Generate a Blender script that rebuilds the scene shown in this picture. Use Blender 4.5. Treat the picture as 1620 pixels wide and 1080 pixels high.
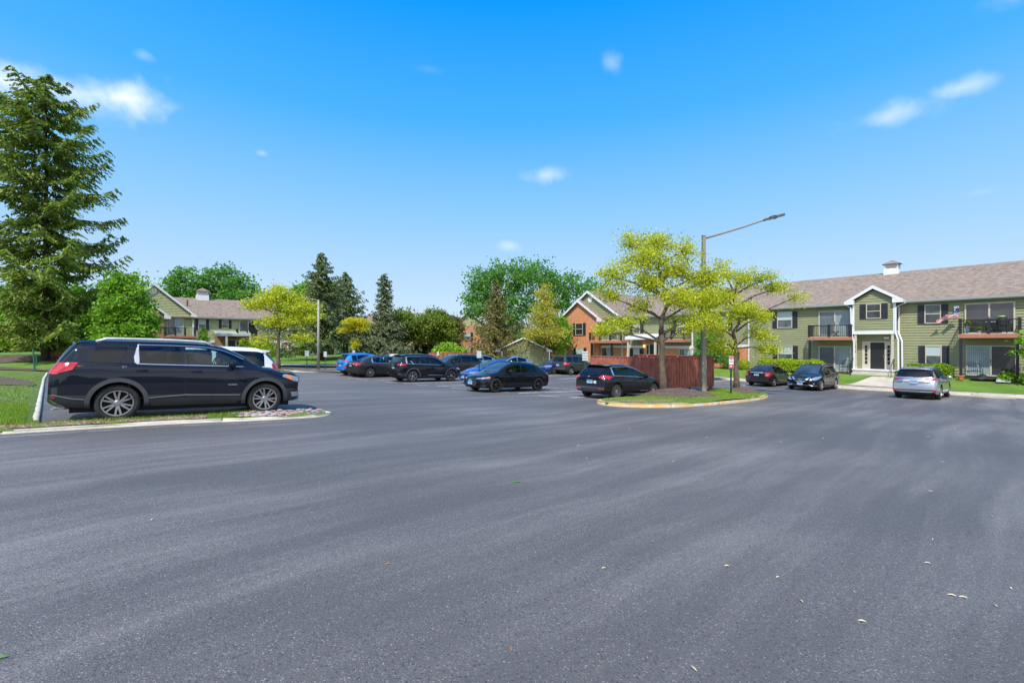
import bpy, bmesh, math, random
import numpy as np
from mathutils import Vector, Matrix
from mathutils.bvhtree import BVHTree
from mathutils.geometry import delaunay_2d_cdt
R = math.radians
for o in list(bpy.data.objects): bpy.data.objects.remove(o)
scene = bpy.context.scene
COL = scene.collection
random.seed(7); rng = np.random.default_rng(7)

# ---------------------------------------------------------------- camera
cam_d = bpy.data.cameras.new('camera'); cam = bpy.data.objects.new('camera', cam_d); COL.objects.link(cam)
cam_d.sensor_width = 36; cam_d.lens = 16.0; cam_d.shift_y = 0.0006
cam_d.clip_start = .1; cam_d.clip_end = 3000
cam.location = (0, 0, 1.6); cam.rotation_euler = (R(90), 0, 0)
scene.camera = cam

# ---------------------------------------------------------------- light
SUN = Vector((-.22, -.62, 0)).normalized() * math.cos(R(54)) + Vector((0, 0, math.sin(R(54))))
world = bpy.data.worlds.new('World'); scene.world = world; world.use_nodes = True
wt = world.node_tree; wn = wt.nodes; wl = wt.links
for n in list(wn): wn.remove(n)
def wnode(t, **k):
    n = wn.new(t)
    for a, b in k.items(): setattr(n, a, b)
    return n
sky = wnode('ShaderNodeTexSky', sky_type='NISHITA', sun_disc=False)
sky.sun_elevation = R(54); sky.sun_rotation = math.atan2(SUN.x, SUN.y)
sky.air_density = 1.0; sky.dust_density = .25; sky.ozone_density = 2.6; sky.altitude = 200
hsv = wnode('ShaderNodeHueSaturation'); hsv.inputs['Saturation'].default_value = 1.18; hsv.inputs['Value'].default_value = 1.0
wl.new(sky.outputs[0], hsv.inputs['Color'])
geo = wnode('ShaderNodeTexCoord')
# small fair-weather clouds, each at its own direction in the sky
def vmath(op, a, b=None):
    n = wnode('ShaderNodeVectorMath', operation=op)
    for i, v in enumerate((a, b)):
        if v is None: continue
        if isinstance(v, (tuple, list, Vector)): n.inputs[i].default_value = tuple(v)
        else: wl.new(v, n.inputs[i])
    return n
def math_(op, a, b=None, c=None):
    n = wnode('ShaderNodeMath', operation=op)
    for i, v in enumerate((a, b, c)):
        if v is None: continue
        if isinstance(v, (int, float)): n.inputs[i].default_value = v
        else: wl.new(v, n.inputs[i])
    return n.outputs[0]
nrm = vmath('NORMALIZE', geo.outputs['Generated']).outputs[0]
noi = wnode('ShaderNodeTexNoise'); noi.inputs['Scale'].default_value = 22; noi.inputs['Detail'].default_value = 7; noi.inputs['Roughness'].default_value = .55
wl.new(nrm, noi.inputs['Vector'])
noi2 = wnode('ShaderNodeTexNoise'); noi2.inputs['Scale'].default_value = 9; noi2.inputs['Detail'].default_value = 3
wl.new(nrm, noi2.inputs['Vector'])
# direction x/y, z/y (y = 1), half widths, strength
CL = [(-.850, .535, .105, .048, 1.05), (-.97, .545, .10, .04, .8), (-1.12, .575, .09, .05, 1.0),
      (.838, .500, .100, .034, .52), (.982, .557, .072, .022, .46), (.070, .366, .066, .018, .46),
      (.216, .618, .03, .024, .28), (-.005, .212, .032, .014, .4), (1.115, .77, .07, .03, .28), (.78, .775, .03, .015, .3),
      (-.81, .63, .02, .012, .22), (-.55, .415, .015, .008, .35), (1.03, .33, .04, .01, .1), (-.18, .60, .05, .012, .08)]
tot = None
for cx, cz, hw, hh, st in CL:
    D = Vector((cx, 1, cz)).normalized()
    Rt = Vector((1, -cx, 0)).normalized(); Up = Rt.cross(D).normalized()
    k = D.length / math.sqrt(cx * cx + 1 + cz * cz)
    du = math_('DIVIDE', vmath('DOT_PRODUCT', nrm, Rt).outputs['Value'], hw * k * .95)
    dv0 = math_('SUBTRACT', vmath('DOT_PRODUCT', nrm, Up).outputs['Value'], 0.0)
    dv = math_('DIVIDE', dv0, hh * k * 1.0)
    du = math_('SUBTRACT', du, float(Rt.dot(D)) / (hw * k))
    dv = math_('SUBTRACT', dv, float(Up.dot(D)) / (hh * k))
    r2 = math_('ADD', math_('MULTIPLY', du, du), math_('MULTIPLY', dv, dv))
    front = math_('GREATER_THAN', vmath('DOT_PRODUCT', nrm, D).outputs['Value'], .5)
    w1 = math_('SUBTRACT', 1.25, math_('SQRT', r2))
    w2 = math_('ADD', w1, math_('MULTIPLY', math_('SUBTRACT', noi.outputs['Fac'], .5), 1.9))
    w2 = math_('ADD', w2, math_('MULTIPLY', math_('SUBTRACT', noi2.outputs['Fac'], .5), 1.2))
    mr = wnode('ShaderNodeMapRange', interpolation_type='SMOOTHSTEP'); wl.new(w2, mr.inputs[0])
    mr.inputs[1].default_value = .05; mr.inputs[2].default_value = 1.7; mr.inputs[3].default_value = 0; mr.inputs[4].default_value = st * .78
    m = math_('MULTIPLY', mr.outputs[0], front)
    tot = m if tot is None else math_('MAXIMUM', tot, m)
# bright cloud bank added to the unseen sky behind camera, whitens fill and reflections
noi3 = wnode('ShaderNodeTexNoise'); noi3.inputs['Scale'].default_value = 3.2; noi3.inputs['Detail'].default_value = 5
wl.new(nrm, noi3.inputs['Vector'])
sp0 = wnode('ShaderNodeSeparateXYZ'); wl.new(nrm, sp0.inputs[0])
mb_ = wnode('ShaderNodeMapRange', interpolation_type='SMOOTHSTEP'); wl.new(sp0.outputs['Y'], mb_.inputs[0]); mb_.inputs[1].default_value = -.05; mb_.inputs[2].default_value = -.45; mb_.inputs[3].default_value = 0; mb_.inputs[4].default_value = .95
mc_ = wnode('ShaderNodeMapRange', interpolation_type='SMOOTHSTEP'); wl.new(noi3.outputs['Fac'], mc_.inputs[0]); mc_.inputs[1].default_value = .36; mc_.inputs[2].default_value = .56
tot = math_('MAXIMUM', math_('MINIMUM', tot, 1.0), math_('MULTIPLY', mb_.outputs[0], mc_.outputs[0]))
sepn = wnode('ShaderNodeSeparateXYZ'); wl.new(nrm, sepn.inputs[0])
rp = wnode('ShaderNodeValToRGB'); wl.new(sepn.outputs['Z'], rp.inputs[0])
re_ = rp.color_ramp.elements
GR = [(0, (.44, .545, .68)), (.09, (.385, .52, .69)), (.26, (.20, .43, .70)), (.43, (.05, .32, .72)), (.60, (.0, .235, .74)), (1, (.0, .18, .64))]
while len(re_) < len(GR): re_.new(.5)
for i_, (p_, c_) in enumerate(GR): re_[i_].position = p_; re_[i_].color = (*c_, 1)
rs = vmath('SCALE', rp.outputs[0]); rs.inputs['Scale'].default_value = 7.5
smix = wnode('ShaderNodeMix', data_type='RGBA'); smix.inputs[0].default_value = .95
wl.new(hsv.outputs[0], smix.inputs[6]); wl.new(rs.outputs[0], smix.inputs[7])
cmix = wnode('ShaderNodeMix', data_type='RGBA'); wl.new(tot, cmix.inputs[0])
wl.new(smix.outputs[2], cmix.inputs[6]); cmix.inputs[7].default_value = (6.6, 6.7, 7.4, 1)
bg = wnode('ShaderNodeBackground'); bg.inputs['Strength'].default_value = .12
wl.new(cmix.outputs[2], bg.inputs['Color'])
wout = wnode('ShaderNodeOutputWorld'); wl.new(bg.outputs[0], wout.inputs['Surface'])

sd = bpy.data.lights.new('sun', 'SUN'); sd.energy = 3.0; sd.angle = R(.8); sd.color = (1, .95, .87)
so = bpy.data.objects.new('sun', sd); COL.objects.link(so); so.rotation_euler = SUN.to_track_quat('Z', 'Y').to_euler()
scene.view_settings.view_transform = 'Standard'; scene.view_settings.look = 'None'
scene.view_settings.exposure = .72; scene.view_settings.gamma = 1
scene.cycles.max_bounces = 6; scene.cycles.transparent_max_bounces = 8

# ---------------------------------------------------------------- terrain
def sp(t, k): return k * math.log1p(math.exp(max(-40, min(40, t / k))))
def sc(v, lo, hi, k): return lo + sp(v - lo, k) - sp(v - hi, k)
def gz0(x, y): return -.028 * sc(x, -13, 22, 1.5) - .0364 * sc(y, -6, 29, 2.)
_o = gz0(0, 0)
def gz(x, y): return gz0(x, y) - _o

# ---------------------------------------------------------------- materials
MATS = {}
class NT:
    def __init__(s, name):
        s.m = bpy.data.materials.new(name); s.m.use_nodes = True; s.t = s.m.node_tree
        s.b = s.t.nodes['Principled BSDF']; s.out = s.t.nodes['Material Output']
        s.tc = None
    def n(s, t, **k):
        x = s.t.nodes.new(t)
        for a, b in k.items(): setattr(x, a, b)
        return x
    def l(s, a, b): s.t.links.new(a, b)
    def co(s, kind='Object'):
        if s.tc is None: s.tc = s.n('ShaderNodeTexCoord')
        return s.tc.outputs[kind]
    def noise(s, scale, detail=3, rough=.5, vec=None, stretch=None):
        x = s.n('ShaderNodeTexNoise'); x.inputs['Scale'].default_value = scale
        x.inputs['Detail'].default_value = detail; x.inputs['Roughness'].default_value = rough
        v = vec if vec is not None else s.co()
        if stretch:
            mp = s.n('ShaderNodeMapping'); mp.inputs['Scale'].default_value = stretch; s.l(v, mp.inputs[0]); v = mp.outputs[0]
        s.l(v, x.inputs['Vector']); return x.outputs['Fac']
    def ramp(s, fac, stops):
        r = s.n('ShaderNodeValToRGB'); s.l(fac, r.inputs[0])
        e = r.color_ramp.elements
        while len(e) < len(stops): e.new(.5)
        for i, (p, c) in enumerate(stops):
            e[i].position = p; e[i].color = (c[0], c[1], c[2], 1) if len(c) == 3 else c
        return r.outputs[0]
    def mix(s, fac, a, b, blend='MIX'):
        x = s.n('ShaderNodeMix', data_type='RGBA', blend_type=blend)
        for i, v in ((0, fac), (6, a), (7, b)):
            if isinstance(v, (int, float)): x.inputs[i].default_value = v
            elif isinstance(v, (tuple, list)): x.inputs[i].default_value = (*v[:3], 1)
            else: s.l(v, x.inputs[i])
        return x.outputs[2]
    def mr(s, v, a, b, c, d, smooth=True):
        x = s.n('ShaderNodeMapRange', interpolation_type='SMOOTHSTEP' if smooth else 'LINEAR'); s.l(v, x.inputs[0])
        for i, q in enumerate((a, b, c, d)): x.inputs[i + 1].default_value = q
        return x.outputs[0]
    def ma(s, op, a, b=None):
        x = s.n('ShaderNodeMath', operation=op)
        for i, v in enumerate((a, b)):
            if v is None: continue
            if isinstance(v, (int, float)): x.inputs[i].default_value = v
            else: s.l(v, x.inputs[i])
        return x.outputs[0]
    def bump(s, h, strength=.3, dist=.02):
        x = s.n('ShaderNodeBump'); x.inputs['Strength'].default_value = strength; x.inputs['Distance'].default_value = dist
        s.l(h, x.inputs['Height']); s.l(x.outputs[0], s.b.inputs['Normal']); return x
    def color(s, c):
        if isinstance(c, (tuple, list)): s.b.inputs['Base Color'].default_value = (*c[:3], 1)
        else: s.l(c, s.b.inputs['Base Color'])
    def set(s, **k):
        for a, b in k.items(): s.b.inputs[a.replace('_', ' ')].default_value = b
def plain(name, c, rough=.6, metal=0, var=.12, scale=6, bump=0, coat=0):
    if name in MATS: return MATS[name]
    m = NT(name)
    f = m.noise(scale, 4, .6)
    d = tuple(x * (1 - var) for x in c); e = tuple(min(1, x * (1 + var)) for x in c)
    m.color(m.ramp(f, [(.3, d), (.7, e)])); m.set(Roughness=rough, Metallic=metal)
    if coat: m.set(Coat_Weight=coat, Coat_Roughness=.03)
    if bump: m.bump(m.noise(scale * 12, 3), bump, .01)
    MATS[name] = m.m; return m.m

def mk_asphalt():
    m = NT('asphalt')
    geo = m.n('ShaderNodeNewGeometry').outputs['Position']
    # wear streaks run along the way the cars drive
    sx = m.n('ShaderNodeSeparateXYZ'); m.l(geo, sx.inputs[0])
    warp = m.noise(.11, 3, .5, geo); warp2 = m.noise(.5, 3, .5, geo)
    al = m.ma('ADD', m.ma('MULTIPLY', sx.outputs['X'], .73), m.ma('MULTIPLY', sx.outputs['Y'], .68))
    ac = m.ma('ADD', m.ma('MULTIPLY', sx.outputs['X'], -.68), m.ma('MULTIPLY', sx.outputs['Y'], .73))
    ac = m.ma('ADD', ac, m.ma('ADD', m.ma('MULTIPLY', warp, 1.6), m.ma('MULTIPLY', warp2, .22)))
    cb = m.n('ShaderNodeCombineXYZ'); m.l(m.ma('MULTIPLY', ac, 1.35), cb.inputs[0]); m.l(m.ma('MULTIPLY', al, .10), cb.inputs[1])
    st = m.noise(1.0, 7, .66, cb.outputs[0])
    cb2 = m.n('ShaderNodeCombineXYZ'); m.l(m.ma('MULTIPLY', sx.outputs['Y'], .42), cb2.inputs[0]); m.l(m.ma('MULTIPLY', sx.outputs['X'], .07), cb2.inputs[1])
    st2 = m.noise(1.0, 5, .6, cb2.outputs[0])
    big = m.noise(.13, 3, .5, geo)
    wear = m.ma('ADD', m.ma('MULTIPLY', st, .66), m.ma('ADD', m.ma('MULTIPLY', big, .44), m.ma('MULTIPLY', st2, .26)))
    wearf = m.mr(wear, .56, .86, 0, 1)
    base = m.ramp(wearf, [(0, (.088, .082, .077)), (.35, (.105, .097, .090)), (.7, (.133, .122, .112)), (1, (.172, .159, .145))])
    # exposed stones: brighter where the seal coat is worn
    vo = m.n('ShaderNodeTexVoronoi'); vo.inputs['Scale'].default_value = 120; m.l(geo, vo.inputs['Vector'])
    rnd = m.n('ShaderNodeSeparateColor'); m.l(vo.outputs['Color'], rnd.inputs[0])
    thr = m.ma('SUBTRACT', .90, m.ma('MULTIPLY', wearf, .45))
    sel = m.ma('GREATER_THAN', rnd.outputs[0], thr)
    core = m.mr(vo.outputs['Distance'], .32, .55, 1, 0)
    stone = m.ma('MULTIPLY', sel, core)
    stc = m.ramp(rnd.outputs[1], [(0, (.13, .13, .13)), (.6, (.185, .18, .175)), (.94, (.29, .28, .26)), (1, (.42, .31, .18))])
    c = m.mix(m.ma('MULTIPLY', stone, .8), base, stc)
    vo2 = m.n('ShaderNodeTexVoronoi'); vo2.inputs['Scale'].default_value = 46; m.l(geo, vo2.inputs['Vector'])
    rn2 = m.n('ShaderNodeSeparateColor'); m.l(vo2.outputs['Color'], rn2.inputs[0])
    c = m.mix(m.ma('MULTIPLY', m.ma('MULTIPLY', m.ma('LESS_THAN', rn2.outputs[0], .34), m.mr(vo2.outputs['Distance'], .1, .5, 1, 0)), .62), c, (.022, .022, .024))
    vo3 = m.n('ShaderNodeTexVoronoi'); vo3.inputs['Scale'].default_value = 72; m.l(geo, vo3.inputs['Vector'])
    rn3 = m.n('ShaderNodeSeparateColor'); m.l(vo3.outputs['Color'], rn3.inputs[0])
    sel3 = m.ma('MULTIPLY', m.ma('GREATER_THAN', rn3.outputs[0], m.ma('SUBTRACT', .99, m.ma('MULTIPLY', wearf, .42))), m.mr(vo3.outputs['Distance'], .28, .5, 1, 0))
    c = m.mix(m.ma('MULTIPLY', sel3, .75), c, m.ramp(rn3.outputs[1], [(0, (.15, .15, .145)), (.7, (.225, .22, .21)), (1, (.35, .33, .29))]))
    fine = m.noise(60, 3, .7, geo)
    c = m.mix(m.mr(fine, .3, .75, 0, .55), c, m.mix(1, c, (1.7, 1.7, 1.72), 'MULTIPLY'))
    m.color(c); m.set(Roughness=.62); m.b.inputs['Specular IOR Level'].default_value = .45
    h = m.ma('ADD', m.ma('MULTIPLY', vo.outputs['Distance'], -1), m.ma('MULTIPLY', m.noise(140, 2, .6, geo), .6))
    m.bump(h, .55, .008)
    return m.m
M_ASPH = mk_asphalt()

def mk_grass(name, a, b, c2, soil=.0):
    m = NT(name); g = m.n('ShaderNodeNewGeometry').outputs['Position']
    f1 = m.noise(.55, 4, .6, g); f2 = m.noise(9, 5, .75, g); f3 = m.noise(60, 2, .6, g)
    f = m.ma('ADD', m.ma('MULTIPLY', f1, .5), m.ma('ADD', m.ma('MULTIPLY', f2, .3), m.ma('MULTIPLY', f3, .3)))
    c = m.ramp(f, [(.36, a), (.52, b), (.70, c2)])
    if soil: c = m.mix(m.mr(m.noise(1.3, 4, .65, g), .62 - soil * .1, .70, 0, .85), c, (.16, .10, .055))
    m.color(c); m.set(Roughness=.8); m.bump(m.ma('ADD', f2, f3), .8, .05)
    return m.m
M_GRASS = mk_grass('lawn', (.07, .15, .014), (.12, .235, .022), (.21, .31, .04))
M_GRASSP = mk_grass('patchy_lawn', (.08, .14, .014), (.13, .21, .022), (.22, .27, .05), 1.)
M_GROUND = mk_grass('ground', (.05, .10, .012), (.09, .15, .02), (.14, .19, .03))
def mk_mulch(name, cs):
    m = NT(name); g = m.n('ShaderNodeNewGeometry').outputs['Position']
    vo = m.n('ShaderNodeTexVoronoi'); vo.inputs['Scale'].default_value = 26
    mp = m.n('ShaderNodeMapping'); mp.inputs['Scale'].default_value = (1, 2.1, 1); m.l(g, mp.inputs[0]); m.l(mp.outputs[0], vo.inputs['Vector'])
    s = m.n('ShaderNodeSeparateColor'); m.l(vo.outputs['Color'], s.inputs[0])
    f = m.ma('ADD', m.ma('MULTIPLY', s.outputs[0], .55), m.ma('MULTIPLY', m.noise(2.2, 4, .6, g), .6))
    m.color(m.ramp(f, [(.25, cs[0]), (.55, cs[1]), (.8, cs[2])])); m.set(Roughness=.95)
    m.bump(m.ma('ADD', s.outputs[1], m.noise(30, 3, .6, g)), .9, .04); return m.m
M_MULCH = mk_mulch('mulch', ((.045, .027, .018), (.13, .08, .055), (.26, .19, .15)))
M_LITTER = mk_mulch('leaf_litter', ((.12, .07, .035), (.28, .18, .10), (.44, .33, .22)))
def mk_concrete(name, c, yellow=0):
    m = NT(name); g = m.n('ShaderNodeNewGeometry').outputs['Position']
    f = m.ma('ADD', m.ma('MULTIPLY', m.noise(1.2, 5, .7, g), .6), m.ma('MULTIPLY', m.noise(45, 3, .7, g), .4))
    col = m.ramp(f, [(.32, tuple(x * .62 for x in c)), (.5, c), (.68, tuple(min(1, x * 1.22) for x in c))])
    if yellow: col = m.mix(m.mr(m.noise(2.3, 5, .7, g), .42, .56, 0, .75), col, (.62, .36, .08))
    m.color(col); m.set(Roughness=.85); m.bump(m.noise(60, 3, .6, g), .3, .01); return m.m
M_CONC = mk_concrete('concrete', (.50, .46, .38))
M_KERB = mk_concrete('kerb_concrete', (.56, .52, .43))
M_KERBY = mk_concrete('kerb_yellow', (.56, .49, .36), 1)
M_WALK = mk_concrete('walk', (.50, .44, .36))
def mk_paint():
    m = NT('line_paint'); g = m.n('ShaderNodeNewGeometry').outputs['Position']
    f = m.noise(5, 6, .75, g)
    m.color(m.ramp(f, [(.30, (.14, .14, .14)), (.40, (.52, .52, .52)), (.6, (.74, .74, .73))])); m.set(Roughness=.7); return m.m
M_PAINT = mk_paint()
M_PAINTF = NT('faded_paint')
_f = M_PAINTF.noise(4, 6, .8, M_PAINTF.n('ShaderNodeNewGeometry').outputs['Position'])
M_PAINTF.color(M_PAINTF.ramp(_f, [(.36, (.10, .10, .10)), (.48, (.36, .36, .36)), (.64, (.62, .62, .61))])); M_PAINTF.set(Roughness=.75); M_PAINTF = M_PAINTF.m

def mk_siding(name, c):
    m = NT(name)
    f = m.noise(3, 4, .6); f2 = m.noise(40, 3, .6, stretch=(.2, .2, 3))
    col = m.ramp(m.ma('ADD', m.ma('MULTIPLY', f, .6), m.ma('MULTIPLY', f2, .4)), [(.3, tuple(x * .86 for x in c)), (.7, tuple(x * 1.12 for x in c))])
    m.color(col); m.set(Roughness=.55); return m.m
M_SIDE = mk_siding('green_siding', (.26, .27, .14))
M_SIDEG = mk_siding('garage_siding', (.19, .21, .085))
M_SIDEL = mk_siding('pale_green_siding', (.38, .40, .21))
def mk_brick(name, cs, mort, big=(1, 1, 1)):
    m = NT(name)
    sep = m.n('ShaderNodeSeparateXYZ'); m.l(m.co(), sep.inputs[0])
    cb = m.n('ShaderNodeCombineXYZ'); m.l(m.ma('ADD', sep.outputs[0], sep.outputs[1]), cb.inputs[0]); m.l(sep.outputs[2], cb.inputs[1])
    br = m.n('ShaderNodeTexBrick'); m.l(cb.outputs[0], br.inputs['Vector'])
    br.inputs['Scale'].default_value = 1; br.inputs['Brick Width'].default_value = .215; br.inputs['Row Height'].default_value = .075
    br.inputs['Mortar Size'].default_value = .009; br.inputs['Mortar Smooth'].default_value = .2; br.inputs['Bias'].default_value = 0
    br.inputs['Color1'].default_value = (0, 0, 0, 1); br.inputs['Color2'].default_value = (1, 1, 1, 1); br.inputs['Mortar'].default_value = (.5, .5, .5, 1)
    mp = m.n('ShaderNodeMapping'); mp.inputs['Scale'].default_value = (4.65, 13.3, 1); m.l(cb.outputs[0], mp.inputs[0])
    wn_ = m.n('ShaderNodeTexWhiteNoise', noise_dimensions='2D')
    s0 = m.n('ShaderNodeSeparateXYZ'); m.l(mp.outputs[0], s0.inputs[0])
    c0 = m.n('ShaderNodeCombineXYZ'); m.l(m.ma('FLOOR', s0.outputs[0]), c0.inputs[0]); m.l(m.ma('FLOOR', s0.outputs[1]), c0.inputs[1])
    m.l(c0.outputs[0], wn_.inputs['Vector'])
    col = m.ramp(m.ma('ADD', m.ma('MULTIPLY', wn_.outputs['Value'], .8), m.ma('MULTIPLY', m.noise(.9, 3), .3)), cs)
    m.color(m.mix(br.outputs['Fac'], col, mort)); m.set(Roughness=.85)
    m.bump(m.ma('SUBTRACT', 1, br.outputs['Fac']), .5, .01); return m.m
M_BRICK = mk_brick('orange_brick', [(.1, (.52, .15, .045)), (.45, (.66, .22, .065)), (.75, (.70, .27, .09)), (.95, (.48, .28, .18))], (.42, .33, .26))
M_BRICKD = mk_brick('mottled_brick', [(.1, (.10, .06, .045)), (.3, (.36, .14, .07)), (.6, (.46, .18, .09)), (.95, (.28, .12, .08))], (.38, .31, .25))
def mk_shingle(name, c):
    m = NT(name)
    sep = m.n('ShaderNodeSeparateXYZ'); m.l(m.co(), sep.inputs[0])
    row = m.ma('FLOOR', m.ma('MULTIPLY', sep.outputs[2], 14.0))
    a = m.ma('ADD', sep.outputs[0], m.ma('MULTIPLY', row, .37)); b = m.ma('ADD', sep.outputs[1], m.ma('MULTIPLY', row, .53))
    cb = m.n('ShaderNodeCombineXYZ'); m.l(m.ma('FLOOR', m.ma('MULTIPLY', a, 4.5)), cb.inputs[0]); m.l(row, cb.inputs[1]); m.l(m.ma('FLOOR', m.ma('MULTIPLY', b, 4.5)), cb.inputs[2])
    w = m.n('ShaderNodeTexWhiteNoise', noise_dimensions='3D'); m.l(cb.outputs[0], w.inputs['Vector'])
    f = m.ma('ADD', m.ma('MULTIPLY', w.outputs['Value'], .45), m.ma('MULTIPLY', m.noise(9, 5, .75), .6))
    m.color(m.ramp(f, [(.2, tuple(x * .62 for x in c)), (.5, c), (.8, tuple(x * 1.35 for x in c))])); m.set(Roughness=.9)
    fr = m.ma('FRACT', m.ma('MULTIPLY', sep.outputs[2], 14.0)); m.bump(m.ma('ADD', fr, m.ma('MULTIPLY', w.outputs['Value'], .7)), .5, .02)
    return m.m
M_ROOF = mk_shingle('shingles', (.235, .182, .138))
M_TRIM = plain('white_trim', (.72, .74, .76), .45, var=.05)
M_GUT = plain('gutter', (.42, .46, .44), .4, var=.05)
M_BEIGE = plain('beige_frame', (.52, .48, .38), .5, var=.06)
M_DARK = plain('dark_shutter', (.022, .024, .034), .6, var=.15)
M_BLACK = plain('black_metal', (.016, .016, .02), .45, var=.1)
M_DECK = plain('deck_wood', (.40, .16, .10), .75, var=.15, scale=3)
M_FENCE = plain('red_stained_wood', (.35, .11, .072), .75, var=.35, scale=2.5, bump=.2)
M_GPOST = plain('green_post', (.012, .10, .055), .45, var=.1)
M_SIGN = plain('sign_face', (.58, .66, .68), .45, var=.04)
M_SIGNR = plain('sign_red', (.42, .02, .04), .45, var=.04)
M_INK = plain('sign_ink', (.05, .09, .10), .5, var=.04)
M_POLE = plain('weathered_pole', (.24, .22, .18), .7, var=.12, scale=9)
M_STONE = mk_concrete('river_stone', (.42, .34, .32))
def mk_glass(name, c, rough=.04, blinds=None):
    m = NT(name)
    if blinds == 'v':
        sep = m.n('ShaderNodeSeparateXYZ'); m.l(m.co(), sep.inputs[0])
        fr = m.ma('FRACT', m.ma('MULTIPLY', m.ma('ADD', sep.outputs[0], m.ma('MULTIPLY', sep.outputs[1], .0)), 10.5))
        col = m.ramp(fr, [(0, tuple(x * .45 for x in c)), (.25, c), (.7, tuple(x * 1.25 for x in c)), (1, tuple(x * .6 for x in c))])
        col = m.mix(m.mr(m.noise(1.1, 3), .3, .7, 0, .55), col, tuple(x * .45 for x in c))
    elif blinds == 'h':
        sep = m.n('ShaderNodeSeparateXYZ'); m.l(m.co(), sep.inputs[0])
        fr = m.ma('FRACT', m.ma('MULTIPLY', sep.outputs[2], 20))
        col = m.ramp(fr, [(0, tuple(x * .6 for x in c)), (.3, c), (1, tuple(x * 1.15 for x in c))])
    else:
        col = m.ramp(m.noise(1.6, 4, .6), [(.3, tuple(x * .4 for x in c)), (.75, tuple(x * 1.6 for x in c))])
    m.color(col); m.set(Roughness=.35 if blinds else rough); m.b.inputs['Specular IOR Level'].default_value = .5
    m.set(Coat_Weight=.75, Coat_Roughness=.02)
    bp = m.n('ShaderNodeBump'); bp.inputs['Strength'].default_value = .04; m.l(m.noise(1.2, 2), bp.inputs['Height']); m.l(bp.outputs[0], m.b.inputs['Coat Normal'])
    return m.m
M_GDARK = mk_glass('dark_window_glass', (.03, .034, .033))
M_GMID = mk_glass('screened_glass', (.085, .105, .105), .3)
M_GBLV = mk_glass('vertical_blinds_behind_glass', (.30, .40, .40), blinds='v')
M_GBLD = mk_glass('shaded_blinds_behind_glass', (.12, .155, .165), blinds='v')
M_GBLH = mk_glass('roller_blind_behind_glass', (.42, .52, .52), blinds='h')
M_DOOR = plain('black_door', (.02, .02, .023), .35, var=.1)

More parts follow.
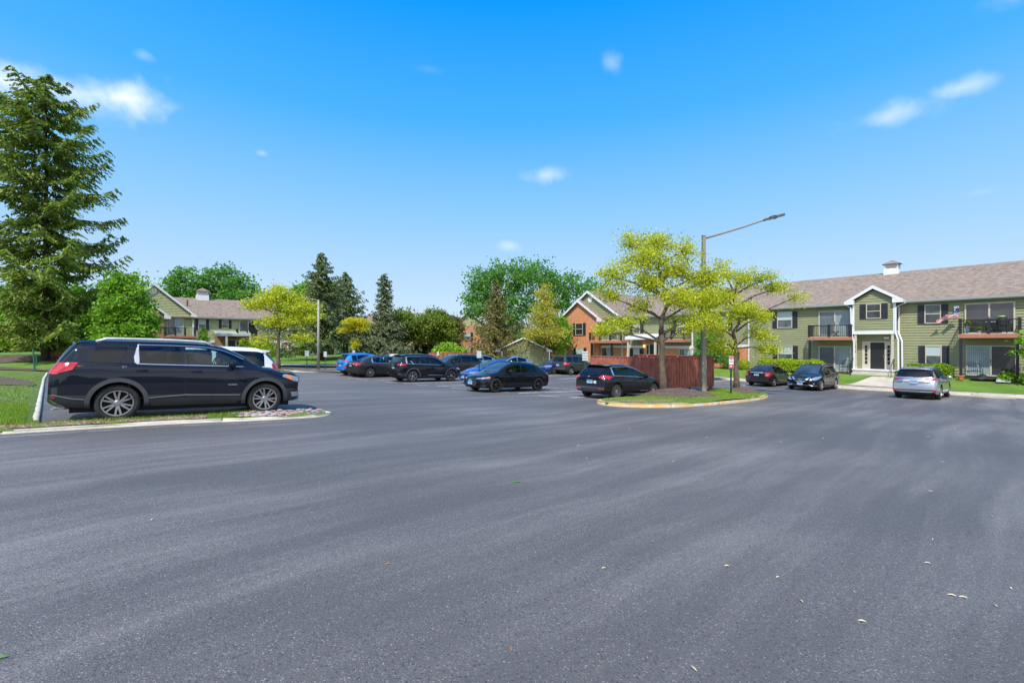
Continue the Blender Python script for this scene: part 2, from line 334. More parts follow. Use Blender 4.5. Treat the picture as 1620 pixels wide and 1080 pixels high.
# ---------------------------------------------------------------- mesh helpers
class MB:
    def __init__(s): s.v = []; s.f = []; s.mi = []; s.cur = 0
    def face(s, pts):
        i = len(s.v); s.v += [tuple(p) for p in pts]; s.f.append(tuple(range(i, i + len(pts)))); s.mi.append(s.cur)
    def box(s, x0, x1, y0, y1, z0, z1):
        i = len(s.v)
        s.v += [(x, y, z) for z in (z0, z1) for x, y in ((x0, y0), (x1, y0), (x1, y1), (x0, y1))]
        for q in ((3, 2, 1, 0), (4, 5, 6, 7), (0, 1, 5, 4), (1, 2, 6, 5), (2, 3, 7, 6), (3, 0, 4, 7)):
            s.f.append(tuple(i + k for k in q)); s.mi.append(s.cur)
        return s
    def prism(s, pts, off):
        n = len(pts); i = len(s.v); off = Vector(off)
        s.v += [tuple(p) for p in pts] + [tuple(Vector(p) + off) for p in pts]
        s.f.append(tuple(range(i + n - 1, i - 1, -1))); s.f.append(tuple(range(i + n, i + 2 * n)))
        s.mi += [s.cur] * 2
        for k in range(n):
            k2 = (k + 1) % n; s.f.append((i + k, i + k2, i + n + k2, i + n + k)); s.mi.append(s.cur)
        return s
    def bar(s, a, b, w, h=None):
        a = Vector(a); b = Vector(b); h = h or w; d = (b - a).normalized()
        up = Vector((0, 0, 1)) if abs(d.z) < .95 else Vector((0, 1, 0))
        r = d.cross(up).normalized() * w / 2; u = r.normalized().cross(d) * h / 2
        return s.prism([a - r - u, a + r - u, a + r + u, a - r + u], b - a)
    def tube(s, pts, rad, n=8, cap=True):
        pts = [Vector(p) for p in pts]
        if isinstance(rad, (int, float)): rad = [rad] * len(pts)
        i = len(s.v); ref = None
        for k, p in enumerate(pts):
            d = (pts[min(k + 1, len(pts) - 1)] - pts[max(k - 1, 0)]).normalized()
            if ref is None: ref = Vector((0, 0, 1)) if abs(d.z) < .9 else Vector((1, 0, 0))
            r = d.cross(ref).normalized(); u = r.cross(d); ref = u
            for j in range(n):
                a = 2 * math.pi * j / n; s.v.append(tuple(p + (r * math.cos(a) + u * math.sin(a)) * rad[k]))
        for k in range(len(pts) - 1):
            for j in range(n):
                j2 = (j + 1) % n; s.f.append((i + k * n + j, i + k * n + j2, i + (k + 1) * n + j2, i + (k + 1) * n + j)); s.mi.append(s.cur)
        if cap:
            s.f.append(tuple(i + j for j in range(n - 1, -1, -1))); e = i + (len(pts) - 1) * n; s.f.append(tuple(e + j for j in range(n))); s.mi += [s.cur] * 2
        return s
    def lathe(s, prof, n=24, c=(0, 0, 0), axis='z', close=False):
        i = len(s.v); m = len(prof)
        for k in range(n):
            a = 2 * math.pi * k / n
            for r, h in prof:
                x, y, z = r * math.cos(a), r * math.sin(a), h
                if axis == 'y': x, y, z = x, h, y
                s.v.append((c[0] + x, c[1] + y, c[2] + z))
        for k in range(n):
            k2 = (k + 1) % n
            for j in range(m if close else m - 1):
                j2 = (j + 1) % m; s.f.append((i + k * m + j, i + k2 * m + j, i + k2 * m + j2, i + k * m + j2)); s.mi.append(s.cur)
        return s
    def mesh(s, name, mats):
        me = bpy.data.meshes.new(name); me.from_pydata(s.v, [], s.f)
        for m in (mats if isinstance(mats, (list, tuple)) else [mats]): me.materials.append(m)
        if any(s.mi): me.polygons.foreach_set('material_index', s.mi)
        me.update(); return me
    def build(s, name, mat, parent=None, smooth=False, loc=None, rot=None, recalc=False, auto=None):
        me = s.mesh(name, mat)
        if recalc:
            bm = bmesh.new(); bm.from_mesh(me); bmesh.ops.recalc_face_normals(bm, faces=bm.faces); bm.to_mesh(me); bm.free()
        if smooth: me.polygons.foreach_set('use_smooth', [True] * len(me.polygons))
        if auto: me.set_sharp_from_angle(angle=R(auto))
        o = bpy.data.objects.new(name, me); COL.objects.link(o)
        if parent: o.parent = parent
        if loc is not None: o.location = loc
        if rot is not None: o.rotation_euler = rot
        return o
def tag(o, label, cat, group=None):
    o['label'] = label; o['category'] = cat
    if group: o['group'] = group
    return o
def struct(o, kind='structure'): o['kind'] = kind; return o
def empty(name, loc, rz=0, label=None, cat=None, group=None, M=None):
    o = bpy.data.objects.new(name, None); COL.objects.link(o); o.empty_display_size = .3
    if M is not None: o.matrix_world = M
    else: o.location = loc; o.rotation_euler = (0, 0, rz)
    if label: tag(o, label, cat, group)
    return o
def npmesh(name, V, F, mat, parent=None, smooth=False):
    me = bpy.data.meshes.new(name)
    V = np.asarray(V, np.float32); F = np.asarray(F, np.int32); n, k = F.shape
    me.vertices.add(len(V)); me.vertices.foreach_set('co', V.ravel())
    me.loops.add(n * k); me.loops.foreach_set('vertex_index', F.ravel())
    me.polygons.add(n); me.polygons.foreach_set('loop_start', np.arange(0, n * k, k, dtype=np.int32)); me.polygons.foreach_set('loop_total', np.full(n, k, np.int32))
    if smooth: me.polygons.foreach_set('use_smooth', [True] * n)
    me.materials.append(mat); me.update(calc_edges=True)
    o = bpy.data.objects.new(name, me); COL.objects.link(o)
    if parent: o.parent = parent
    return o
def text_mesh(txt, size, mat, parent, M, name='lettering', depth=.003):
    cu = bpy.data.curves.new('t', 'FONT'); cu.body = txt; cu.size = size; cu.extrude = depth; cu.align_x = 'CENTER'; cu.align_y = 'CENTER'
    t = bpy.data.objects.new('t', cu); COL.objects.link(t)
    dg = bpy.context.evaluated_depsgraph_get(); me = bpy.data.meshes.new_from_object(t.evaluated_get(dg)); me.materials.clear(); me.materials.append(mat)
    bpy.data.objects.remove(t)
    o = bpy.data.objects.new(name, me); COL.objects.link(o); o.parent = parent; o.matrix_local = M; return o

# ---------------------------------------------------------------- ground surfaces
def grid_surface(name, x0, x1, y0, y1, step, hf, mat, kind='structure'):
    nx = int((x1 - x0) / step) + 1; ny = int((y1 - y0) / step) + 1
    xs = np.linspace(x0, x1, nx); ys = np.linspace(y0, y1, ny)
    V = [(x, y, hf(x, y)) for y in ys for x in xs]
    F = [(j * nx + i, j * nx + i + 1, (j + 1) * nx + i + 1, (j + 1) * nx + i) for j in range(ny - 1) for i in range(nx - 1)]
    return struct(npmesh(name, V, F, mat, smooth=True), kind)
def inside(p, poly):
    x, y = p; c = False; n = len(poly); j = n - 1
    for i in range(n):
        xi, yi = poly[i]; xj, yj = poly[j]
        if (yi > y) != (yj > y) and x < (xj - xi) * (y - yi) / (yj - yi) + xi: c = not c
        j = i
    return c
def seg_dist(p, a, b):
    ax, ay = a; bx, by = b; dx, dy = bx - ax, by - ay; L = dx * dx + dy * dy
    t = 0 if L == 0 else max(0, min(1, ((p[0] - ax) * dx + (p[1] - ay) * dy) / L))
    return math.hypot(p[0] - ax - t * dx, p[1] - ay - t * dy)
def pdist(p, line): return min(seg_dist(p, line[i], line[i + 1]) for i in range(len(line) - 1))
def poly_surface(name, poly, hf, mat, step=.5, kind='structure', skirt=None):
    pts = []
    n = len(poly)
    for i in range(n):
        a = poly[i]; b = poly[(i + 1) % n]; k = max(1, int(math.dist(a, b) / step))
        for t in range(k): pts.append((a[0] + (b[0] - a[0]) * t / k, a[1] + (b[1] - a[1]) * t / k))
    nb = len(pts); edges = [(i, (i + 1) % nb) for i in range(nb)]
    xs = [p[0] for p in pts]; ys = [p[1] for p in pts]; y = min(ys) + step / 2; row = 0
    loop = pts + [pts[0]]
    while y < max(ys):
        x = min(xs) + (step / 2 if row % 2 else 0)
        while x < max(xs):
            if inside((x, y), poly) and pdist((x, y), loop) > step * .35: pts.append((x, y))
            x += step
        y += step; row += 1
    v, e, f, *_ = delaunay_2d_cdt([Vector(p) for p in pts], edges, [], 2 if False else 1, 1e-5)
    me = bpy.data.meshes.new(name); me.from_pydata([(p.x, p.y, hf(p.x, p.y)) for p in v], [], [tuple(q) for q in f])
    me.materials.append(mat); me.polygons.foreach_set('use_smooth', [True] * len(me.polygons)); me.update()
    if len(me.polygons) and sum(p.normal.z for p in me.polygons) < 0: me.flip_normals()
    o = bpy.data.objects.new(name, me); COL.objects.link(o); o['kind'] = kind; return o
def smoothline(pts, it=2, closed=False):
    for _ in range(it):
        q = []
        n = len(pts)
        for i in range(n if closed else n - 1):
            a = pts[i]; b = pts[(i + 1) % n]
            q += [(a[0] * .75 + b[0] * .25, a[1] * .75 + b[1] * .25), (a[0] * .25 + b[0] * .75, a[1] * .25 + b[1] * .75)]
        if not closed: q = [pts[0]] + q + [pts[-1]]
        pts = q
    return pts
def kerb(name, line, mat, w=.16, h=.13, closed=False, inner=1, gap=3.0, hf=None, jig=1):
    """concrete kerb swept along a line; inner = side (+1 left) on which its width lies"""
    pts = []
    n = len(line)
    for i in range(n if closed else n - 1):
        a = Vector(line[i]); b = Vector(line[(i + 1) % n]); k = max(1, int((b - a).length / .35))
        pts += [a.lerp(b, t / k) for t in range(k)]
    if not closed: pts.append(Vector(line[-1]))
    q = []; low = set(); acc_ = 0
    for i in range(len(pts) - 1):
        q.append(pts[i]); sl = (pts[i + 1] - pts[i]).length; acc_ += sl
        if acc_ > gap and sl > .12:
            acc_ = 0; md_ = pts[i].lerp(pts[i + 1], .5); dd_ = (pts[i + 1] - pts[i]).normalized()
            q += [md_ - dd_ * .016]; low.add(len(q)); q += [md_ - dd_ * .008]; low.add(len(q)); q += [md_ + dd_ * .008]; q += [md_ + dd_ * .016]
    q.append(pts[-1]); pts = q
    V = []; F = []; n = len(pts); prof = [(0, -.12), (.0, h * .75), (.035, h), (w, h + .004), (w, -.12)]
    acc = 0; m = len(prof)
    for i, p in enumerate(pts):
        a = pts[(i - 1) % n] if closed else pts[max(i - 1, 0)]; b = pts[(i + 1) % n] if closed else pts[min(i + 1, n - 1)]
        d = (b - a).normalized(); nrm_ = Vector((-d.y, d.x)) * inner
        jit = random.uniform(-.006, .006) * jig
        for o_, z in prof:
            q = p + nrm_ * o_; V.append((q.x, q.y, (hf or gz)(p.x, p.y) + z + jit - (.03 if (i in low and z > 0) else 0)))
    for i in range(n if closed else n - 1):
        for j in range(m - 1):
            F.append((i * m + j, ((i + 1) % n) * m + j, ((i + 1) % n) * m + j + 1, i * m + j + 1))
    o = npmesh(name, V, F, mat)
    bm = bmesh.new(); bm.from_mesh(o.data); bmesh.ops.recalc_face_normals(bm, faces=bm.faces); bm.to_mesh(o.data); bm.free()
    return struct(o)

grid_surface('ground', -420, 420, -420, 600, 12, lambda x, y: gz(x, y) - .35, M_GROUND)
grid_surface('parking_lot', -62, 60, -40, 62, .8, gz, M_ASPH)
U = Vector((-.6361, .7716)); N = Vector((.7716, .6361))

# near peninsula between the drive and the stalls
pf = [(-16.5, 1.9), (-9.1, 8.09), (-8.5, 8.62), (-7.82, 9.23), (-7.02, 9.91), (-5.97, 10.48), (-5.21, 11.04), (-4.85, 11.35), (-4.72, 11.75), (-4.8, 12.15), (-5.15, 12.2), (-5.6, 11.82), (-7.0, 10.67), (-8.33, 9.57), (-9.2, 8.85)]
pfront = smoothline(pf[:-1], 1) + [pf[-1]]
left_kerb = [(-9.2, 8.85), (-10.5, 10.12), (-11.9, 11.5), (-19.7, 19.15), (-27.5, 26.8), (-36.8, 36.2)]
left_poly = pfront + left_kerb[1:] + [(-60, 36.3), (-60, 2)]
def hill_left(x, y):
    d = pdist((x, y), left_kerb)
    s = (x + 11.45) * (-.7) + (y - 8.7) * (-.1)
    on = 1 / (1 + math.exp(-((-x - y * .72) - 4.5) * 1.2))
    return gz(x, y) + .05 + .115 * min(1, max(0, pdist((x, y), pfront) - .12) / .3) * min(1, d / .5) + on * .05 * max(0, d - .8)
poly_surface('lawn', left_poly, hill_left, M_GRASSP, .55)
kerb('kerb', pfront, M_KERB, inner=1, h=.06, w=.14)
kerb('kerb', [(-9.75, 9.38)] + left_kerb[1:], M_KERB, inner=1, h=.07, w=.10, gap=999, jig=0)
lk2 = kerb('kerb', [(-36.8, 36.2), (-30, 35.9), (-17.2, 35.0), (-14.8, 34.5), (-12.4, 34.2), (-12, 35.2)], M_KERB, inner=1)
# dry strip and mulch patches over the lawn edge
def strip(name, a, b, mat, hf, off, step=.3):
    return poly_surface(name, a + b[::-1], lambda x, y: hf(x, y) + off, mat, step)
fr = [(-13, 4.8)] + [p for p in pfront if p[1] < 10.3 and p[0] < -6.3 and p[0] > -12 and p[1] < 8.09 + (p[0] + 9.3) * .85 + .25]
def off_line(line, d):
    out = []
    for i, p in enumerate(line):
        a = Vector(line[max(i - 1, 0)]); b = Vector(line[min(i + 1, len(line) - 1)]); t = (b - a).normalized()
        out.append((p[0] - t.y * d, p[1] + t.x * d))
    return out
rngp = random.Random(3)
st_in = off_line(fr, .15); st_out = [(p[0], p[1]) for p in off_line(fr, .28)]
st_out = [(p[0] - .05 * rngp.random(), p[1] + rngp.uniform(-.02, .10)) for p in st_out]
strip('leaf_litter', st_in, st_out, M_LITTER, hill_left, .02, .2)
# mulch bands across the left lawn
def band(pts, w0, w1, hf, off=.03):
    l = smoothline(pts, 2); a = off_line(l, w0); b = off_line(l, -w1)
    return strip('mulch_band', a, b, M_MULCH, hf, off, .4)
band([(-12.35, 11.0), (-13.6, 11.5), (-17, 12.9), (-26, 16)], .42, .42, hill_left)
band([(-20.0, 17.9), (-22, 20.0), (-26, 22.9), (-32, 26.5)], .8, .8, hill_left)
poly_surface('mulch_bed', [(-60, 31), (-45, 31.5), (-33.8, 33.4), (-35.8, 35.8), (-60, 36)], lambda x, y: hill_left(x, y) + .05, M_MULCH, .8)

# island
isl = [(3.15, 17.25), (3.3, 16.45), (3.85, 16.02), (5.15, 16.11), (6.37, 16.67), (8.73, 18.49), (11.36, 20.97), (12.83, 22.76), (13.75, 24.6), (14.0, 26.2), (13.5, 26.9), (12.6, 26.6), (9.6, 23.9), (6.2, 20.4), (3.6, 18.0)]
isl = smoothline(isl, 2, True)
def hisl(x, y):
    d = pdist((x, y), isl + [isl[0]])
    m1 = .22 * math.exp(-((x - 7.15) ** 2 + (y - 21.0) ** 2) / 1.9 - 0) + .10 * math.exp(-((x - 8.2) ** 2 + (y - 19.6) ** 2) / 2.4); m2 = .16 * math.exp(-((x - 12.1) ** 2 + (y - 24.6) ** 2) / 1.2)
    return gz(x, y) + .125 + .06 * min(1, d / 1.2) + m1 + m2
island = poly_surface('island_lawn', isl, hisl, M_GRASSP, .3)
kerb('island_kerb', isl, M_KERBY, closed=True, inner=1)
def blob(cx, cy, rx, ry, rot, hf, mat, off, name='mulch_mound', n=36, seed=1, step=.3):
    rr = random.Random(seed); ph = [rr.uniform(0, 6.28) for _ in range(4)]
    P = []
    for i in range(n):
        a = 2 * math.pi * i / n; k = 1 + .08 * math.sin(3 * a + ph[0]) + .07 * math.sin(5 * a + ph[1]) + .04 * math.sin(9 * a + ph[2])
        x = rx * k * math.cos(a); y = ry * k * math.sin(a); P.append((cx + x * math.cos(rot) - y * math.sin(rot), cy + x * math.sin(rot) + y * math.cos(rot)))
    def h(x, y):
        dx, dy = x - cx, y - cy; u = (dx * math.cos(rot) + dy * math.sin(rot)) / rx; v = (-dx * math.sin(rot) + dy * math.cos(rot)) / ry
        return hf(x, y) + off * (1.25 - min(1.25, u * u + v * v)) - .004 + .03 * math.sin(x * 9) * math.sin(y * 11)*.5
    return poly_surface(name, P, h, mat, step)
blob(7.25, 20.0, 2.3, 1.15, R(42), hisl, M_MULCH, .06, seed=4, step=.2)
blob(12.55, 24.3, 1.9, .75, R(55), hisl, M_MULCH, .07, seed=5, step=.2)
blob(5.0, 17.1, 1.6, .45, R(24), hisl, M_LITTER, .02, 'leaf_litter', seed=6, step=.2)
blob(8.8, 19.7, 1.6, .3, R(40), hisl, M_MULCH, .02, 'leaf_litter', seed=8, step=.2)

# right kerb, sidewalk, lawn
def rk(s, d=0):     # line parallel to the right building; s = metres to the left-back, d = metres towards the building
    p = Vector((23.84, 30.65)) + U * s + N * d; return (p.x, p.y)
rk_line = [rk(s) for s in range(-14, 15, 2)]
kerb('kerb', rk_line[::-1], M_WALK, inner=1, w=.2)
def hwalk(x, y): return gz(x, y) + .135
poly_surface('sidewalk', [rk(-14, .2), rk(14, .2), rk(14, 1.5), rk(-14, 1.5)], hwalk, M_WALK, .7)
jm = MB()
for s in np.arange(-12.7, 14, 1.5):
    a = rk(s, .21); b = rk(s, 1.49); jm.bar((a[0], a[1], hwalk(*a) + .001), (b[0], b[1], hwalk(*b) + .001), .025, .006)
o = jm.build('sidewalk_joint', M_BLACK); struct(o)
def hlawnR(x, y):
    d = (Vector((x, y)) - Vector((23.84, 30.65))).dot(N)
    t = max(0, min(1, (d - 1.5) / 3.6)); t = t * t * (3 - 2 * t)
    return gz(x, y) * (1 - t) + (-1.02) * t + .15 + .0 * (1 - t)
poly_surface('lawn', [rk(-16, 1.5), rk(14.5, 1.5), rk(14.5, 8.0), rk(-16, 8.0)], hlawnR, M_GRASS, .6)
poly_surface('lawn', [rk(14.0, 0), rk(30, 0), rk(30, 9.0), rk(14.0, 9.0)], lambda x, y: gz(x, y) + .13, M_GRASS, .8)
# entrance walk from the steps to the sidewalk
poly_surface('entrance_walk', [rk(-3.3, 1.45), rk(1.6, 1.45), rk(.55, 4.2), rk(-2.3, 4.2)], lambda x, y: max(hlawnR(x, y), gz(x, y)) + .03, M_WALK, .5)
poly_surface('mulch_bed', [rk(-16, 4.5), rk(-5.5, 4.7), rk(-4.0, 5.2), rk(-4.0, 6.5), rk(-16, 6.5)], lambda x, y: hlawnR(x, y) + .04, M_MULCH, .5)
poly_surface('mulch_bed', [rk(1.0, 4.8), rk(14, 4.8), rk(14, 6.6), rk(1.0, 6.6)], lambda x, y: hlawnR(x, y) + .04, M_MULCH, .5)
poly_surface('patio_slab', [rk(-11.5, 5.3), rk(-7.6, 5.3), rk(-7.6, 6.6), rk(-11.5, 6.6)], lambda x, y: hlawnR(x, y) + .10, M_CONC, .5)

# far side beyond the lot: median, lane, sidewalk, lawn, mulch hill, in front of the left building
Q0 = Vector((-20.6, 42.2))
VN = Vector((.7716, .6361)); VU = Vector((-.6361, .7716))
def fl(s, d): p = Vector((-17.2, 35.0)) + Vector((.93, -.23)).normalized() * s + Vector((.25, .95)).normalized() * d; return (p.x, p.y)
med = [fl(-22, .0), fl(5.2, 0), fl(5.0, 1.8), fl(-22, 1.8)]
poly_surface('median', med, lambda x, y: gz(x, y) + .13, M_MULCH, .6)
poly_surface('sidewalk', [fl(-45, 6.0), fl(7, 6.0), fl(7, 7.7), fl(-45, 7.7)], lambda x, y: gz(x, y) + .14, M_WALK, .9)
def hfar(x, y):
    d = (Vector((x, y)) - Vector((-17.2, 35.0))).dot(Vector((.25, .95)).normalized())
    t = max(0, min(1, (d - 7.7) / 14)); return gz(x, y) * (1 - t) + (-.45) * t + .15
poly_surface('lawn', [fl(-60, 7.7), fl(7, 7.7), (-6.2, 48), (-5.5, 64), fl(-70, 60)], hfar, M_GRASS, 1.6)
poly_surface('mulch_bed', [fl(-4.5, 13), fl(1, 10.8), fl(5.5, 10.4), (-7.2, 49), (-7, 60), fl(-12, 24)], lambda x, y: hfar(x, y) + .05, M_MULCH, 1.2)
poly_surface('lawn', [(-2, 49.6), (6.2, 49.6), (5, 58), (-2, 58)], lambda x, y: gz(x, y) + .12, M_GRASS, 1.)

# painted stall lines
def line_strip(pairs, mat, w=.11, off=.006, name='stall_line'):
    m = MB()
    for a, b in pairs:
        a = Vector(a); b = Vector(b); d = (b - a).normalized(); n_ = Vector((-d.y, d.x)) * w / 2; k = max(1, int((b - a).length / .6))
        for i in range(k):
            p = a.lerp(b, i / k); q = a.lerp(b, (i + 1) / k)
            m.face([(c.x, c.y, gz(c.x, c.y) + off) for c in (p - n_, q - n_, q + n_, p + n_)])
    o = m.build(name, mat); struct(o); return o
L = []
for s in (-8.4, -3.55, 3.3, 6.2, 9.1, 12.0): L.append((rk(s, -.05), rk(s, -4.2)))
L.append((rk(-5.9 - .0, -.05), rk(-5.9, -4.3))) if False else None
line_strip(L, M_PAINT, .17)
L = []
ra = Vector((-8.0, 8.9))
for i in range(0, 8):
    a = Vector((-9.2, 8.85)) + (Vector((-36.8, 36.2)) - Vector((-9.2, 8.85))).normalized() * (i * 2.9 + .75)
    L.append((a + N * .15, a + N * 4.9))
line_strip(L, M_PAINT, .10)
ol = off_line(pf[:7], -.38)
line_strip(list(zip(ol[:-1], ol[1:])), M_PAINTF, .035, .005, 'joint_line')
L = []
base = Vector((4.9, 17.9)); du = Vector((-.79, .61)).normalized()
for i in range(0, 8):
    a = base + du * (i * 2.75); L.append((a - N * .3, a + N * 4.6))
line_strip(L, M_PAINTF, .24)
L = [(base + du * i * .0 + N * 4.7 - du * 1, base + du * 21 + N * 4.7)]
for i in range(0, 7):
    a = base + du * (i * 2.75 + 1.1); L.append((a - N * .55 + du * .3, a - N * .35 - du * .55))
line_strip(L, M_PAINTF, .2)
L = []
for i in range(0, 9):
    a = Vector((7.8, 30.5)) + du * (i * 2.75); L.append((a, a + N * 4.6))
line_strip(L, M_PAINTF, .24)
line_strip([(rk(-9.2, -1.5), rk(-12.6, -1.35)), (rk(-10.4, -1.75), rk(-12, -1.7))], M_PAINTF, .08)
# wheel stops in front of the right kerb
wsn = 0
for s, lab in ((-5.9, 'concrete wheel stop in front of the silver car'),):
    m = MB(); m.prism([(-.9, -.08, 0), (.9, -.08, 0), (.9, .08, 0), (-.9, .08, 0)], (0, 0, .11))
    p = rk(s, -.75); o = m.build('wheel_stop', M_CONC, loc=(p[0], p[1], gz(*p)), rot=(0, 0, math.atan2(U.y, U.x))); tag(o, lab, 'wheel stop')

# ---------------------------------------------------------------- buildings
class Bld:
    """local x runs to the viewer's right along the facade, y into the building, z = world height"""
    def __init__(s, name, O, Rv, zb, label, cat='apartment building', group=None):
        Iv = Vector((-Rv.y, Rv.x)); s.zb = zb
        M = Matrix(((Rv.x, Iv.x, 0, O[0]), (Rv.y, Iv.y, 0, O[1]), (0, 0, 1, zb), (0, 0, 0, 1)))
        s.root = empty(name, None, label=label, cat=cat, group=group, M=M)
    def add(s, name, mb, mat, parent=None, smooth=False):
        o = mb.build(name, mat, parent or s.root, smooth=smooth)
        if parent is None: o.location = (0, 0, -s.zb)
        return o
    # lapped siding on a wall from a to b (2D local), outward normal n
    def siding(s, mb, a, b, z0, z1, lim=None, lap=.19):
        a = Vector(a); b = Vector(b); d = (b - a).normalized(); n = Vector((d.y, -d.x)); L = (b - a).length
        z = z0
        while z < z1 - .01:
            zt = min(z + lap, z1)
            t0, t1 = lim(z) if lim else (0, L); u0, u1 = lim(zt) if lim else (0, L)
            if t1 - t0 > .02:
                u1 = max(u1, u0 + .001)
                p = a + d * t0 + n * .045; q = a + d * t1 + n * .045; r = a + d * u1 + n * .003; w = a + d * u0 + n * .003
                mb.face([(*p, z), (*q, z), (*r, zt), (*w, zt)])
                p2 = a + d * t0; q2 = a + d * t1; mb.face([(*p2, z), (*q2, z), (*q, z), (*p, z)])
            z = zt
    def wall(s, name, a, b, z0, z1, mat, lim=None):
        mb = MB(); s.siding(mb, a, b, z0, z1, lim); return s.add(name, mb, mat)
    def flat(s, name, a, b, z0, z1, mat, thick=.1):
        a = Vector(a); b = Vector(b); d = (b - a).normalized(); n = Vector((d.y, -d.x)) * -thick
        mb = MB(); mb.prism([(*a, z0), (*b, z0), (*(b + n), z0), (*(a + n), z0)], (0, 0, z1 - z0)); return s.add(name, mb, mat)
    def window(s, s0, s1, z0, z1, d=0, up=None, lo=None, sh=True, shw=.40, one=False):
        up = up or M_GBLH; lo = lo or M_GMID; f = .055; d = d - .035; y0 = d - .075; y1 = d - .02
        mb = MB(); mb.box(s0, s1, y0, y1, z1 - f, z1).box(s0, s1, y0, y1, z0, z0 + f).box(s0, s0 + f, y0, y1, z0 + f, z1 - f).box(s1 - f, s1, y0, y1, z0 + f, z1 - f)
        zm = (z0 + z1) / 2; mb.box(s0 + f, s1 - f, y0 + .012, y1, zm - .025, zm + .025)
        w = s.add('window', mb, M_BEIGE)
        for a, b, mt in ((zm + .025, z1 - f, up), (z0 + f, zm - .025, lo)):
            p = MB(); p.box(s0 + f - .01, s1 - f + .01, y1 - .012, y1 + .01, a - .01, b + .01); s.add('pane', p, mt, w)
        if sh:
            for x0, x1 in ((s0 - shw, s0 - .005), (s1 + .005, s1 + shw)):
                q = MB(); q.box(x0, x1, d - .055, d - .02, z0, z1); ww = .05
                for za, zc in ((z0 + .08, zm - .05), (zm + .05, z1 - .08)):
                    k = za
                    while k < zc - .03: q.box(x0 + ww, x1 - ww, d - .066, d - .054, k, k + .035); k += .06
                s.add('shutter', q, M_DARK)
        return w
    def slider(s, s0, s1, z0, z1, d=0, L=None, Rr=None, n=2):
        L = L or M_GBLD; Rr = Rr or M_GBLV; f = .08; d = d - .035; y0 = d - .085; y1 = d - .02
        mb = MB(); mb.box(s0, s1, y0, y1, z1 - f, z1).box(s0, s1, y0, y1, z0, z0 + f).box(s0, s0 + f, y0, y1, z0 + f, z1 - f).box(s1 - f, s1, y0, y1, z0 + f, z1 - f)
        sm = (s0 + s1) / 2; mb.box(sm - .045, sm + .045, y0 - .01, y1, z0 + f, z1 - f)
        w = s.add('sliding_door', mb, M_BEIGE)
        for a, b, mt in ((s0 + f, sm - .045, L), (sm + .045, s1 - f, Rr)):
            p = MB(); p.box(a - .01, b + .01, y1 - .012, y1 + .01, z0 + f - .01, z1 - f + .01); s.add('pane', p, mt, w)
        hd = MB(); hd.box(sm - .02, sm + .01, y0 - .04, y0 - .01, z0 + .9, z0 + 1.15); s.add('handle', hd, M_BLACK, w)
        return w
    def balcony(s, s0, s1, z0, z1, out, rail=.95, posts=3, closed_left=False, back=0):
        mb = MB(); mb.box(s0, s1, back - out, back + .02, z0, z1 - .03)
        b = s.add('balcony', mb, M_DECK)
        fl_ = MB(); fl_.box(s0 + .02, s1 - .02, back - out + .02, back, z1 - .03, z1); s.add('deck_floor', fl_, M_BEIGE, b)
        r = MB(); zt = z1 + rail; y = back - out + .06
        r.box(s0, s1, y - .03, y + .03, zt - .06, zt).box(s0, s1, y - .02, y + .02, z1 + .07, z1 + .11)
        k = s0 + .1
        while k < s1: r.box(k - .011, k + .011, y - .011, y + .011, z1 + .1, zt - .05); k += .125
        for x in (s0 + .03, s1 - .03):
            r.box(x - .03, x + .03, y, back, zt - .06, zt); kk = y + .1
            while kk < back: r.box(x - .011, x + .011, kk - .011, kk + .011, z1, zt - .05); kk += .125
        for i in range(posts):
            x = s0 + .07 + (s1 - s0 - .14) * i / (posts - 1); r.box(x - .075, x + .075, y - .075, y + .075, z1 - .02, zt + .05)
        s.add('railing', r, M_BLACK, b); return b
    def roof(s, s0, s1, d0, d1, ze, zr, over=.45, mat=None, over_s=.3):
        """main roof, ridge along x at the middle of d0..d1"""
        dm = (d0 + d1) / 2; th = .14; mb = MB(); a = s0 - over_s; b = s1 + over_s
        mb.prism([(a, d0 - over, ze), (a, dm, zr), (a, dm, zr - th), (a, d0 - over, ze - th)], (b - a, 0, 0))
        mb.prism([(a, d1 + over, ze - th), (a, dm, zr - th - .002), (a, dm, zr - .002), (a, d1 + over, ze)], (b - a, 0, 0))
        return s.add('roof', mb, mat or M_ROOF)
    def gutter(s, a, b, d, z):
        mb = MB(); mb.prism([(a, d - .13, z), (a, d, z), (a, d, z - .15), (a, d - .09, z - .15)], (b - a, 0, 0)); mb.box(a, b, d, d + .42, z - .2, z - .165)
        return s.add('gutter', mb, M_GUT)
    def xgable(s, sm, hw, d, deep, ze, zr, rake=.2, over=.35, mat=None):
        """cross gable: ridge along y at x = sm; rake boards and soffits at the front"""
        th = .13; mb = MB(); y0 = d - over
        for sg in (-1, 1):
            x = sm + sg * hw; mb.prism([(sm, y0, zr), (x, y0, ze), (x, y0, ze - th), (sm, y0, zr - th)], (0, deep + over, 0))
        r = s.add('roof', mb, mat or M_ROOF)
        t = MB(); k = (zr - ze) / hw
        for sg in (-1, 1):
            x = sm + sg * (hw + .02); zz = zr - k * (hw + .02)
            t.prism([(sm, y0 - .04, zr + .02), (x, y0 - .04, zz + .02), (x, y0 - .04, zz - rake * 1.15), (sm, y0 - .04, zr - rake * 1.3)], (0, .05, 0))
            xi = sm + sg * (hw - .62)
            t.prism([(x, y0 - .035, zz - rake * 1.1), (xi, y0 - .035, zz - rake * 1.1), (xi, y0 - .035, zz + .62 * k - rake * 1.4), (x, y0 - .035, zz - .02)], (0, over + .0, 0))
            xs = sm + sg * (hw + .0); t.box(min(x, x - sg * .05), max(x, x - sg * .05), y0, d + 1.0, zz - rake * 1.1, zz + .01)
        s.add('rake_board', t, M_TRIM, r); return r
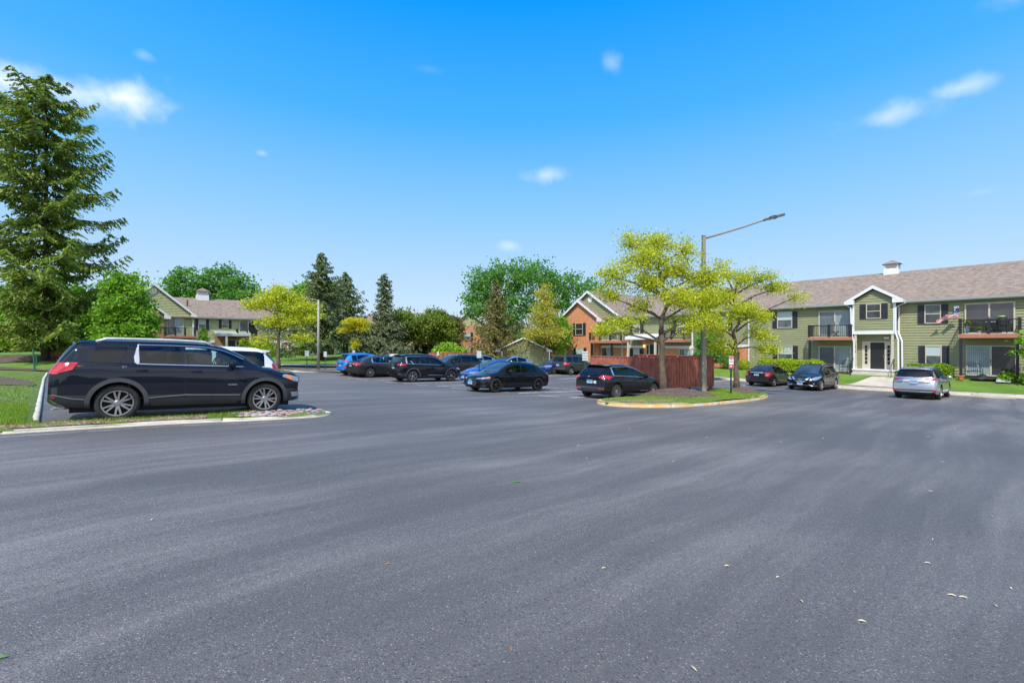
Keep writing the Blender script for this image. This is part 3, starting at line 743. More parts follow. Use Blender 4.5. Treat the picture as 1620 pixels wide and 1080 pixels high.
    def gwall(s, name, sm, hw, d, z0, ze, zr, mat):
        k = (zr - ze) / hw
        if mat in (M_SIDE, M_SIDEL, M_SIDEG):
            mb = MB(); s.siding(mb, (sm - hw, d), (sm + hw, d), z0, zr - .05, lambda z: (0, 2 * hw) if z <= ze else (min((z - ze) / k, hw), max(2 * hw - (z - ze) / k, hw)))
            return s.add(name, mb, mat)
        mb = MB(); mb.prism([(sm - hw, d, z0), (sm + hw, d, z0), (sm + hw, d, ze), (sm, d, zr), (sm - hw, d, ze)], (0, .2, 0)); return s.add(name, mb, mat)
    def pipe(s, pts, mat=None, r=.045, name='downspout'):
        mb = MB()
        for a, b in zip(pts[:-1], pts[1:]): mb.bar(a, b, r * 2.1, r * 1.6)
        return s.add(name, mb, mat or M_TRIM)
    def vent(s, x, y, z, r=.28):
        mb = MB(); mb.lathe([(0.0, -.05), (r * .7, -.05), (r, -.06), (r * 1.12, -.03), (r * 1.12, .0)], 24, (x, y, z), 'y'); return s.add('gable_vent', mb, M_TRIM, smooth=False)
    def cupola(s, x, y, z, w=1.0, hz=1.0):
        a = w / 2; mb = MB(); mb.box(x - a * 1.12, x + a * 1.12, y - a * 1.12, y + a * 1.12, z - .5, z + hz * .42).box(x - a, x + a, y - a, y + a, z + hz * .42, z + hz * .5)
        for sx in (-1, 1):
            for sy in (-1, 1): mb.box(x + sx * a - .09 * (sx > 0) - .0, x + sx * a + .09 * (sx < 0), y + sy * a - .09 * (sy > 0), y + sy * a + .09 * (sy < 0), z + hz * .5, z + hz)
        k = z + hz * .5
        while k < z + hz - .02: mb.prism([(x - a + .03, y - a + .06, k), (x + a - .03, y - a + .06, k), (x + a - .03, y + a - .06, k), (x - a + .03, y + a - .06, k)], (0, 0, .035)); k += .07
        mb.box(x - a + .12, x + a - .12, y - a + .12, y + a - .12, z, z + hz)
        c = s.add('cupola', mb, M_TRIM)
        rf = MB(); b = a * 1.35; zt = z + hz
        for q in (((x - b, y - b), (x + b, y - b)), ((x + b, y - b), (x + b, y + b)), ((x + b, y + b), (x - b, y + b)), ((x - b, y + b), (x - b, y - b))):
            rf.face([(*q[0], zt), (*q[1], zt), (x, y, zt + .42 * w)])
        rf.face([(x - b, y - b, zt), (x - b, y + b, zt), (x + b, y + b, zt), (x + b, y - b, zt)])
        s.add('cupola_roof', rf, M_ROOF, c); return c

RV = Vector((.6361, -.7716))
# ---- right building
B = Bld('apartment_building', (18.69, 46.40), RV, -.95, 'long two storey green sided apartment building with a gabled entrance porch, nearest on the right')
B.wall('front_wall', (5.3, 0), (29, 0), -.95, 4.5, M_SIDE)
B.flat('brick_base', (-1.5, -.03), (5.3, -.03), -1.3, 1.13, M_BRICK, .12)
B.wall('upper_wall', (-1.5, 0), (5.3, 0), 1.33, 4.5, M_SIDE)
t = MB(); t.box(-1.5, 5.34, -.09, -.0, 1.13, 1.34); B.add('band_board', t, M_TRIM)
B.wall('end_wall', (29, 0), (29, 12.6), -.95, 4.5, M_SIDE); B.wall('end_wall', (-1.5, 12.6), (-1.5, 0), -1.3, 4.5, M_SIDE); B.wall('rear_wall', (29, 12.6), (-1.5, 12.6), -.95, 4.5, M_SIDE)
B.roof(-1.5, 29, 0, 12.6, 4.66, 7.60)
B.gutter(-1.8, 12.9, -.45, 4.66); B.gutter(16.4, 29.3, -.45, 4.66)
B.window(7.72, 8.92, 2.84, 4.26, lo=M_GMID); B.window(7.76, 8.95, -.14, 1.27, lo=M_GMID)
B.window(2.39, 3.51, -.28, .98, d=-.03, lo=M_GBLD); B.window(2.25, 3.35, 2.75, 4.1, lo=M_GMID)
B.slider(10.9, 13.2, 2.1, 4.16, L=M_GBLD, Rr=M_GBLV); B.slider(10.9, 13.15, -.78, 1.28, L=M_GBLD, Rr=M_GBLV)
B.balcony(10.5, 13.42, 1.76, 2.03, 1.3, .92, 3)
t = MB(); t.box(10.52, 10.66, -1.28, -1.14, -1.05, 1.76); B.add('deck_post', t, M_BLACK)
B.window(17.51, 18.38, 2.93, 4.28, up=M_GMID, lo=M_GDARK, shw=.37); B.window(17.55, 18.42, -.07, 1.35, shw=.37)
B.slider(19.57, 21.91, 2.17, 4.24, L=M_GDARK, Rr=M_GDARK); B.slider(19.63, 21.99, -.67, 1.38, L=M_GBLV, Rr=M_GDARK)
B.balcony(19.4, 22.2, 1.87, 2.17, 1.3, .92, 3)
for x in (19.5, 22.05):
    t = MB(); t.box(x - .07, x + .07, -1.26, -1.12, -1.0, 1.87); t.box(x - .13, x + .13, -1.32, -1.06, -1.0, -.86); B.add('deck_post', t, M_BLACK)
B.window(24.3, 25.3, 2.93, 4.28); B.window(24.3, 25.3, -.07, 1.35)
# entrance gable
gl, gr, gd = 13.45, 15.95, -.75; gm = (gl + gr) / 2
B.gwall('gable_wall', gm, (gr - gl) / 2, gd, 2.43, 4.75, 5.58, M_SIDE)
B.wall('gable_side_wall', (gr, gd), (gr, 0), 2.43, 4.55, M_SIDE); B.wall('gable_side_wall', (gl, 0), (gl, gd), 2.43, 4.55, M_SIDE)
B.xgable(gm, 1.78, gd, 4.5, 4.72, 5.88, rake=.18, over=.25)
t = MB(); t.box(gl - .05, gr + .05, gd - .05, gd + .02, 2.2, 2.45); t.box(gr - .02, gr + .05, gd + .02, 0, 2.2, 2.45); t.box(gl - .05, gl + .02, gd + .02, 0, 2.2, 2.45); t.box(gl + .03, gr - .03, gd + .03, -.03, 2.3, 2.34)
for x in (gl, gr): t.box(x - .07, x + .07, gd - .05, gd + .06, 2.45, 4.72)
B.add('gable_trim', t, M_TRIM)
B.window(14.27, 15.17, 3.38, 4.50, d=gd, up=M_GDARK, lo=M_GDARK, shw=.40)
lit = plain('warm_lamp_reflection', (.6, .25, .04), .4)
for x in (gl + .12, gr - .12):
    t = MB(); t.box(x - .075, x + .075, gd - .0, gd + .15, -.47, 2.2).box(x - .1, x + .1, gd - .025, gd + .175, 1.72, 1.78).box(x - .1, x + .1, gd - .025, gd + .175, -.47, -.3); B.add('porch_column', t, M_BEIGE)
t = MB(); t.box(13.84, 15.7, -.07, -.02, 1.58, 1.66)
for a, b in ((13.84, 13.93), (14.27, 14.36), (15.24, 15.33), (15.61, 15.70)): t.box(a, b, -.075, -.02, -.47, 1.58)
for a, b in ((13.93, 14.27), (15.33, 15.61)): t.box(a, b, -.05, -.02, -.47, 1.58)
sf = B.add('door_surround', t, M_BEIGE)
for a, b in ((14.02, 14.18), (15.40, 15.55)):
    for i in range(5): g_ = MB(); g_.box(a, b, -.062, -.052, -.1 + i * .3, .15 + i * .3); B.add('pane', g_, M_GDARK, sf)
t = MB(); t.box(14.36, 15.24, -.055, -.02, -.47, 1.57)
for xa in (14.44, 14.83):
    for za, zb_ in ((-.38, .1), (.18, .68), (.78, 1.2), (1.28, 1.48)):
        t.box(xa, xa + .33, -.062, -.056, za, zb_).box(xa + .05, xa + .28, -.07, -.063, za + .05, zb_ - .05)
dr = B.add('door', t, M_DOOR); t = MB(); t.box(15.15, 15.19, -.11, -.07, .38, .62).box(15.15, 15.19, -.09, -.07, .25, .3); B.add('handle', t, plain('brass', (.5, .42, .28), .3, 1), dr)
t = MB(); t.box(gl - .05, gr + .05, gd - .25, -.02, -.56, -.47); B.add('porch_floor', t, M_TRIM)
t = MB(); t.box(gl, gr, gd - .2, -.02, -1.5, -.56).box(gl, gr + .05, gd - .58, gd - .2, -1.6, -.80).box(gl, gr + .05, gd - .96, gd - .58, -1.7, -1.02); B.add('porch_steps', t, M_CONC)
for x in (gl + .05, gr - .02):
    t = MB(); t.tube([(x, gd - .95, -1.02), (x, gd - .95, -.1), (x, gd - .1, .38), (x, gd - .1, -.47)], .022, 6); B.add('handrail', t, M_BLACK)
o = text_mesh('1\n3\n1\n6', .20, M_BLACK, B.root, Matrix.Translation((gl + .12, gd - .012, 1.18 + .95)) @ Matrix.Rotation(R(90), 4, 'X'), 'house_number')
lm = MB(); lm.box(15.2, 15.5, gd * .0 - .1, -.02, 1.85, 1.98); B.add('porch_lamp', lm, M_TRIM)
for pts in ([(16.55, -.5, 4.5), (16.1, -.35, 4.3), (16.02, -.78, 4.15), (16.02, -.82, 2.3), (16.18, -.85, 1.8), (16.2, -.85, -1.0)], [(16.08, -.06, 4.3), (16.08, -.06, 2.2), (16.3, -.3, 1.6), (16.32, -.3, -.95)],
            [(12.9, -.5, 4.5), (13.3, -.82, 4.3), (13.36, -.84, 2.2), (13.52, -.86, 1.6), (13.5, -.86, -.7), (13.35, -1.0, -.95)], [(5.3, -.45, 4.5), (5.3, -.1, 4.35), (5.3, -.1, -1.2)]):
    B.pipe(pts)
B.cupola(14.5, 6.3, 7.42, .92, .86)
for x, y in ((7.2, 3.0), (1.5, 4.0), (21, 4.2)): t = MB(); t.tube([(x, y, 5.9), (x, y, 6.6)], .05, 8); B.add('vent_pipe', t, M_DARK)
t = MB(); t.box(19.05, 19.3, -.22, -.02, 3.95, 4.1); t.lathe([(0, -.2), (.09, -.18), (.1, -.1), (.05, -.02)], 12, (19.15, -.05, 3.8), 'y'); B.add('flood_light', t, M_TRIM)

# ---- centre building
C2 = Bld('apartment_building', (6.164, 55.83), RV, -1.2, 'apartment building with an orange brick gable and green siding behind the red fence enclosure')
C2.gwall('gable_wall', 4.25, 4.55, 0, -1.2, 4.35, 7.35, M_SIDE)
C2.xgable(4.25, 4.75, 0, 9, 4.3, 7.5, rake=.2, over=.3)
C2.vent(4.46, 0, 6.5, .3)
C2.gwall('brick_gable_wall', 3.3, 2.82, -.6, -1.2, 4.3, 6.25, M_BRICK)
for xa_, xb_ in ((5.92, 6.12), (.48, .68)): t = MB(); t.box(xa_, xb_, -.4, .1, -1.2, 4.3); C2.add('brick_return', t, M_BRICK)
C2.xgable(3.3, 3.5, -.6, 6, 4.08, 6.48, rake=.2, over=.3)
C2.window(2.79, 3.95, 2.42, 3.8, d=-.6, up=M_GDARK, lo=M_GDARK); C2.window(2.9, 4.05, -.45, .95, d=-.6, up=M_GBLH)
C2.balcony(5.6, 9.95, 1.5, 1.8, 1.5, .85, 4)
for x in (5.85, 8.6): t = MB(); t.box(x - .09, x + .09, -1.45, -1.27, -1.2, 1.5); C2.add('deck_post', t, M_BLACK)
C2.slider(6.3, 8.4, 1.82, 3.8, L=M_GBLV, Rr=M_GMID); C2.slider(6.15, 7.75, -.8, 1.0, L=M_GMID, Rr=M_GBLV)
C2.wall('front_wall', (8.8, 0), (17.1, 0), 1.2, 4.3, M_SIDE)
C2.flat('brick_base', (6.15, -.03), (17.1, -.03), -1.2, 1.02, M_BRICK, .1)
C2.flat('brick_wall', (11.55, -.06), (13.95, -.06), 1.0, 1.9, M_BRICK, .1)
for xa_, xb_ in ((6.15, 11.5), (14, 17.1)): t = MB(); t.box(xa_, xb_, -.1, -.0, 1.0, 1.24); C2.add('band_board', t, M_TRIM)
C2.wall('end_wall', (17.1, 0), (17.1, 12), -1.2, 4.3, M_SIDE); C2.wall('end_wall', (-.3, 12), (-.3, .2), -1.2, 4.3, M_SIDE); C2.wall('rear_wall', (17.1, 12), (-.3, 12), -1.2, 4.3, M_SIDE)
C2.roof(4.5, 17.1, 0, 12.6, 4.3, 7.12); C2.gutter(9.1, 17.4, -.45, 4.3)
C2.window(10.36, 11.24, 2.52, 3.82, up=M_GBLH, lo=M_GMID); C2.window(10.43, 11.21, -.3, .92, d=-.03)
C2.window(15.4, 16.4, 2.4, 3.7); C2.slider(15.6, 16.9, -.7, .98)
t = MB(); t.prism([(10.5, -1.6, 2.05), (14.1, -1.6, 2.05), (14.1, 0, 2.35), (10.5, 0, 2.35)], (0, 0, .08)); t.box(10.5, 14.1, -1.65, -1.55, 1.85, 2.08); C2.add('porch_canopy', t, M_TRIM)
for x in (10.75, 13.9): t = MB(); t.box(x - .09, x + .09, -1.5, -1.32, -1.2, 1.86); C2.add('porch_column', t, M_BEIGE)
t = MB(); t.box(11.95, 13.65, -.12, -.07, -.7, 1.42); sf = C2.add('door_surround', t, M_BEIGE)
t = MB(); t.box(12.45, 13.36, -.15, -.12, -.65, 1.34); C2.add('door', t, M_DOOR, sf); t = MB(); t.box(12.08, 12.28, -.14, -.12, -.4, 1.25); C2.add('pane', t, M_GDARK, sf)
lamp_m = NT('lit_lamp'); lamp_m.b.inputs['Emission Color'].default_value = (1, .42, .12, 1); lamp_m.b.inputs['Emission Strength'].default_value = 1.6; lamp_m.color((.6, .3, .1)); lamp_m = lamp_m.m
t = MB(); t.box(11.68, 11.86, -.2, -.07, 1.05, 1.32); C2.add('wall_lamp', t, lamp_m)
C2.balcony(14.2, 16.9, 1.6, 1.88, 1.3, .85, 3)
C2.pipe([(9.0, -.1, 4.2), (9.0, -.1, -1.2)]); C2.pipe([(17.0, -.1, 4.1), (17.0, -.1, -1.2)])

# ---- left building
Lb = Bld('apartment_building', (-39.83, 56.90), Vector((.7716, .6361)), -.6, 'green and brick apartment building at the far left, behind the big black SUV')
Lb.wall('front_wall', (-.1, 0), (17.5, 0), 1.6, 4.55, M_SIDEL)
Lb.wall('lower_wall', (11.2, 0), (17.5, 0), -.6, 1.6, M_SIDEL); Lb.wall('lower_wall', (-.1, 0), (2.3, 0), 1.6 - .9, 1.6, M_SIDEL)
Lb.flat('brick_base', (2.24, -.08), (6.2, -.08), -.6, 2.42, M_BRICKD, .1); Lb.flat('brick_base', (6.2, -.04), (11.2, -.04), -.6, 1.56, M_BRICKD, .1); Lb.flat('brick_base', (-.1, -.04), (2.24, -.04), -.6, 1.5, M_BRICKD, .1)
for xa_, xb_ in ((.2, 2.24), (6.0, 11.3)): t = MB(); t.box(xa_, xb_, -.12, 0, 1.51, 1.79); Lb.add('band_board', t, M_TRIM)
Lb.roof(-3.6, 17.5, 0, 12.6, 4.72, 7.6); Lb.gutter(.1, 17.7, -.45, 4.72)
Lb.wall('end_wall', (17.5, 0), (17.5, 12), -.6, 4.5, M_SIDEL); Lb.wall('rear_wall', (17.5, 12.6), (-9, 12.6), -.6, 4.5, M_SIDEL)
Lb.gwall('gable_wall', -3.84, 4.0, 0, -.6, 4.75, 8.4, M_SIDEL)
Lb.xgable(-3.84, 4.2, 0, 9, 4.82, 8.62, rake=.22, over=.3)
Lb.vent(-4.0, 0, 7.75, .38)
Lb.gwall('brick_gable_wall', -5.6, 2.65, -.35, -.6, 4.75, 7.2, M_BRICKD)
t = MB(); t.box(-3.15, -2.95, -.15, .1, -.6, 4.75); Lb.add('brick_return', t, M_BRICKD)
Lb.xgable(-5.6, 3.3, -.35, 6, 4.62, 7.6, rake=.2, over=.3)
Lb.slider(-2.66, -1.0, 2.43, 4.62, L=M_GMID, Rr=M_GBLV); Lb.balcony(-2.9, .15, 2.1, 2.4, .9, .95, 4)
Lb.slider(-2.66, -1.0, -.5, 1.6)
Lb.window(.5, 1.29, 3.12, 4.5, up=M_GBLH, lo=M_GMID, shw=.33); Lb.window(3.02, 3.75, 3.35, 4.5, up=M_GDARK, lo=M_GDARK, shw=.33)
Lb.slider(4.98, 7.0, 2.38, 4.5, L=M_GMID, Rr=M_GDARK); Lb.balcony(4.55, 8.0, 2.05, 2.32, 1.1, .95, 4)
Lb.window(8.5, 9.35, 3.15, 4.48, shw=.33); Lb.window(8.46, 9.38, .2, 1.42, d=-.04, lo=M_GDARK, up=M_GMID, shw=.33); Lb.window(14.2, 15.05, -.1, .98, lo=M_GDARK, up=M_GMID, sh=False); Lb.window(13.2, 14.1, 3.15, 4.48, shw=.33)
for x in (8.0,): t = MB(); t.box(x - .1, x + .1, -1.05, -.85, -.6, 2.05); Lb.add('deck_post', t, M_BLACK)
t = MB(); t.prism([(2.1, -1.5, 2.58), (6.1, -1.5, 2.58), (6.1, 0, 2.95), (2.1, 0, 2.95)], (0, 0, .08)); t.box(2.1, 6.1, -1.55, -1.45, 2.36, 2.62); Lb.add('porch_canopy', t, M_GUT)
for x, mt in ((3.35, M_TRIM), (5.95, M_BEIGE)): t = MB(); t.box(x - .11, x + .11, -1.5, -1.3, -.6, 2.36); Lb.add('porch_column', t, mt)
t = MB(); t.box(3.6, 5.3, -.16, -.09, -.3, 1.95); sf = Lb.add('door_surround', t, M_BEIGE); t = MB(); t.box(3.7, 4.47, -.19, -.16, -.28, 1.85); Lb.add('door', t, M_DOOR, sf); t = MB(); t.box(4.7, 4.92, -.18, -.16, 0, 1.7); Lb.add('pane', t, M_GDARK, sf)
for x in (9.95, 10.85, 12.2, -.05): Lb.pipe([(x, -.12, 4.4), (x, -.12, -.5)], r=.07)
Lb.cupola(1.5, 6.3, 7.55, 1.25, 1.0)
t = MB(); t.tube([(-1.6 + 1.2, 3.2, 6.0), (-1.6 + 1.2, 3.2, 7.1)], .07, 8); Lb.add('vent_pipe', t, M_DARK)
t = MB(); t.box(15.7, 17.2, -.08, -.0, -.6, 1.5); Lb.add('dark_doorway', t, M_DOOR)

# ---- buildings beyond the trees
D1 = Bld('apartment_building', (-23.8, 70), Vector((.996, -.08)).normalized(), -1.0, 'olive sided apartment building half hidden behind the two spruces and rounded trees')
M_OL = mk_siding('olive_siding', (.16, .155, .085)); M_BRN = plain('brown_wood', (.05, .026, .02), .7, var=.2)
D1.wall('front_wall', (0, 0), (12.6, 0), -1, 4.1, M_OL); D1.wall('end_wall', (12.6, 0), (12.6, 11), -1, 4.1, M_OL); D1.wall('end_wall', (0, 11), (0, 0), -1, 4.1, M_OL)
D1.roof(0, 12.6, 0, 11, 4.15, 6.4)
for x in (1.0, 4.4, 6.9): D1.window(x, x + .95, -.2, 1.0, lo=M_GDARK, up=M_GMID); D1.window(x, x + .95, 2.3, 3.6, lo=M_GDARK)
D1.balcony(8.2, 12.2, 1.35, 1.6, 1.6, .95, 4); D1.slider(8.8, 11.2, -.9, 1.1, L=M_GDARK, Rr=M_GDARK); D1.slider(8.8, 11.2, 1.7, 3.7, L=M_GDARK, Rr=M_GDARK)
for x in (8.3, 10.2, 12.1): t = MB(); t.box(x - .1, x + .1, -1.55, -1.35, -1, 1.35); D1.add('deck_post', t, M_BRN)
t = MB(); t.box(-.6, 1.2, -1.5, 0, 1.85, 2.05); D1.add('porch_canopy', t, M_TRIM)
D2 = Bld('apartment_building', (-11.7, 74.5), Vector((.98, .18)).normalized(), -1.0, 'distant brick apartment building with black balcony seen between the rounded trees and brown spruce')
D2.flat('brick_wall', (2.0, 0), (9.5, 0), -1, 4.3, M_BRICK, .2); D2.gwall('gable_wall', 4.6, 4.6, .25, -1, 3.3, 6.6, M_SIDEL)
D2.xgable(4.6, 4.8, .25, 10, 3.2, 6.75, rake=.2, over=.4)
D2.slider(.3, 1.5, 1.8, 3.6, d=.2, L=M_GDARK, Rr=M_GDARK); D2.balcony(.2, 3.2, 1.2, 1.5, 1.3, .9, 3); D2.slider(.3, 1.8, -.9, .9, d=.2, L=M_GDARK)
D2.window(3.9, 4.9, 1.9, 3.2); D2.window(3.9, 4.9, -.4, .8)
for x in (1.9, 3.1): t = MB(); t.box(x - .1, x + .1, -1.2, -1.0, -1, 1.2); D2.add('deck_post', t, M_BLACK)
D2.pipe([(0, 0, 3.4), (0, 0, -.9)], r=.12)
D2.flat('end_wall', (9.2, .25), (9.2, 10), -1, 3.2, M_SIDEL, .1)
D3 = Bld('apartment_building', (12, 92), Vector((1, 0)), -1.2, 'far apartment block barely showing behind the tall green trees')
D3.wall('front_wall', (-22, 0), (-8, 0), -1.2, 3.6, M_OL); D3.roof(-22, -8, 0, 10, 3.6, 5.6); D3.window(-20, -19, 1.8, 3.0); D3.window(-14, -13, 1.8, 3.0)

# ---- green garage
G = Bld('garage', (-1.25, 50), Vector((1, 0)), -1.25, 'low green sided garage with white rake boards left of the orange brick gable', 'garage')
G.gwall('front_wall', 2.5, 2.9, 0, -1.25, .6, 1.95, M_SIDEG); G.xgable(2.5, 3.15, 0, 8, .66, 2.12, rake=.11, over=.2)
G.wall('side_wall', (5.4, 0), (5.4, 8), -1.25, .6, M_SIDEG); G.wall('side_wall', (.1, 8), (.1, 0), -1.25, .6, M_SIDEG)
G.pipe([(.15, -.1, .6), (.15, -.1, -1.2)], r=.06); G.pipe([(5.35, -.1, .6), (5.35, -.1, -1.2)], r=.06)

# ---------------------------------------------------------------- fences
def board_fence(name, runs, z0f, z1f, label, mat=None, board=.14, thick=.02, both=True, gap=.0):
    root = empty(name, (runs[0][0][0], runs[0][0][1], z0f(*runs[0][0])), label=label, cat='fence'); L0 = root.location.copy()
    for a, b in runs:
        a = Vector(a); b = Vector(b); d = (b - a).normalized(); n_ = Vector((-d.y, d.x)); Ln = (b - a).length; mb = MB(); k = 0; i = 0
        rr = random.Random(int(Ln * 100))
        while k < Ln - .02:
            w = min(board, Ln - k); off = (.022 if i % 2 else -.0) ; p = a + d * (k - .01) - n_ * off; q = a + d * (k + w + .012 - .02) - n_ * off
            za = z0f(p.x, p.y) + rr.uniform(0, .03); zc = z1f(p.x, p.y); zd = z1f(q.x, q.y)
            e = -n_ * thick
            mb.prism([(p.x - L0.x, p.y - L0.y, za - L0.z), (q.x - L0.x, q.y - L0.y, za - L0.z), (q.x + e.x - L0.x, q.y + e.y - L0.y, za - L0.z), (p.x + e.x - L0.x, p.y + e.y - L0.y, za - L0.z)], (0, 0, min(zc, zd) - za))
            k += board; i += 1
        mb.build('board_panel', mat or M_FENCE, root)
        r = MB()
        zc0 = z1f(*a); zc1 = z1f(*b)
        r.bar((a.x - L0.x, a.y - L0.y, zc0 + .02 - L0.z), (b.x - L0.x, b.y - L0.y, zc1 + .02 - L0.z), .12, .045)
        for hh in (.25, .55, .88):
            p = a + n_ * .045; q = b + n_ * .045
            r.bar((p.x - L0.x, p.y - L0.y, (z0f(*a) * (1 - hh) + zc0 * hh) - L0.z), (q.x - L0.x, q.y - L0.y, (z0f(*b) * (1 - hh) + zc1 * hh) - L0.z), .05, .09)
        r.build('rail', mat or M_FENCE, root)
        k = 0.06
        while k <= Ln:
            p = a + d * min(k, Ln - .06) + n_ * .11; pm = MB(); zz = gz(p.x, p.y) - .05
            pm.box(p.x - .05 - L0.x, p.x + .05 - L0.x, p.y - .05 - L0.y, p.y + .05 - L0.y, zz - L0.z, z1f(p.x, p.y) - .02 - L0.z); pm.build('post', mat or M_FENCE, root); k += 2.2
    return root
ec = Vector((8.25, 23.9)); e1 = ec + N * 4.75; e2 = ec + U * 5.3; e3 = e2 + N * 4.75
f0 = lambda x, y: gz(x, y) + .12
f1 = lambda x, y: .73 - .0 * x
board_fence('fence_enclosure', [(tuple(ec), tuple(e1)), (tuple(e2), tuple(ec)), (tuple(e1), tuple(e1 + U * 5.3))], lambda x, y: gz(x, y) + (.26 if (x - 8.25) > .3 else .1), f1, 'red stained board fence enclosure behind the island tree and lamp pole')
board_fence('fence', [((-9.5, 52), (-1.0, 52.5))], lambda x, y: -1.1, lambda x, y: .38, 'low red fence far back, left of the green garage')
board_fence('fence', [((4.9, 56), (6.5, 56.4))], lambda x, y: -1.15, lambda x, y: 1.25, 'short dark red fence between the garage and the orange brick gable')
board_fence('fence', [((-47, 45.4), (-42, 45.9))], lambda x, y: 0, lambda x, y: 1.45, 'dark red fence behind the big spruce trunk at left')
poly_surface('lawn', [(-64, 36.3), (-36.8, 36.3), (-29, 36.1), (-27.5, 44), (-30, 62), (-64, 62)], lambda x, y: gz(x, y) + .12 + .85 * max(0, min(1, (y - 36.5) / 6)) * max(0, min(1, (-31 - x) / 7)), M_GRASS, .9)
poly_surface('mulch_bed', [(-62, 39.2), (-52, 38.6), (-44, 38.9), (-40, 40), (-41, 43), (-62, 44)], lambda x, y: gz(x, y) + .17 + .85 * max(0, min(1, (y - 36.5) / 6)) * max(0, min(1, (-31 - x) / 7)), M_MULCH, .9)

# ---------------------------------------------------------------- trees
def mk_leaf(name, cols, trans=.35):
    m = NT(name); gi = m.n('ShaderNodeNewGeometry').outputs['Random Per Island']
    oi = m.n('ShaderNodeObjectInfo').outputs['Random']
    cols = [tuple(min(.8, x * 1.6) for x in q) for q in cols]
    c = m.ramp(gi, [(i / (len(cols) - 1), q) for i, q in enumerate(cols)])
    m.color(c); m.set(Roughness=.55); m.b.inputs['Specular IOR Level'].default_value = .3
    tr = m.n('ShaderNodeBsdfTranslucent'); tc_ = m.mix(1, c, (1.15, 1.25, .75), 'MULTIPLY'); m.l(tc_, tr.inputs['Color'])
    mx = m.n('ShaderNodeMixShader'); mx.inputs[0].default_value = trans
    m.l(m.b.outputs[0], mx.inputs[1]); m.l(tr.outputs[0], mx.inputs[2]); m.l(mx.outputs[0], m.out.inputs['Surface']); return m.m
L_SPR = mk_leaf('spruce_needles', [(.045, .078, .018), (.085, .135, .024), (.15, .205, .03), (.24, .27, .045)], .35)
L_SPRD = mk_leaf('dark_spruce_needles', [(.035, .06, .026), (.065, .10, .038), (.11, .14, .05), (.15, .17, .055)], .25)
L_SPRG = mk_leaf('grey_spruce_needles', [(.05, .07, .035), (.10, .13, .06), (.16, .19, .09)], .15)
L_SPRB = mk_leaf('brown_spruce_needles', [(.05, .05, .014), (.09, .085, .02), (.14, .12, .03), (.17, .16, .04)], .15)
L_LOC = mk_leaf('locust_leaves', [(.17, .21, .014), (.28, .32, .02), (.39, .40, .028), (.50, .47, .05)], .45)
L_LOCY = mk_leaf('gold_locust_leaves', [(.26, .26, .015), (.36, .33, .02), (.45, .38, .03)], .45)
L_GRN = mk_leaf('green_leaves', [(.05, .13, .025), (.085, .20, .035), (.13, .27, .05)], .5)
L_GRN2 = mk_leaf('fresh_leaves', [(.07, .16, .012), (.12, .24, .02), (.18, .31, .025)], .4)
L_OLV = mk_leaf('olive_leaves', [(.07, .11, .015), (.12, .17, .022), (.17, .21, .03)], .35)
L_YEL = mk_leaf('yellow_green_leaves', [(.18, .20, .025), (.30, .29, .04), (.42, .36, .08)], .4)
L_HEDGE = mk_leaf('hedge_leaves', [(.06, .13, .008), (.11, .20, .012), (.20, .30, .02)], .3)
L_HEDY = mk_leaf('yellow_hedge_leaves', [(.13, .20, .008), (.22, .30, .012), (.32, .38, .02)], .3)
L_BRT = mk_leaf('bright_shrub_leaves', [(.10, .20, .015), (.16, .28, .02), (.23, .35, .03)], .4)
L_PUR = mk_leaf('olive_brown_leaves', [(.09, .09, .03), (.15, .13, .05)], .3)
M_BARK = plain('bark', (.115, .088, .06), .95, var=.45, scale=5, bump=.6)
M_BARKD = plain('dark_bark', (.055, .042, .034), .95, var=.4, scale=6, bump=.6)

def leaf_cards(C, size, elong=1.5, flat=0.0, rg=None, nrm_bias=None, droop=0):
    """diamond shaped leaves at the points C, random orientation"""
    rg = rg or rng; n = len(C); C = np.asarray(C, float)
    a = rg.normal(size=(n, 3)); a[:, 2] *= (1 - flat); a[:, 2] -= droop; a /= np.linalg.norm(a, axis=1)[:, None] + 1e-9
    b = rg.normal(size=(n, 3)); b -= (b * a).sum(1)[:, None] * a
    if flat: b[:, 2] *= (1 - flat)
    b /= np.linalg.norm(b, axis=1)[:, None] + 1e-9
    s = size * rg.uniform(.6, 1.35, (n, 1))
    V = np.empty((n, 4, 3)); V[:, 0] = C - a * s * elong * .5; V[:, 1] = C + b * s * .5; V[:, 2] = C + a * s * elong * .5; V[:, 3] = C - b * s * .5
    return V.reshape(-1, 3), np.arange(n * 4).reshape(n, 4)
def tree_root(name, x, y, z, label, cat='tree', group=None): return empty(name, (x, y, z), label=label, cat=cat, group=group)

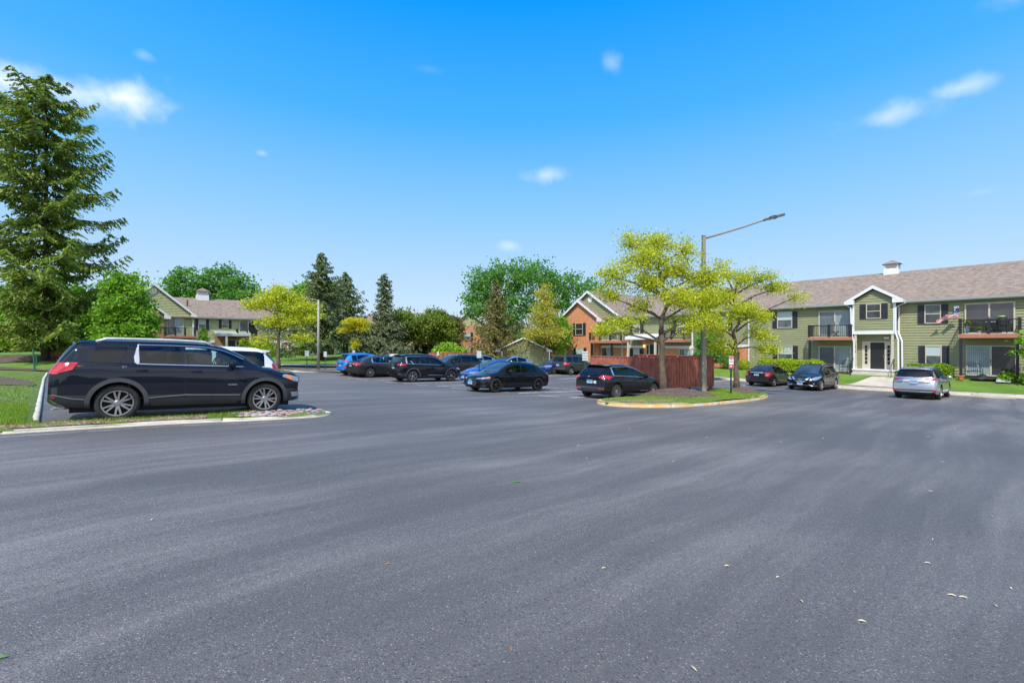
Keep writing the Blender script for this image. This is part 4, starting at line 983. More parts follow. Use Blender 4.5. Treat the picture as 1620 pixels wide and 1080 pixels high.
def deciduous(name, x, y, z, blobs, trunk_r, fork_h, mat, label, leaf=.16, per=60, nclump=120, clump_r=.45, bark=None, flat=0, seed=1, branch_r=.05, group=None, lean=(0, 0), cat='tree', shell=.55, leafflat=0, twigs=True, low=None, leader=None):
    """blobs: (dx, dy, zc, rx, ry, rz) relative to the base; leaf clumps sit at branch ends inside them"""
    root = tree_root(name, x, y, z, label, cat, group); rg = np.random.default_rng(seed); rr = random.Random(seed)
    tb = MB(); pts = []; rad = []
    top = Vector((lean[0], lean[1], fork_h))
    for i in range(7):
        t = i / 6; p = Vector((top.x * t + rr.uniform(-1, 1) * trunk_r * .25, top.y * t + rr.uniform(-1, 1) * trunk_r * .25, top.z * t - .15 * (i == 0))); pts.append(p)
        rad.append(trunk_r * (1.0 + .55 * math.exp(-t * 14) - .35 * t))
    tb.tube(pts, rad, 12)
    if leader:
        lt = [pts[-1] - Vector((0, 0, .15))]
        for i in range(1, 7): lt.append(Vector((top.x + .22 * math.sin(i * 1.3 + seed), top.y + .15 * math.cos(i * 1.7), fork_h + (leader - fork_h) * i / 6)))
        tb.tube(lt, [trunk_r * .7 * (1 - i / 7.5) for i in range(7)], 8)
    clumps = []; vols = np.array([b[3] * b[4] * b[5] for b in blobs]) ** .75; vols /= vols.sum()
    for bi, b in enumerate(blobs):
        k = max(3, int(nclump * vols[bi])); mains = []
        bc = Vector(b[:3])
        start = pts[-1].copy() if bc.z > fork_h else pts[4].lerp(pts[-1], .5)
        st2 = pts[-2].lerp(pts[-1], rr.uniform(.2, 1)) if bc.z > fork_h * .8 else start
        if leader:
            hz = max(fork_h * .88, min(leader * .96, bc.z - .35 * math.hypot(bc.x, bc.y) - .2)); st2 = Vector((top.x + .1 * math.sin(hz * 2), top.y, hz))
        mid = st2.lerp(bc, .5) + Vector((rr.uniform(-.1, .1) * b[3], rr.uniform(-.1, .1) * b[4], -.06 * (bc - st2).length + .15))
        base_r = min(trunk_r * .62, branch_r * (1.2 + 0.5 * (b[3] + b[5]) ** .5) * 1.3)
        tb.tube([st2 - Vector((0, 0, .1)), mid, bc - Vector((0, 0, b[5] * .25))], [base_r, base_r * .7, base_r * .35], 7)
        mains = [mid, bc - Vector((0, 0, b[5] * .25)), mid.lerp(bc, .6)]
        for _ in range(k):
            d = rg.normal(size=3); d /= np.linalg.norm(d); r = (shell + (1 - shell) * rr.random()) * rr.uniform(.86, 1.08)
            c = Vector((b[0] + d[0] * b[3] * r, b[1] + d[1] * b[4] * r, b[2] + d[2] * b[5] * r)); clumps.append(c)
            if twigs and rr.random() < .55:
                s = min(mains, key=lambda q: (q - c).length); m_ = s.lerp(c, .5) + Vector((rr.uniform(-.1, .1), rr.uniform(-.1, .1), rr.uniform(-.05, .15))) * (c - s).length * .5
                tr_ = base_r * .26; tb.tube([s, m_, c], [tr_, tr_ * .6, tr_ * .2], 4, cap=False)
    tb.build('trunk', bark or M_BARK, root, smooth=True)
    P = []
    for c in clumps:
        n = int(per * rr.uniform(.5, 1.5)); q = rg.normal(size=(n, 3)) * clump_r * rr.uniform(.6, 1.25) * np.array([1, 1, .62 if not flat else flat]); P.append(q + np.array(c))
    P = np.concatenate(P); 
    if low is not None: P = P[P[:, 2] > low]
    V, F = leaf_cards(P, leaf, 1.5, leafflat, rg); npmesh('crown', V, F, mat, root); return root

def conifer(name, x, y, z, H, prof, trunk_r, mat, label, nb=170, tw=9, card=.3, seed=1, droop=.25, group=None, z0=1.2, wid=.55, bark=None, ragged=.25, skip=None, up=.25, cpt=4):
    """prof: list of (height fraction, radius); whorled drooping limbs with hanging twig sprays"""
    root = tree_root(name, x, y, z, label, 'tree', group); rg = np.random.default_rng(seed); rr = random.Random(seed)
    tb = MB(); tb.tube([(0, 0, -.3), (rr.uniform(-.1, .1), 0, H * .35), (rr.uniform(-.15, .15), 0, H * .7), (0, 0, H * .985)], [trunk_r * 1.25, trunk_r * .8, trunk_r * .4, .02], 10)
    hs = [p[0] for p in prof]; rs_ = [p[1] for p in prof]
    P = []; A = []; S = []
    for i in range(nb):
        f = (i + rr.random() * .8) / nb; h = z0 + (H - z0) * (f ** .9); az = i * 2.39996 + rr.uniform(-.4, .4)
        r = float(np.interp(h / H, hs, rs_)) * rr.uniform(1 - ragged, 1 + ragged * .6)
        if skip and skip(h / H, az): continue
        if r < .15: r = .15
        dirv = np.array([math.cos(az), math.sin(az), 0]); side = np.array([-dirv[1], dirv[0], 0]); k = max(3, int(tw * (.4 + r / max(rs_)) + 1))
        dr = droop * r * rr.uniform(.6, 1.4); tipup = up * r * rr.uniform(.5, 1.2)
        def bp(t): return dirv * r * t + np.array([0, 0, h - dr * math.sin(t * 2.0) + tipup * t * t * t])
        tb.tube([Vector(bp(0)), Vector(bp(.4)), Vector(bp(.75)), Vector(bp(1))], [max(.012, trunk_r * .22 * (1 - f * .6)), .03 * r ** .5, .018, .006], 4, cap=False)
        for j in range(k):
            t = .12 + .88 * (j + rr.random()) / k; p = bp(t); tl = wid * r * (1.05 - t * .75) * rr.uniform(.5, 1.2) + .12
            for sg in (-1, 1):
                td = side * sg * .85 + dirv * .55 + np.array([0, 0, -.35 - .25 * rr.random()])
                td /= np.linalg.norm(td); m_ = max(2, int(cpt * tl / .6 + 1))
                for q in range(m_):
                    u = (q + rr.random()) / m_; P.append(p + td * tl * u + rg.normal(size=3) * .05 * tl + np.array([0, 0, -.10 * tl * u])); A.append(td + rg.normal(size=3) * .35 + np.array([0, 0, -.25])); S.append(card * rr.uniform(.7, 1.3) * (1.1 - .4 * u))
    P = np.array(P); A = np.array(A); S = np.array(S)[:, None]; n = len(P)
    A /= np.linalg.norm(A, axis=1)[:, None]; Bv = rg.normal(size=(n, 3)); Bv -= (Bv * A).sum(1)[:, None] * A; Bv /= np.linalg.norm(Bv, axis=1)[:, None]
    V = np.empty((n, 4, 3)); V[:, 0] = P - A * S * .6; V[:, 1] = P + Bv * S * .22; V[:, 2] = P + A * S * .6; V[:, 3] = P - Bv * S * .22
    tb.build('trunk', bark or M_BARKD, root, smooth=True)
    npmesh('crown', V.reshape(-1, 3), np.arange(n * 4).reshape(n, 4), mat, root); return root

def shrub(name, x, y, z, blobs, mat, label, leaf=.09, n=2500, seed=1, group=None, cat='shrub', shell=.75, flat=.0):
    root = tree_root(name, x, y, z, label, cat, group); rg = np.random.default_rng(seed); P = []
    w = np.array([b[3] * b[4] + b[4] * b[5] + b[3] * b[5] for b in blobs]); w = w / w.sum()
    for b, q in zip(blobs, w):
        k = int(n * q); d = rg.normal(size=(k, 3)); d /= np.linalg.norm(d, axis=1)[:, None]; r = (shell + (1.06 - shell) * rg.random((k, 1)) ** .7)
        lump = 1 + .07 * np.sin(d[:, :1] * 9 + seed) * np.cos(d[:, 1:2] * 8) + .05 * rg.normal(size=(k, 1)) * .6
        P.append(np.array(b[:3]) + d * r * lump * np.array(b[3:6]))
    P = np.concatenate(P); P = P[P[:, 2] > .02]
    V, F = leaf_cards(P, leaf, 1.4, flat, rg); npmesh('foliage', V, F, mat, root)
    st = MB()
    for b in blobs:
        for _ in range(3): st.tube([(b[0] * .6, b[1] * .6, -.1), (b[0], b[1], b[2] * .6), (b[0] + random.uniform(-.3, .3) * b[3], b[1], b[2] + .3 * b[5])], [.03, .02, .008], 5, cap=False)
    st.build('stem', M_BARKD, root, smooth=True)
    return root
def box_hedge(name, p, q, w, h, mat, label, leaf=.07, n=9000, seed=1):
    root = tree_root(name, p[0], p[1], p[2], label, 'hedge'); rg = np.random.default_rng(seed); p = np.array(p); q = np.array(q); L = np.linalg.norm((q - p)[:2]); d = (q - p) / L; s = np.array([-d[1], d[0], 0])
    t = rg.random(n) * L; u = (rg.random(n) * 2 - 1); v = rg.random(n); face = rg.random(n)
    top = face < .4; side_ = (face >= .4)
    v[top] = 1; u[side_] = np.sign(u[side_]); end = np.minimum(t, L - t); rnd = np.clip(end / .45, 0, 1) ** .5
    uu = u * w / 2 * (1 - .25 * v ** 4) * (.55 + .45 * rnd) * (1 + .06 * np.sin(t * 5)); vv = v * h * (.72 + .28 * rnd) * (1 - .18 * u ** 4 * (v > .9)) * (1 + .05 * np.sin(t * 3.1 + 1) + .03 * np.sin(t * 8))
    P = d * t[:, None] + s * uu[:, None] + np.array([0, 0, 1]) * vv[:, None] + rg.normal(size=(n, 3)) * .035
    V, F = leaf_cards(P, leaf, 1.3, 0, rg); npmesh('foliage', V, F, mat, root)
    st = MB(); st.box(-.0, .0 + .02, -.02, .02, -.1, h * .5); k = .2
    core = MB(); a = Vector((0, 0, 0)); b = Vector(d * L); core.bar(a + Vector(d * .3) + Vector((0, 0, h * .4)), b - Vector(d * .3) + Vector((0, 0, h * .4)), w * .7, h * .7); core.build('inner_branches', M_BARKD, root)
    return root

# near island honey locusts
deciduous('honey_locust', 7.04, 21.3, gz(7.04, 21.3) + .30, [
    (-.2, .2, 7.0, 0.86, 1.0, 0.698), (-1.5, .1, 6.9, 0.774, .8, 0.542), (1.2, .2, 6.6, 0.774, 1.0, 0.542), (-1.0, -.2, 6.1, 1.376, 1.3, 0.775), (-2.3, .1, 5.5, 0.946, 1.1, 0.62), (.8, .3, 5.6, 1.29, 1.2, 0.775), (-.8, 0, 5.0, 1.462, 1.4, 0.698), (2.3, .3, 5.3, 1.032, 1.1, 0.62), (-2.5, .1, 4.5, 0.688, 1.1, 0.465),
    (-1.7, .4, 3.2, 1.118, 1.3, 0.496), (-2.7, -.1, 2.8, 0.86, .9, 0.372), (.5, -.5, 4.3, 1.118, 1.4, 0.62), (2.0, .2, 4.3, 1.118, 1.3, 0.698), (1.2, -.2, 3.3, 1.032, 1.2, 0.542), (2.4, .3, 3.4, 0.774, .8, 0.465), (-1.0, .3, 3.9, 0.86, .9, 0.388), (2.9, .3, 5.9, 0.43, .5, 0.31)],
    .165, 2.7, L_LOC, 'yellow green honey locust with the thickest trunk on the island mulch mound', leaf=.055, per=84, nclump=500, clump_r=.21, flat=.75, seed=11, branch_r=.026, shell=.1, leafflat=.2, leader=6.6)
deciduous('honey_locust', 12.1, 24.6, gz(12.1, 24.6) + .28, [
    (-1.0, 0, 5.0, 1.118, 1.2, 0.698), (-1.9, .1, 5.9, 0.946, 1.0, 0.542), (.5, .1, 6.0, 0.946, .9, 0.62), (1.6, -.1, 6.0, 0.774, .8, 0.388), (2.1, -.1, 5.5, 0.946, .8, 0.388), (3.2, .1, 5.0, 0.516, .6, 0.279), (.3, -.3, 4.2, 1.204, 1.2, 0.62), (1.4, .1, 3.9, 0.774, .8, 0.341), (1.3, .1, 3.0, 0.86, 1.0, 0.388), (-1.0, .2, 3.4, 0.946, 1.0, 0.62),
    (1.8, -.2, 2.2, 0.946, .8, 0.341), (-.7, .2, 2.4, 0.86, .9, 0.403), (-.6, 0, 6.2, 0.688, .6, 0.388)],
    .15, 2.6, L_LOC, 'yellow green honey locust at the far right tip of the island, behind the tow sign', leaf=.058, per=68, nclump=370, clump_r=.20, flat=.75, seed=23, branch_r=.026, shell=.15, leafflat=.2, leader=5.4)
# small shoots on the near locust trunk
# far left lot locust and the little gold one
deciduous('honey_locust', -19.9, 38.8, gz(-19.9, 38.8) + .1, [
    (0, 0, 5.9, 1.9, 1.6, .9), (-1.9, .1, 5.3, 1.3, 1.2, .5), (1.9, 0, 5.1, 1.5, 1.3, .6), (.6, 0, 4.1, 1.8, 1.4, .6), (-1.0, .3, 3.8, 1.2, 1.1, .4), (2.6, .1, 4.3, 1.0, 1.0, .4), (2.0, .1, 2.5, 1.3, 1.0, .3), (-1.2, .1, 2.4, .9, .8, .25), (-.1, 0, 6.6, 1.0, .9, .4)],
    .16, 2.9, L_LOC, 'yellow green honey locust in the far left median, left of the grey lamp pole', leaf=.10, per=62, nclump=230, clump_r=.34, flat=.55, seed=31, branch_r=.03, shell=.3, leafflat=.3, leader=5.8)
deciduous('honey_locust', -14.75, 43, gz(-14.75, 43) + .1, [
    (.1, 0, 4.1, 1.15, 1.0, .42), (-1.1, 0, 3.35, .8, .7, .2), (.7, 0, 3.5, .6, .7, .25), (-.1, 0, 1.9, .25, .3, .5)],
    .08, 2.2, L_LOCY, 'small golden locust above the bright blue crossover', leaf=.10, per=70, nclump=80, clump_r=.22, flat=.5, seed=37, branch_r=.025, shell=.3, leafflat=.3, leader=3.8)

# big spruce at far left and its neighbours
conifer('spruce', -41.2, 40.2, .25, 25.0, [(0, 4.6), (.12, 5.0), (.3, 4.7), (.45, 4.4), (.6, 4.3), (.75, 4.0), (.87, 3.9), (.95, 2.6), (1, .7)], .25, L_SPR,
    'huge shaggy spruce towering at the left edge of the photo', nb=138, tw=15, card=.33, seed=5, droop=.22, z0=1.6, wid=.38, ragged=.52, up=.34, cpt=8)
conifer('spruce', -21.6, 51.5, gz(-22, 51) + .4, 12.0, [(0, 4.6), (.15, 5.2), (.35, 4.6), (.5, 3.4), (.65, 2.7), (.8, 1.7), (.92, .9), (1, .2)], .36, L_SPRD,
    'tall dark spruce behind the grey lamp pole, the tallest of the far spruces', nb=125, tw=11, card=.30, seed=6, droop=.26, z0=2.0, wid=.40, ragged=.5, cpt=6)
conifer('spruce', -21.2, 58, gz(-20, 58) + .4, 10.8, [(0, 4.0), (.3, 4.2), (.6, 3.2), (.8, 1.9), (1, .3)], .3, L_SPRD,
    'sparser dark spruce leaning out behind the tall dark spruce', nb=110, tw=7, card=.36, seed=8, droop=.3, z0=3, wid=.4, ragged=.4, cpt=4)
conifer('spruce', -16.3, 58, gz(-16, 58) + .4, 10.6, [(0, 3.2), (.15, 4.3), (.3, 3.7), (.45, 2.3), (.55, 1.5), (.75, 1.15), (.92, .9), (1, .35)], .28, L_SPRG,
    'grey green spruce with a thin ragged top right of the small golden locust', nb=150, tw=10, card=.28, seed=9, droop=.4, z0=1.4, wid=.45, ragged=.28, cpt=5)
conifer('spruce', -1.8, 50.5, gz(-1, 50), 9.6, [(0, 2.2), (.15, 3.5), (.35, 3.2), (.55, 2.2), (.75, 1.2), (1, .15)], .2, L_SPRB,
    'brownish open spruce in front of the tall bright green trees', nb=120, tw=10, card=.22, seed=12, droop=.1, z0=1.3, wid=.42, ragged=.4, up=.45, cpt=4)
conifer('juniper', -33.2, 49.0, gz(-33, 49) + .3, 3.6, [(0, .7), (.4, .75), (.8, .4), (1, .1)], .08, L_GRN2, 'slim young evergreen in front of the left building balcony', nb=70, tw=6, card=.2, seed=14, droop=.1, z0=.2, up=.5, cpt=4)

deciduous('maple', -34.3, 40.2, .0, [(0, 0, 5.2, 2.1, 2.0, 2.3), (-.3, 0, 7.0, 1.2, 1.2, 1.2), (1.0, 0, 3.4, 1.9, 1.7, 1.8), (-1.4, 0, 3.3, 1.5, 1.5, 1.7), (0, 0, 1.9, 2.3, 2, 1.0)], .13, 1.8, L_GRN2,
    'bushy bright green young tree between the huge spruce and the left building', leaf=.17, per=75, nclump=260, clump_r=.34, seed=41, branch_r=.04, shell=.45)
deciduous('shade_tree', -50.5, 72, -.5, [(-1, 0, 11.0, 3.6, 3, 2.8), (4, 0, 11.5, 4.2, 3, 3.1), (8.2, 0, 9.8, 3.6, 3, 2.8), (-3.6, 0, 8.8, 2.8, 2.5, 2), (3, 0, 8, 5, 3, 2.4)], .4, 5.5, L_GRN,
    'wide leafy tree rising behind the roof of the left building', leaf=.27, per=46, nclump=300, clump_r=.6, seed=43, branch_r=.07, shell=.45)
deciduous('shade_tree', -29.5, 66, -.5, [(0, 0, 8.6, 3.2, 2.5, 2.3), (2.5, 0, 9.4, 2.6, 2, 1.9), (-2.5, 0, 7.5, 2.2, 2, 1.6)], .25, 4.5, L_GRN2,
    'light green tree peeking left of the tall dark spruce', leaf=.3, per=46, nclump=150, clump_r=.45, seed=44, branch_r=.07, shell=.5)
deciduous('shade_tree', -46.5, 47, .3, [(0, 0, 4.5, 3.5, 2.5, 3.2), (3.5, 0, 4, 2.6, 2.5, 2.8), (-4, 0, 4.5, 3, 2.5, 3)], .2, 2, L_GRN2,
    'low bright green tree filling the space under the huge spruce', leaf=.22, per=60, nclump=260, clump_r=.5, seed=45, branch_r=.05, shell=.5)
# rounded olive trees in a row
for i, (x, y, h, w, sd) in enumerate(((-14.6, 62, 6.9, 3.0, 51), (-11.0, 64, 7.1, 2.5, 52), (-9.3, 70, 6.8, 1.7, 53))):
    deciduous('crabapple', x, y, gz(x, y) + .2, [(0, 0, h * .68, w, w, h * .28), (-w * .5, 0, h * .5, w * .75, w * .7, h * .25), (w * .55, 0, h * .52, w * .7, w * .7, h * .25)], .17, 1.7, L_OLV if i < 2 else L_PUR,
        ['rounded olive green tree just right of the grey green spruce', 'rounded olive green tree, middle one of the row before the brown brick building', 'thin brownish olive tree over the distant brick building'][i], leaf=.2, per=80 if i < 2 else 34, nclump=150, clump_r=.42, seed=sd, shell=.5, group='rounded trees in front of the far buildings')
deciduous('shade_tree', -.7, 62, -1.0, [(-2.4, 0, 10.6, 3.0, 3, 3.0), (1.2, 0, 11.2, 3.0, 3, 3.2), (-3.0, 0, 7.4, 3.2, 3, 2.4), (1.5, 0, 7.2, 3.6, 3, 2.6), (-4.2, 0, 9.2, 1.9, 2, 1.7), (-.6, 0, 4.6, 3.5, 3, 2)], .32, 4, L_GRN,
    'tall vivid green tree directly behind the brownish spruce', leaf=.23, per=44, nclump=300, clump_r=.6, seed=61, branch_r=.06, shell=.4)
deciduous('shade_tree', 5.2, 66, -1.0, [(-1.2, 0, 12.2, 2.8, 3, 2.3), (2.5, 0, 10.8, 3.0, 3, 2.3), (6.0, 0, 9.8, 2.5, 3, 1.9), (1, 0, 8.5, 3.0, 3, 2.2), (-1, 0, 10, 2.4, 2.4, 2), (4.0, 0, 7.6, 2.8, 2.5, 1.3)], .34, 5, L_GRN,
    'tall vivid green tree with airy right side above the orange brick gable', leaf=.23, per=36, nclump=240, clump_r=.6, seed=62, branch_r=.06, shell=.45, lean=(.5, 0))
deciduous('linden', 3.45, 49, gz(3, 49), [(0, 0, 7.0, 1.2, 1.3, 1.9), (0, 0, 5.2, 1.9, 1.9, 1.8), (-.5, 0, 3.8, 2.0, 1.9, 1.1), (.9, 0, 3.6, 1.7, 1.8, 1.1), (0, 0, 8.5, .5, .5, .8)], .12, 1.7, L_YEL,
    'upright yellow tinged young tree left of the orange brick gable', leaf=.095, per=42, nclump=330, clump_r=.32, seed=63, branch_r=.025, shell=.25, leader=7.5)
deciduous('ash_tree', 4.4, 52, -1.1, [(0, 0, 2.6, 2.2, 2, 1.6), (-2.8, 0, 2.7, 1.8, 1.6, 1.4), (.8, 0, 4.2, 1.6, 1.5, 1.4)], .12, 1.3, L_GRN2,
    'low green tree behind the trunk of the yellow tinged tree', leaf=.17, per=60, nclump=150, clump_r=.38, seed=64, shell=.4)
deciduous('maple', 15.8, 36.9, -1.3, [(0, 0, 2.9, 1.0, 1.0, 1.1), (.3, 0, 1.9, 1.2, 1.0, .7)], .06, 1.0, L_GRN,
    'small dark green tree behind the lamp pole and red fence', leaf=.12, per=70, nclump=80, clump_r=.24, seed=65, shell=.4)
deciduous('maple', 31.3, 27.3, -1.2, [(.3, 0, 2.9, .9, .9, .45), (.0, 0, 2.1, .8, .8, .3), (.7, 0, 1.4, .6, .6, .25)], .05, 1.0, L_GRN2,
    'young bright green maple cut off by the right edge of the photo', leaf=.12, per=60, nclump=60, clump_r=.20, seed=66, shell=.4, leafflat=.4)
# the far belt of trees closing the horizon
def far_belt():
    rg = np.random.default_rng(99); P = []
    for x0, x1, y0, h in ((-220, -60, 120, 9), (-60, 60, 125, 6.5), (60, 240, 120, 8), (-160, -60, 80, 7), (-120, 120, -75, 11)):
        n = int(abs(x1 - x0) * 50 * 1.2)
        x = rg.uniform(x0, x1, n); hh = h * (.62 + .24 * np.sin(x * .21) + .14 * np.sin(x * .53 + 1)); P.append(np.stack([x, y0 + rg.normal(size=n) * 2, -1.5 + hh * rg.random(n) ** .6], 1))
    P = np.concatenate(P); V, F = leaf_cards(P, 1.5, 1.2, 0, rg); o = npmesh('distant_trees', V, F, L_OLV); o['kind'] = 'stuff'
far_belt()

# hedges and shrubs by the right building
def bp_(s, d, z=None):
    p = Vector((18.69, 46.40)) + RV * s - Vector((.7716, .6361)) * d; return (p.x, p.y, hlawnR(p.x, p.y) + (0 if z is None else z))
box_hedge('hedge', bp_(6.6, 1.1), bp_(11.6, 1.1), 1.3, .95, L_HEDY, 'clipped yellow green hedge behind the two dark parked cars', n=13000, seed=3)
box_hedge('hedge', bp_(16.7, 1.0), bp_(19.1, 1.0), 1.2, .88, L_HEDGE, 'clipped dark green hedge behind the silver SUV', n=9000, seed=4)
shrub('shrub', *bp_(4.0, 1.2), [(0, 0, .9, .8, .8, 1.0), (.5, .1, 1.4, .5, .5, .6)], L_OLV, 'tall loose shrub against the brick wall beside the downspout', leaf=.09, n=4200, seed=5, shell=.3)
shrub('shrub', *bp_(1.4, 2.0), [(0, 0, .4, .9, .6, .55), (.9, 0, .35, .5, .5, .45)], L_BRT, 'low bright green shrub left of the tall loose shrub', leaf=.08, n=3000, seed=6, shell=.5)
shrub('shrub', *bp_(5.4, 1.3), [(0, 0, .4, .5, .5, .5)], L_HEDY, 'small rounded yellow green shrub at the foot of the downspout', leaf=.07, n=1600, seed=7)
for i, (s, d, r) in enumerate(((21.6, 1.5, .42), (22.6, 1.9, .5), (23.3, 1.4, .4))):
    shrub('daylily', *bp_(s, d), [(0, 0, .25, r, r, .42)], L_BRT, ['leafy daylily clump just left of the green parking sign post', 'leafy daylily clump right behind the green parking sign post', 'leafy daylily clump at the right edge by the wall'][i], leaf=.15, n=420, seed=70 + i, group='daylily clumps in the mulch bed', cat='plant', shell=.15)
# shrubs by the left building
def lp_(s, d, z=0):
    p = Vector((-39.83, 56.90)) + Vector((.7716, .6361)) * s + Vector((.6361, -.7716)) * d; return (p.x, p.y, hfar(p.x, p.y) + z)
shrub('shrub', *lp_(6.2, 3.0), [(0, 0, .8, 1.3, 1.2, 1.3), (1.4, .6, .8, 1.1, 1.0, 1.1), (-1.0, -.6, .9, .7, .7, 1.5)], L_HEDY, 'large rounded yellow green shrub in front of the left building porch', leaf=.16, n=5200, seed=8, shell=.6)
shrub('shrub', *lp_(8.4, 6.0), [(0, 0, .45, .5, .5, .55), (.9, .5, .35, .45, .45, .4)], L_GRN, 'low dark green shrub below the large rounded one', leaf=.12, n=1500, seed=9)
shrub('shrub', *lp_(12.6, 1.5), [(0, 0, .8, .9, .8, 1.1)], L_BRT, 'upright bright shrub against the green wall by the white downspout', leaf=.15, n=2200, seed=10)
shrub('shrub', -7.6, 53.5, -1.0, [(0, 0, 1.0, 1.9, 1.5, 1.5), (1.5, 0, .8, 1.2, 1.2, 1.2)], L_BRT, 'bright green rounded shrub rising behind the dark cars in the middle', leaf=.18, n=5200, seed=11, shell=.6)
shrub('shrub', -18.6, 62.5, -.6, [(0, 0, .5, .6, .6, .6)], L_GRN, 'small round dark shrub beside the dark doorway', leaf=.14, n=900, seed=12)
shrub('shrub', -46.6, 43.6, .85, [(-1.8, 0, .7, 2.4, 1.4, 1.5), (.8, 0, .8, 1.6, 1.2, 1.6), (-4, 0, .8, 2, 1.3, 1.5)], L_HEDGE, 'broad green hedge shrub at the left edge under the huge spruce', leaf=.14, n=12000, seed=13, shell=.6)

# ---------------------------------------------------------------- cars
def car_paint(name, c, metal=.0, rough=.5):
    m = NT(name); f = m.noise(.8, 2)
    m.color(m.ramp(f, [(.3, tuple(x * .93 for x in c)), (.7, tuple(min(1, x * 1.06) for x in c))]))
    m.set(Metallic=metal, Roughness=rough, Coat_Weight=1.0, Coat_Roughness=.012); m.b.inputs['Specular IOR Level'].default_value = .5 if metal > .55 else .03
    if max(c) < .05: m.b.inputs['Coat IOR'].default_value = 1.38
    f2 = m.noise(2.2, 2); bp = m.n('ShaderNodeBump'); bp.inputs['Strength'].default_value = .02; m.l(f2, bp.inputs['Height']); m.l(bp.outputs[0], m.b.inputs['Coat Normal'])
    return m.m
CP = dict(black=car_paint('black_paint', (.008, .009, .012)), blackblue=car_paint('blue_black_paint', (.010, .013, .022), .2), charcoal=car_paint('charcoal_paint', (.03, .032, .036), .5),
          blue=car_paint('bright_blue_paint', (.012, .20, .62), .3), navy=car_paint('navy_paint', (.01, .03, .13), .4), royal=car_paint('royal_blue_paint', (.012, .07, .36), .4),
          silver=car_paint('silver_paint', (.36, .39, .43), .7, .3), white=car_paint('white_paint', (.70, .72, .74)), bronze=car_paint('grey_brown_paint', (.055, .052, .05), .5))
def gl(name, c, r=.015):
    m = NT(name); m.color(m.ramp(m.noise(1.4, 3), [(.3, tuple(x * .5 for x in c)), (.7, tuple(x * 1.6 for x in c))])); m.set(Roughness=r); m.b.inputs['Specular IOR Level'].default_value = .45; return m.m
C_GL = gl('privacy_glass', (.010, .012, .014)); C_GT = gl('tinted_glass', (.035, .075, .085)); C_GW = gl('windscreen_glass', (.03, .045, .06))
C_PL = plain('black_plastic', (.028, .030, .034), .55, var=.1); C_PLG = plain('grey_plastic', (.05, .055, .062), .5, var=.08)
C_CH = plain('chrome', (.62, .62, .62), .28, .8, var=.03); C_ALU = plain('alloy', (.42, .42, .42), .28, .9, var=.05); C_ALD = plain('dark_alloy', (.06, .06, .065), .35, .8, var=.05)
C_TY = plain('tyre_rubber', (.022, .022, .023), .85, var=.2, scale=20); C_RED = plain('red_lens', (.42, .012, .018), .08, var=.2, coat=1); C_AMB = plain('amber_lens', (.75, .22, .02), .1, coat=1)
C_LENS = plain('clear_lens', (.42, .46, .50), .06, .5, var=.3, scale=18, coat=1); C_PLW = plain('plate_white', (.60, .64, .68), .4, var=.03); C_PLB = plain('plate_blue', (.05, .25, .60), .4, var=.05); C_UND = plain('underbody', (.01, .01, .011), .9)

def see(name, tint):
    m = NT(name); t = m.n('ShaderNodeBsdfTransparent'); t.inputs[0].default_value = (*tint, 1); g = m.n('ShaderNodeBsdfGlossy'); g.inputs['Roughness'].default_value = .01
    fr = m.n('ShaderNodeFresnel'); fr.inputs[0].default_value = 1.5; f = m.ma('ADD', m.ma('MULTIPLY', fr.outputs[0], 1.0), m.ma('MULTIPLY', m.noise(2.0, 3), .03))
    x = m.n('ShaderNodeMixShader'); m.l(f, x.inputs[0]); m.l(t.outputs[0], x.inputs[1]); m.l(g.outputs[0], x.inputs[2]); m.l(x.outputs[0], m.out.inputs['Surface']); return m.m
C_SP = see('privacy_side_glass', (.10, .105, .11)); C_ST = see('clear_side_glass', (.60, .74, .72)); C_INT = plain('cabin_trim', (.035, .035, .037), .8); C_SEAT = plain('seat_fabric', (.07, .068, .065), .85, var=.2)
def ip(x, tab):
    """monotone cubic through the table"""
    n = len(tab)
    if x <= tab[0][0]: return tab[0][1]
    if x >= tab[-1][0]: return tab[-1][1]
    for i in range(n - 1):
        if tab[i][0] <= x <= tab[i + 1][0]: break
    h = tab[i + 1][0] - tab[i][0]; d = (tab[i + 1][1] - tab[i][1]) / h
    def sl(j):
        if j <= 0 or j >= n - 1: return d if j in (i, i + 1) else 0
        a = (tab[j][1] - tab[j - 1][1]) / (tab[j][0] - tab[j - 1][0]); b = (tab[j + 1][1] - tab[j][1]) / (tab[j + 1][0] - tab[j][0])
        return 0 if a * b <= 0 else 2 * a * b / (a + b)
    m0, m1 = sl(i), sl(i + 1); t = (x - tab[i][0]) / h
    return (2 * t ** 3 - 3 * t ** 2 + 1) * tab[i][1] + (t ** 3 - 2 * t ** 2 + t) * h * m0 + (-2 * t ** 3 + 3 * t ** 2) * tab[i + 1][1] + (t ** 3 - t ** 2) * h * m1

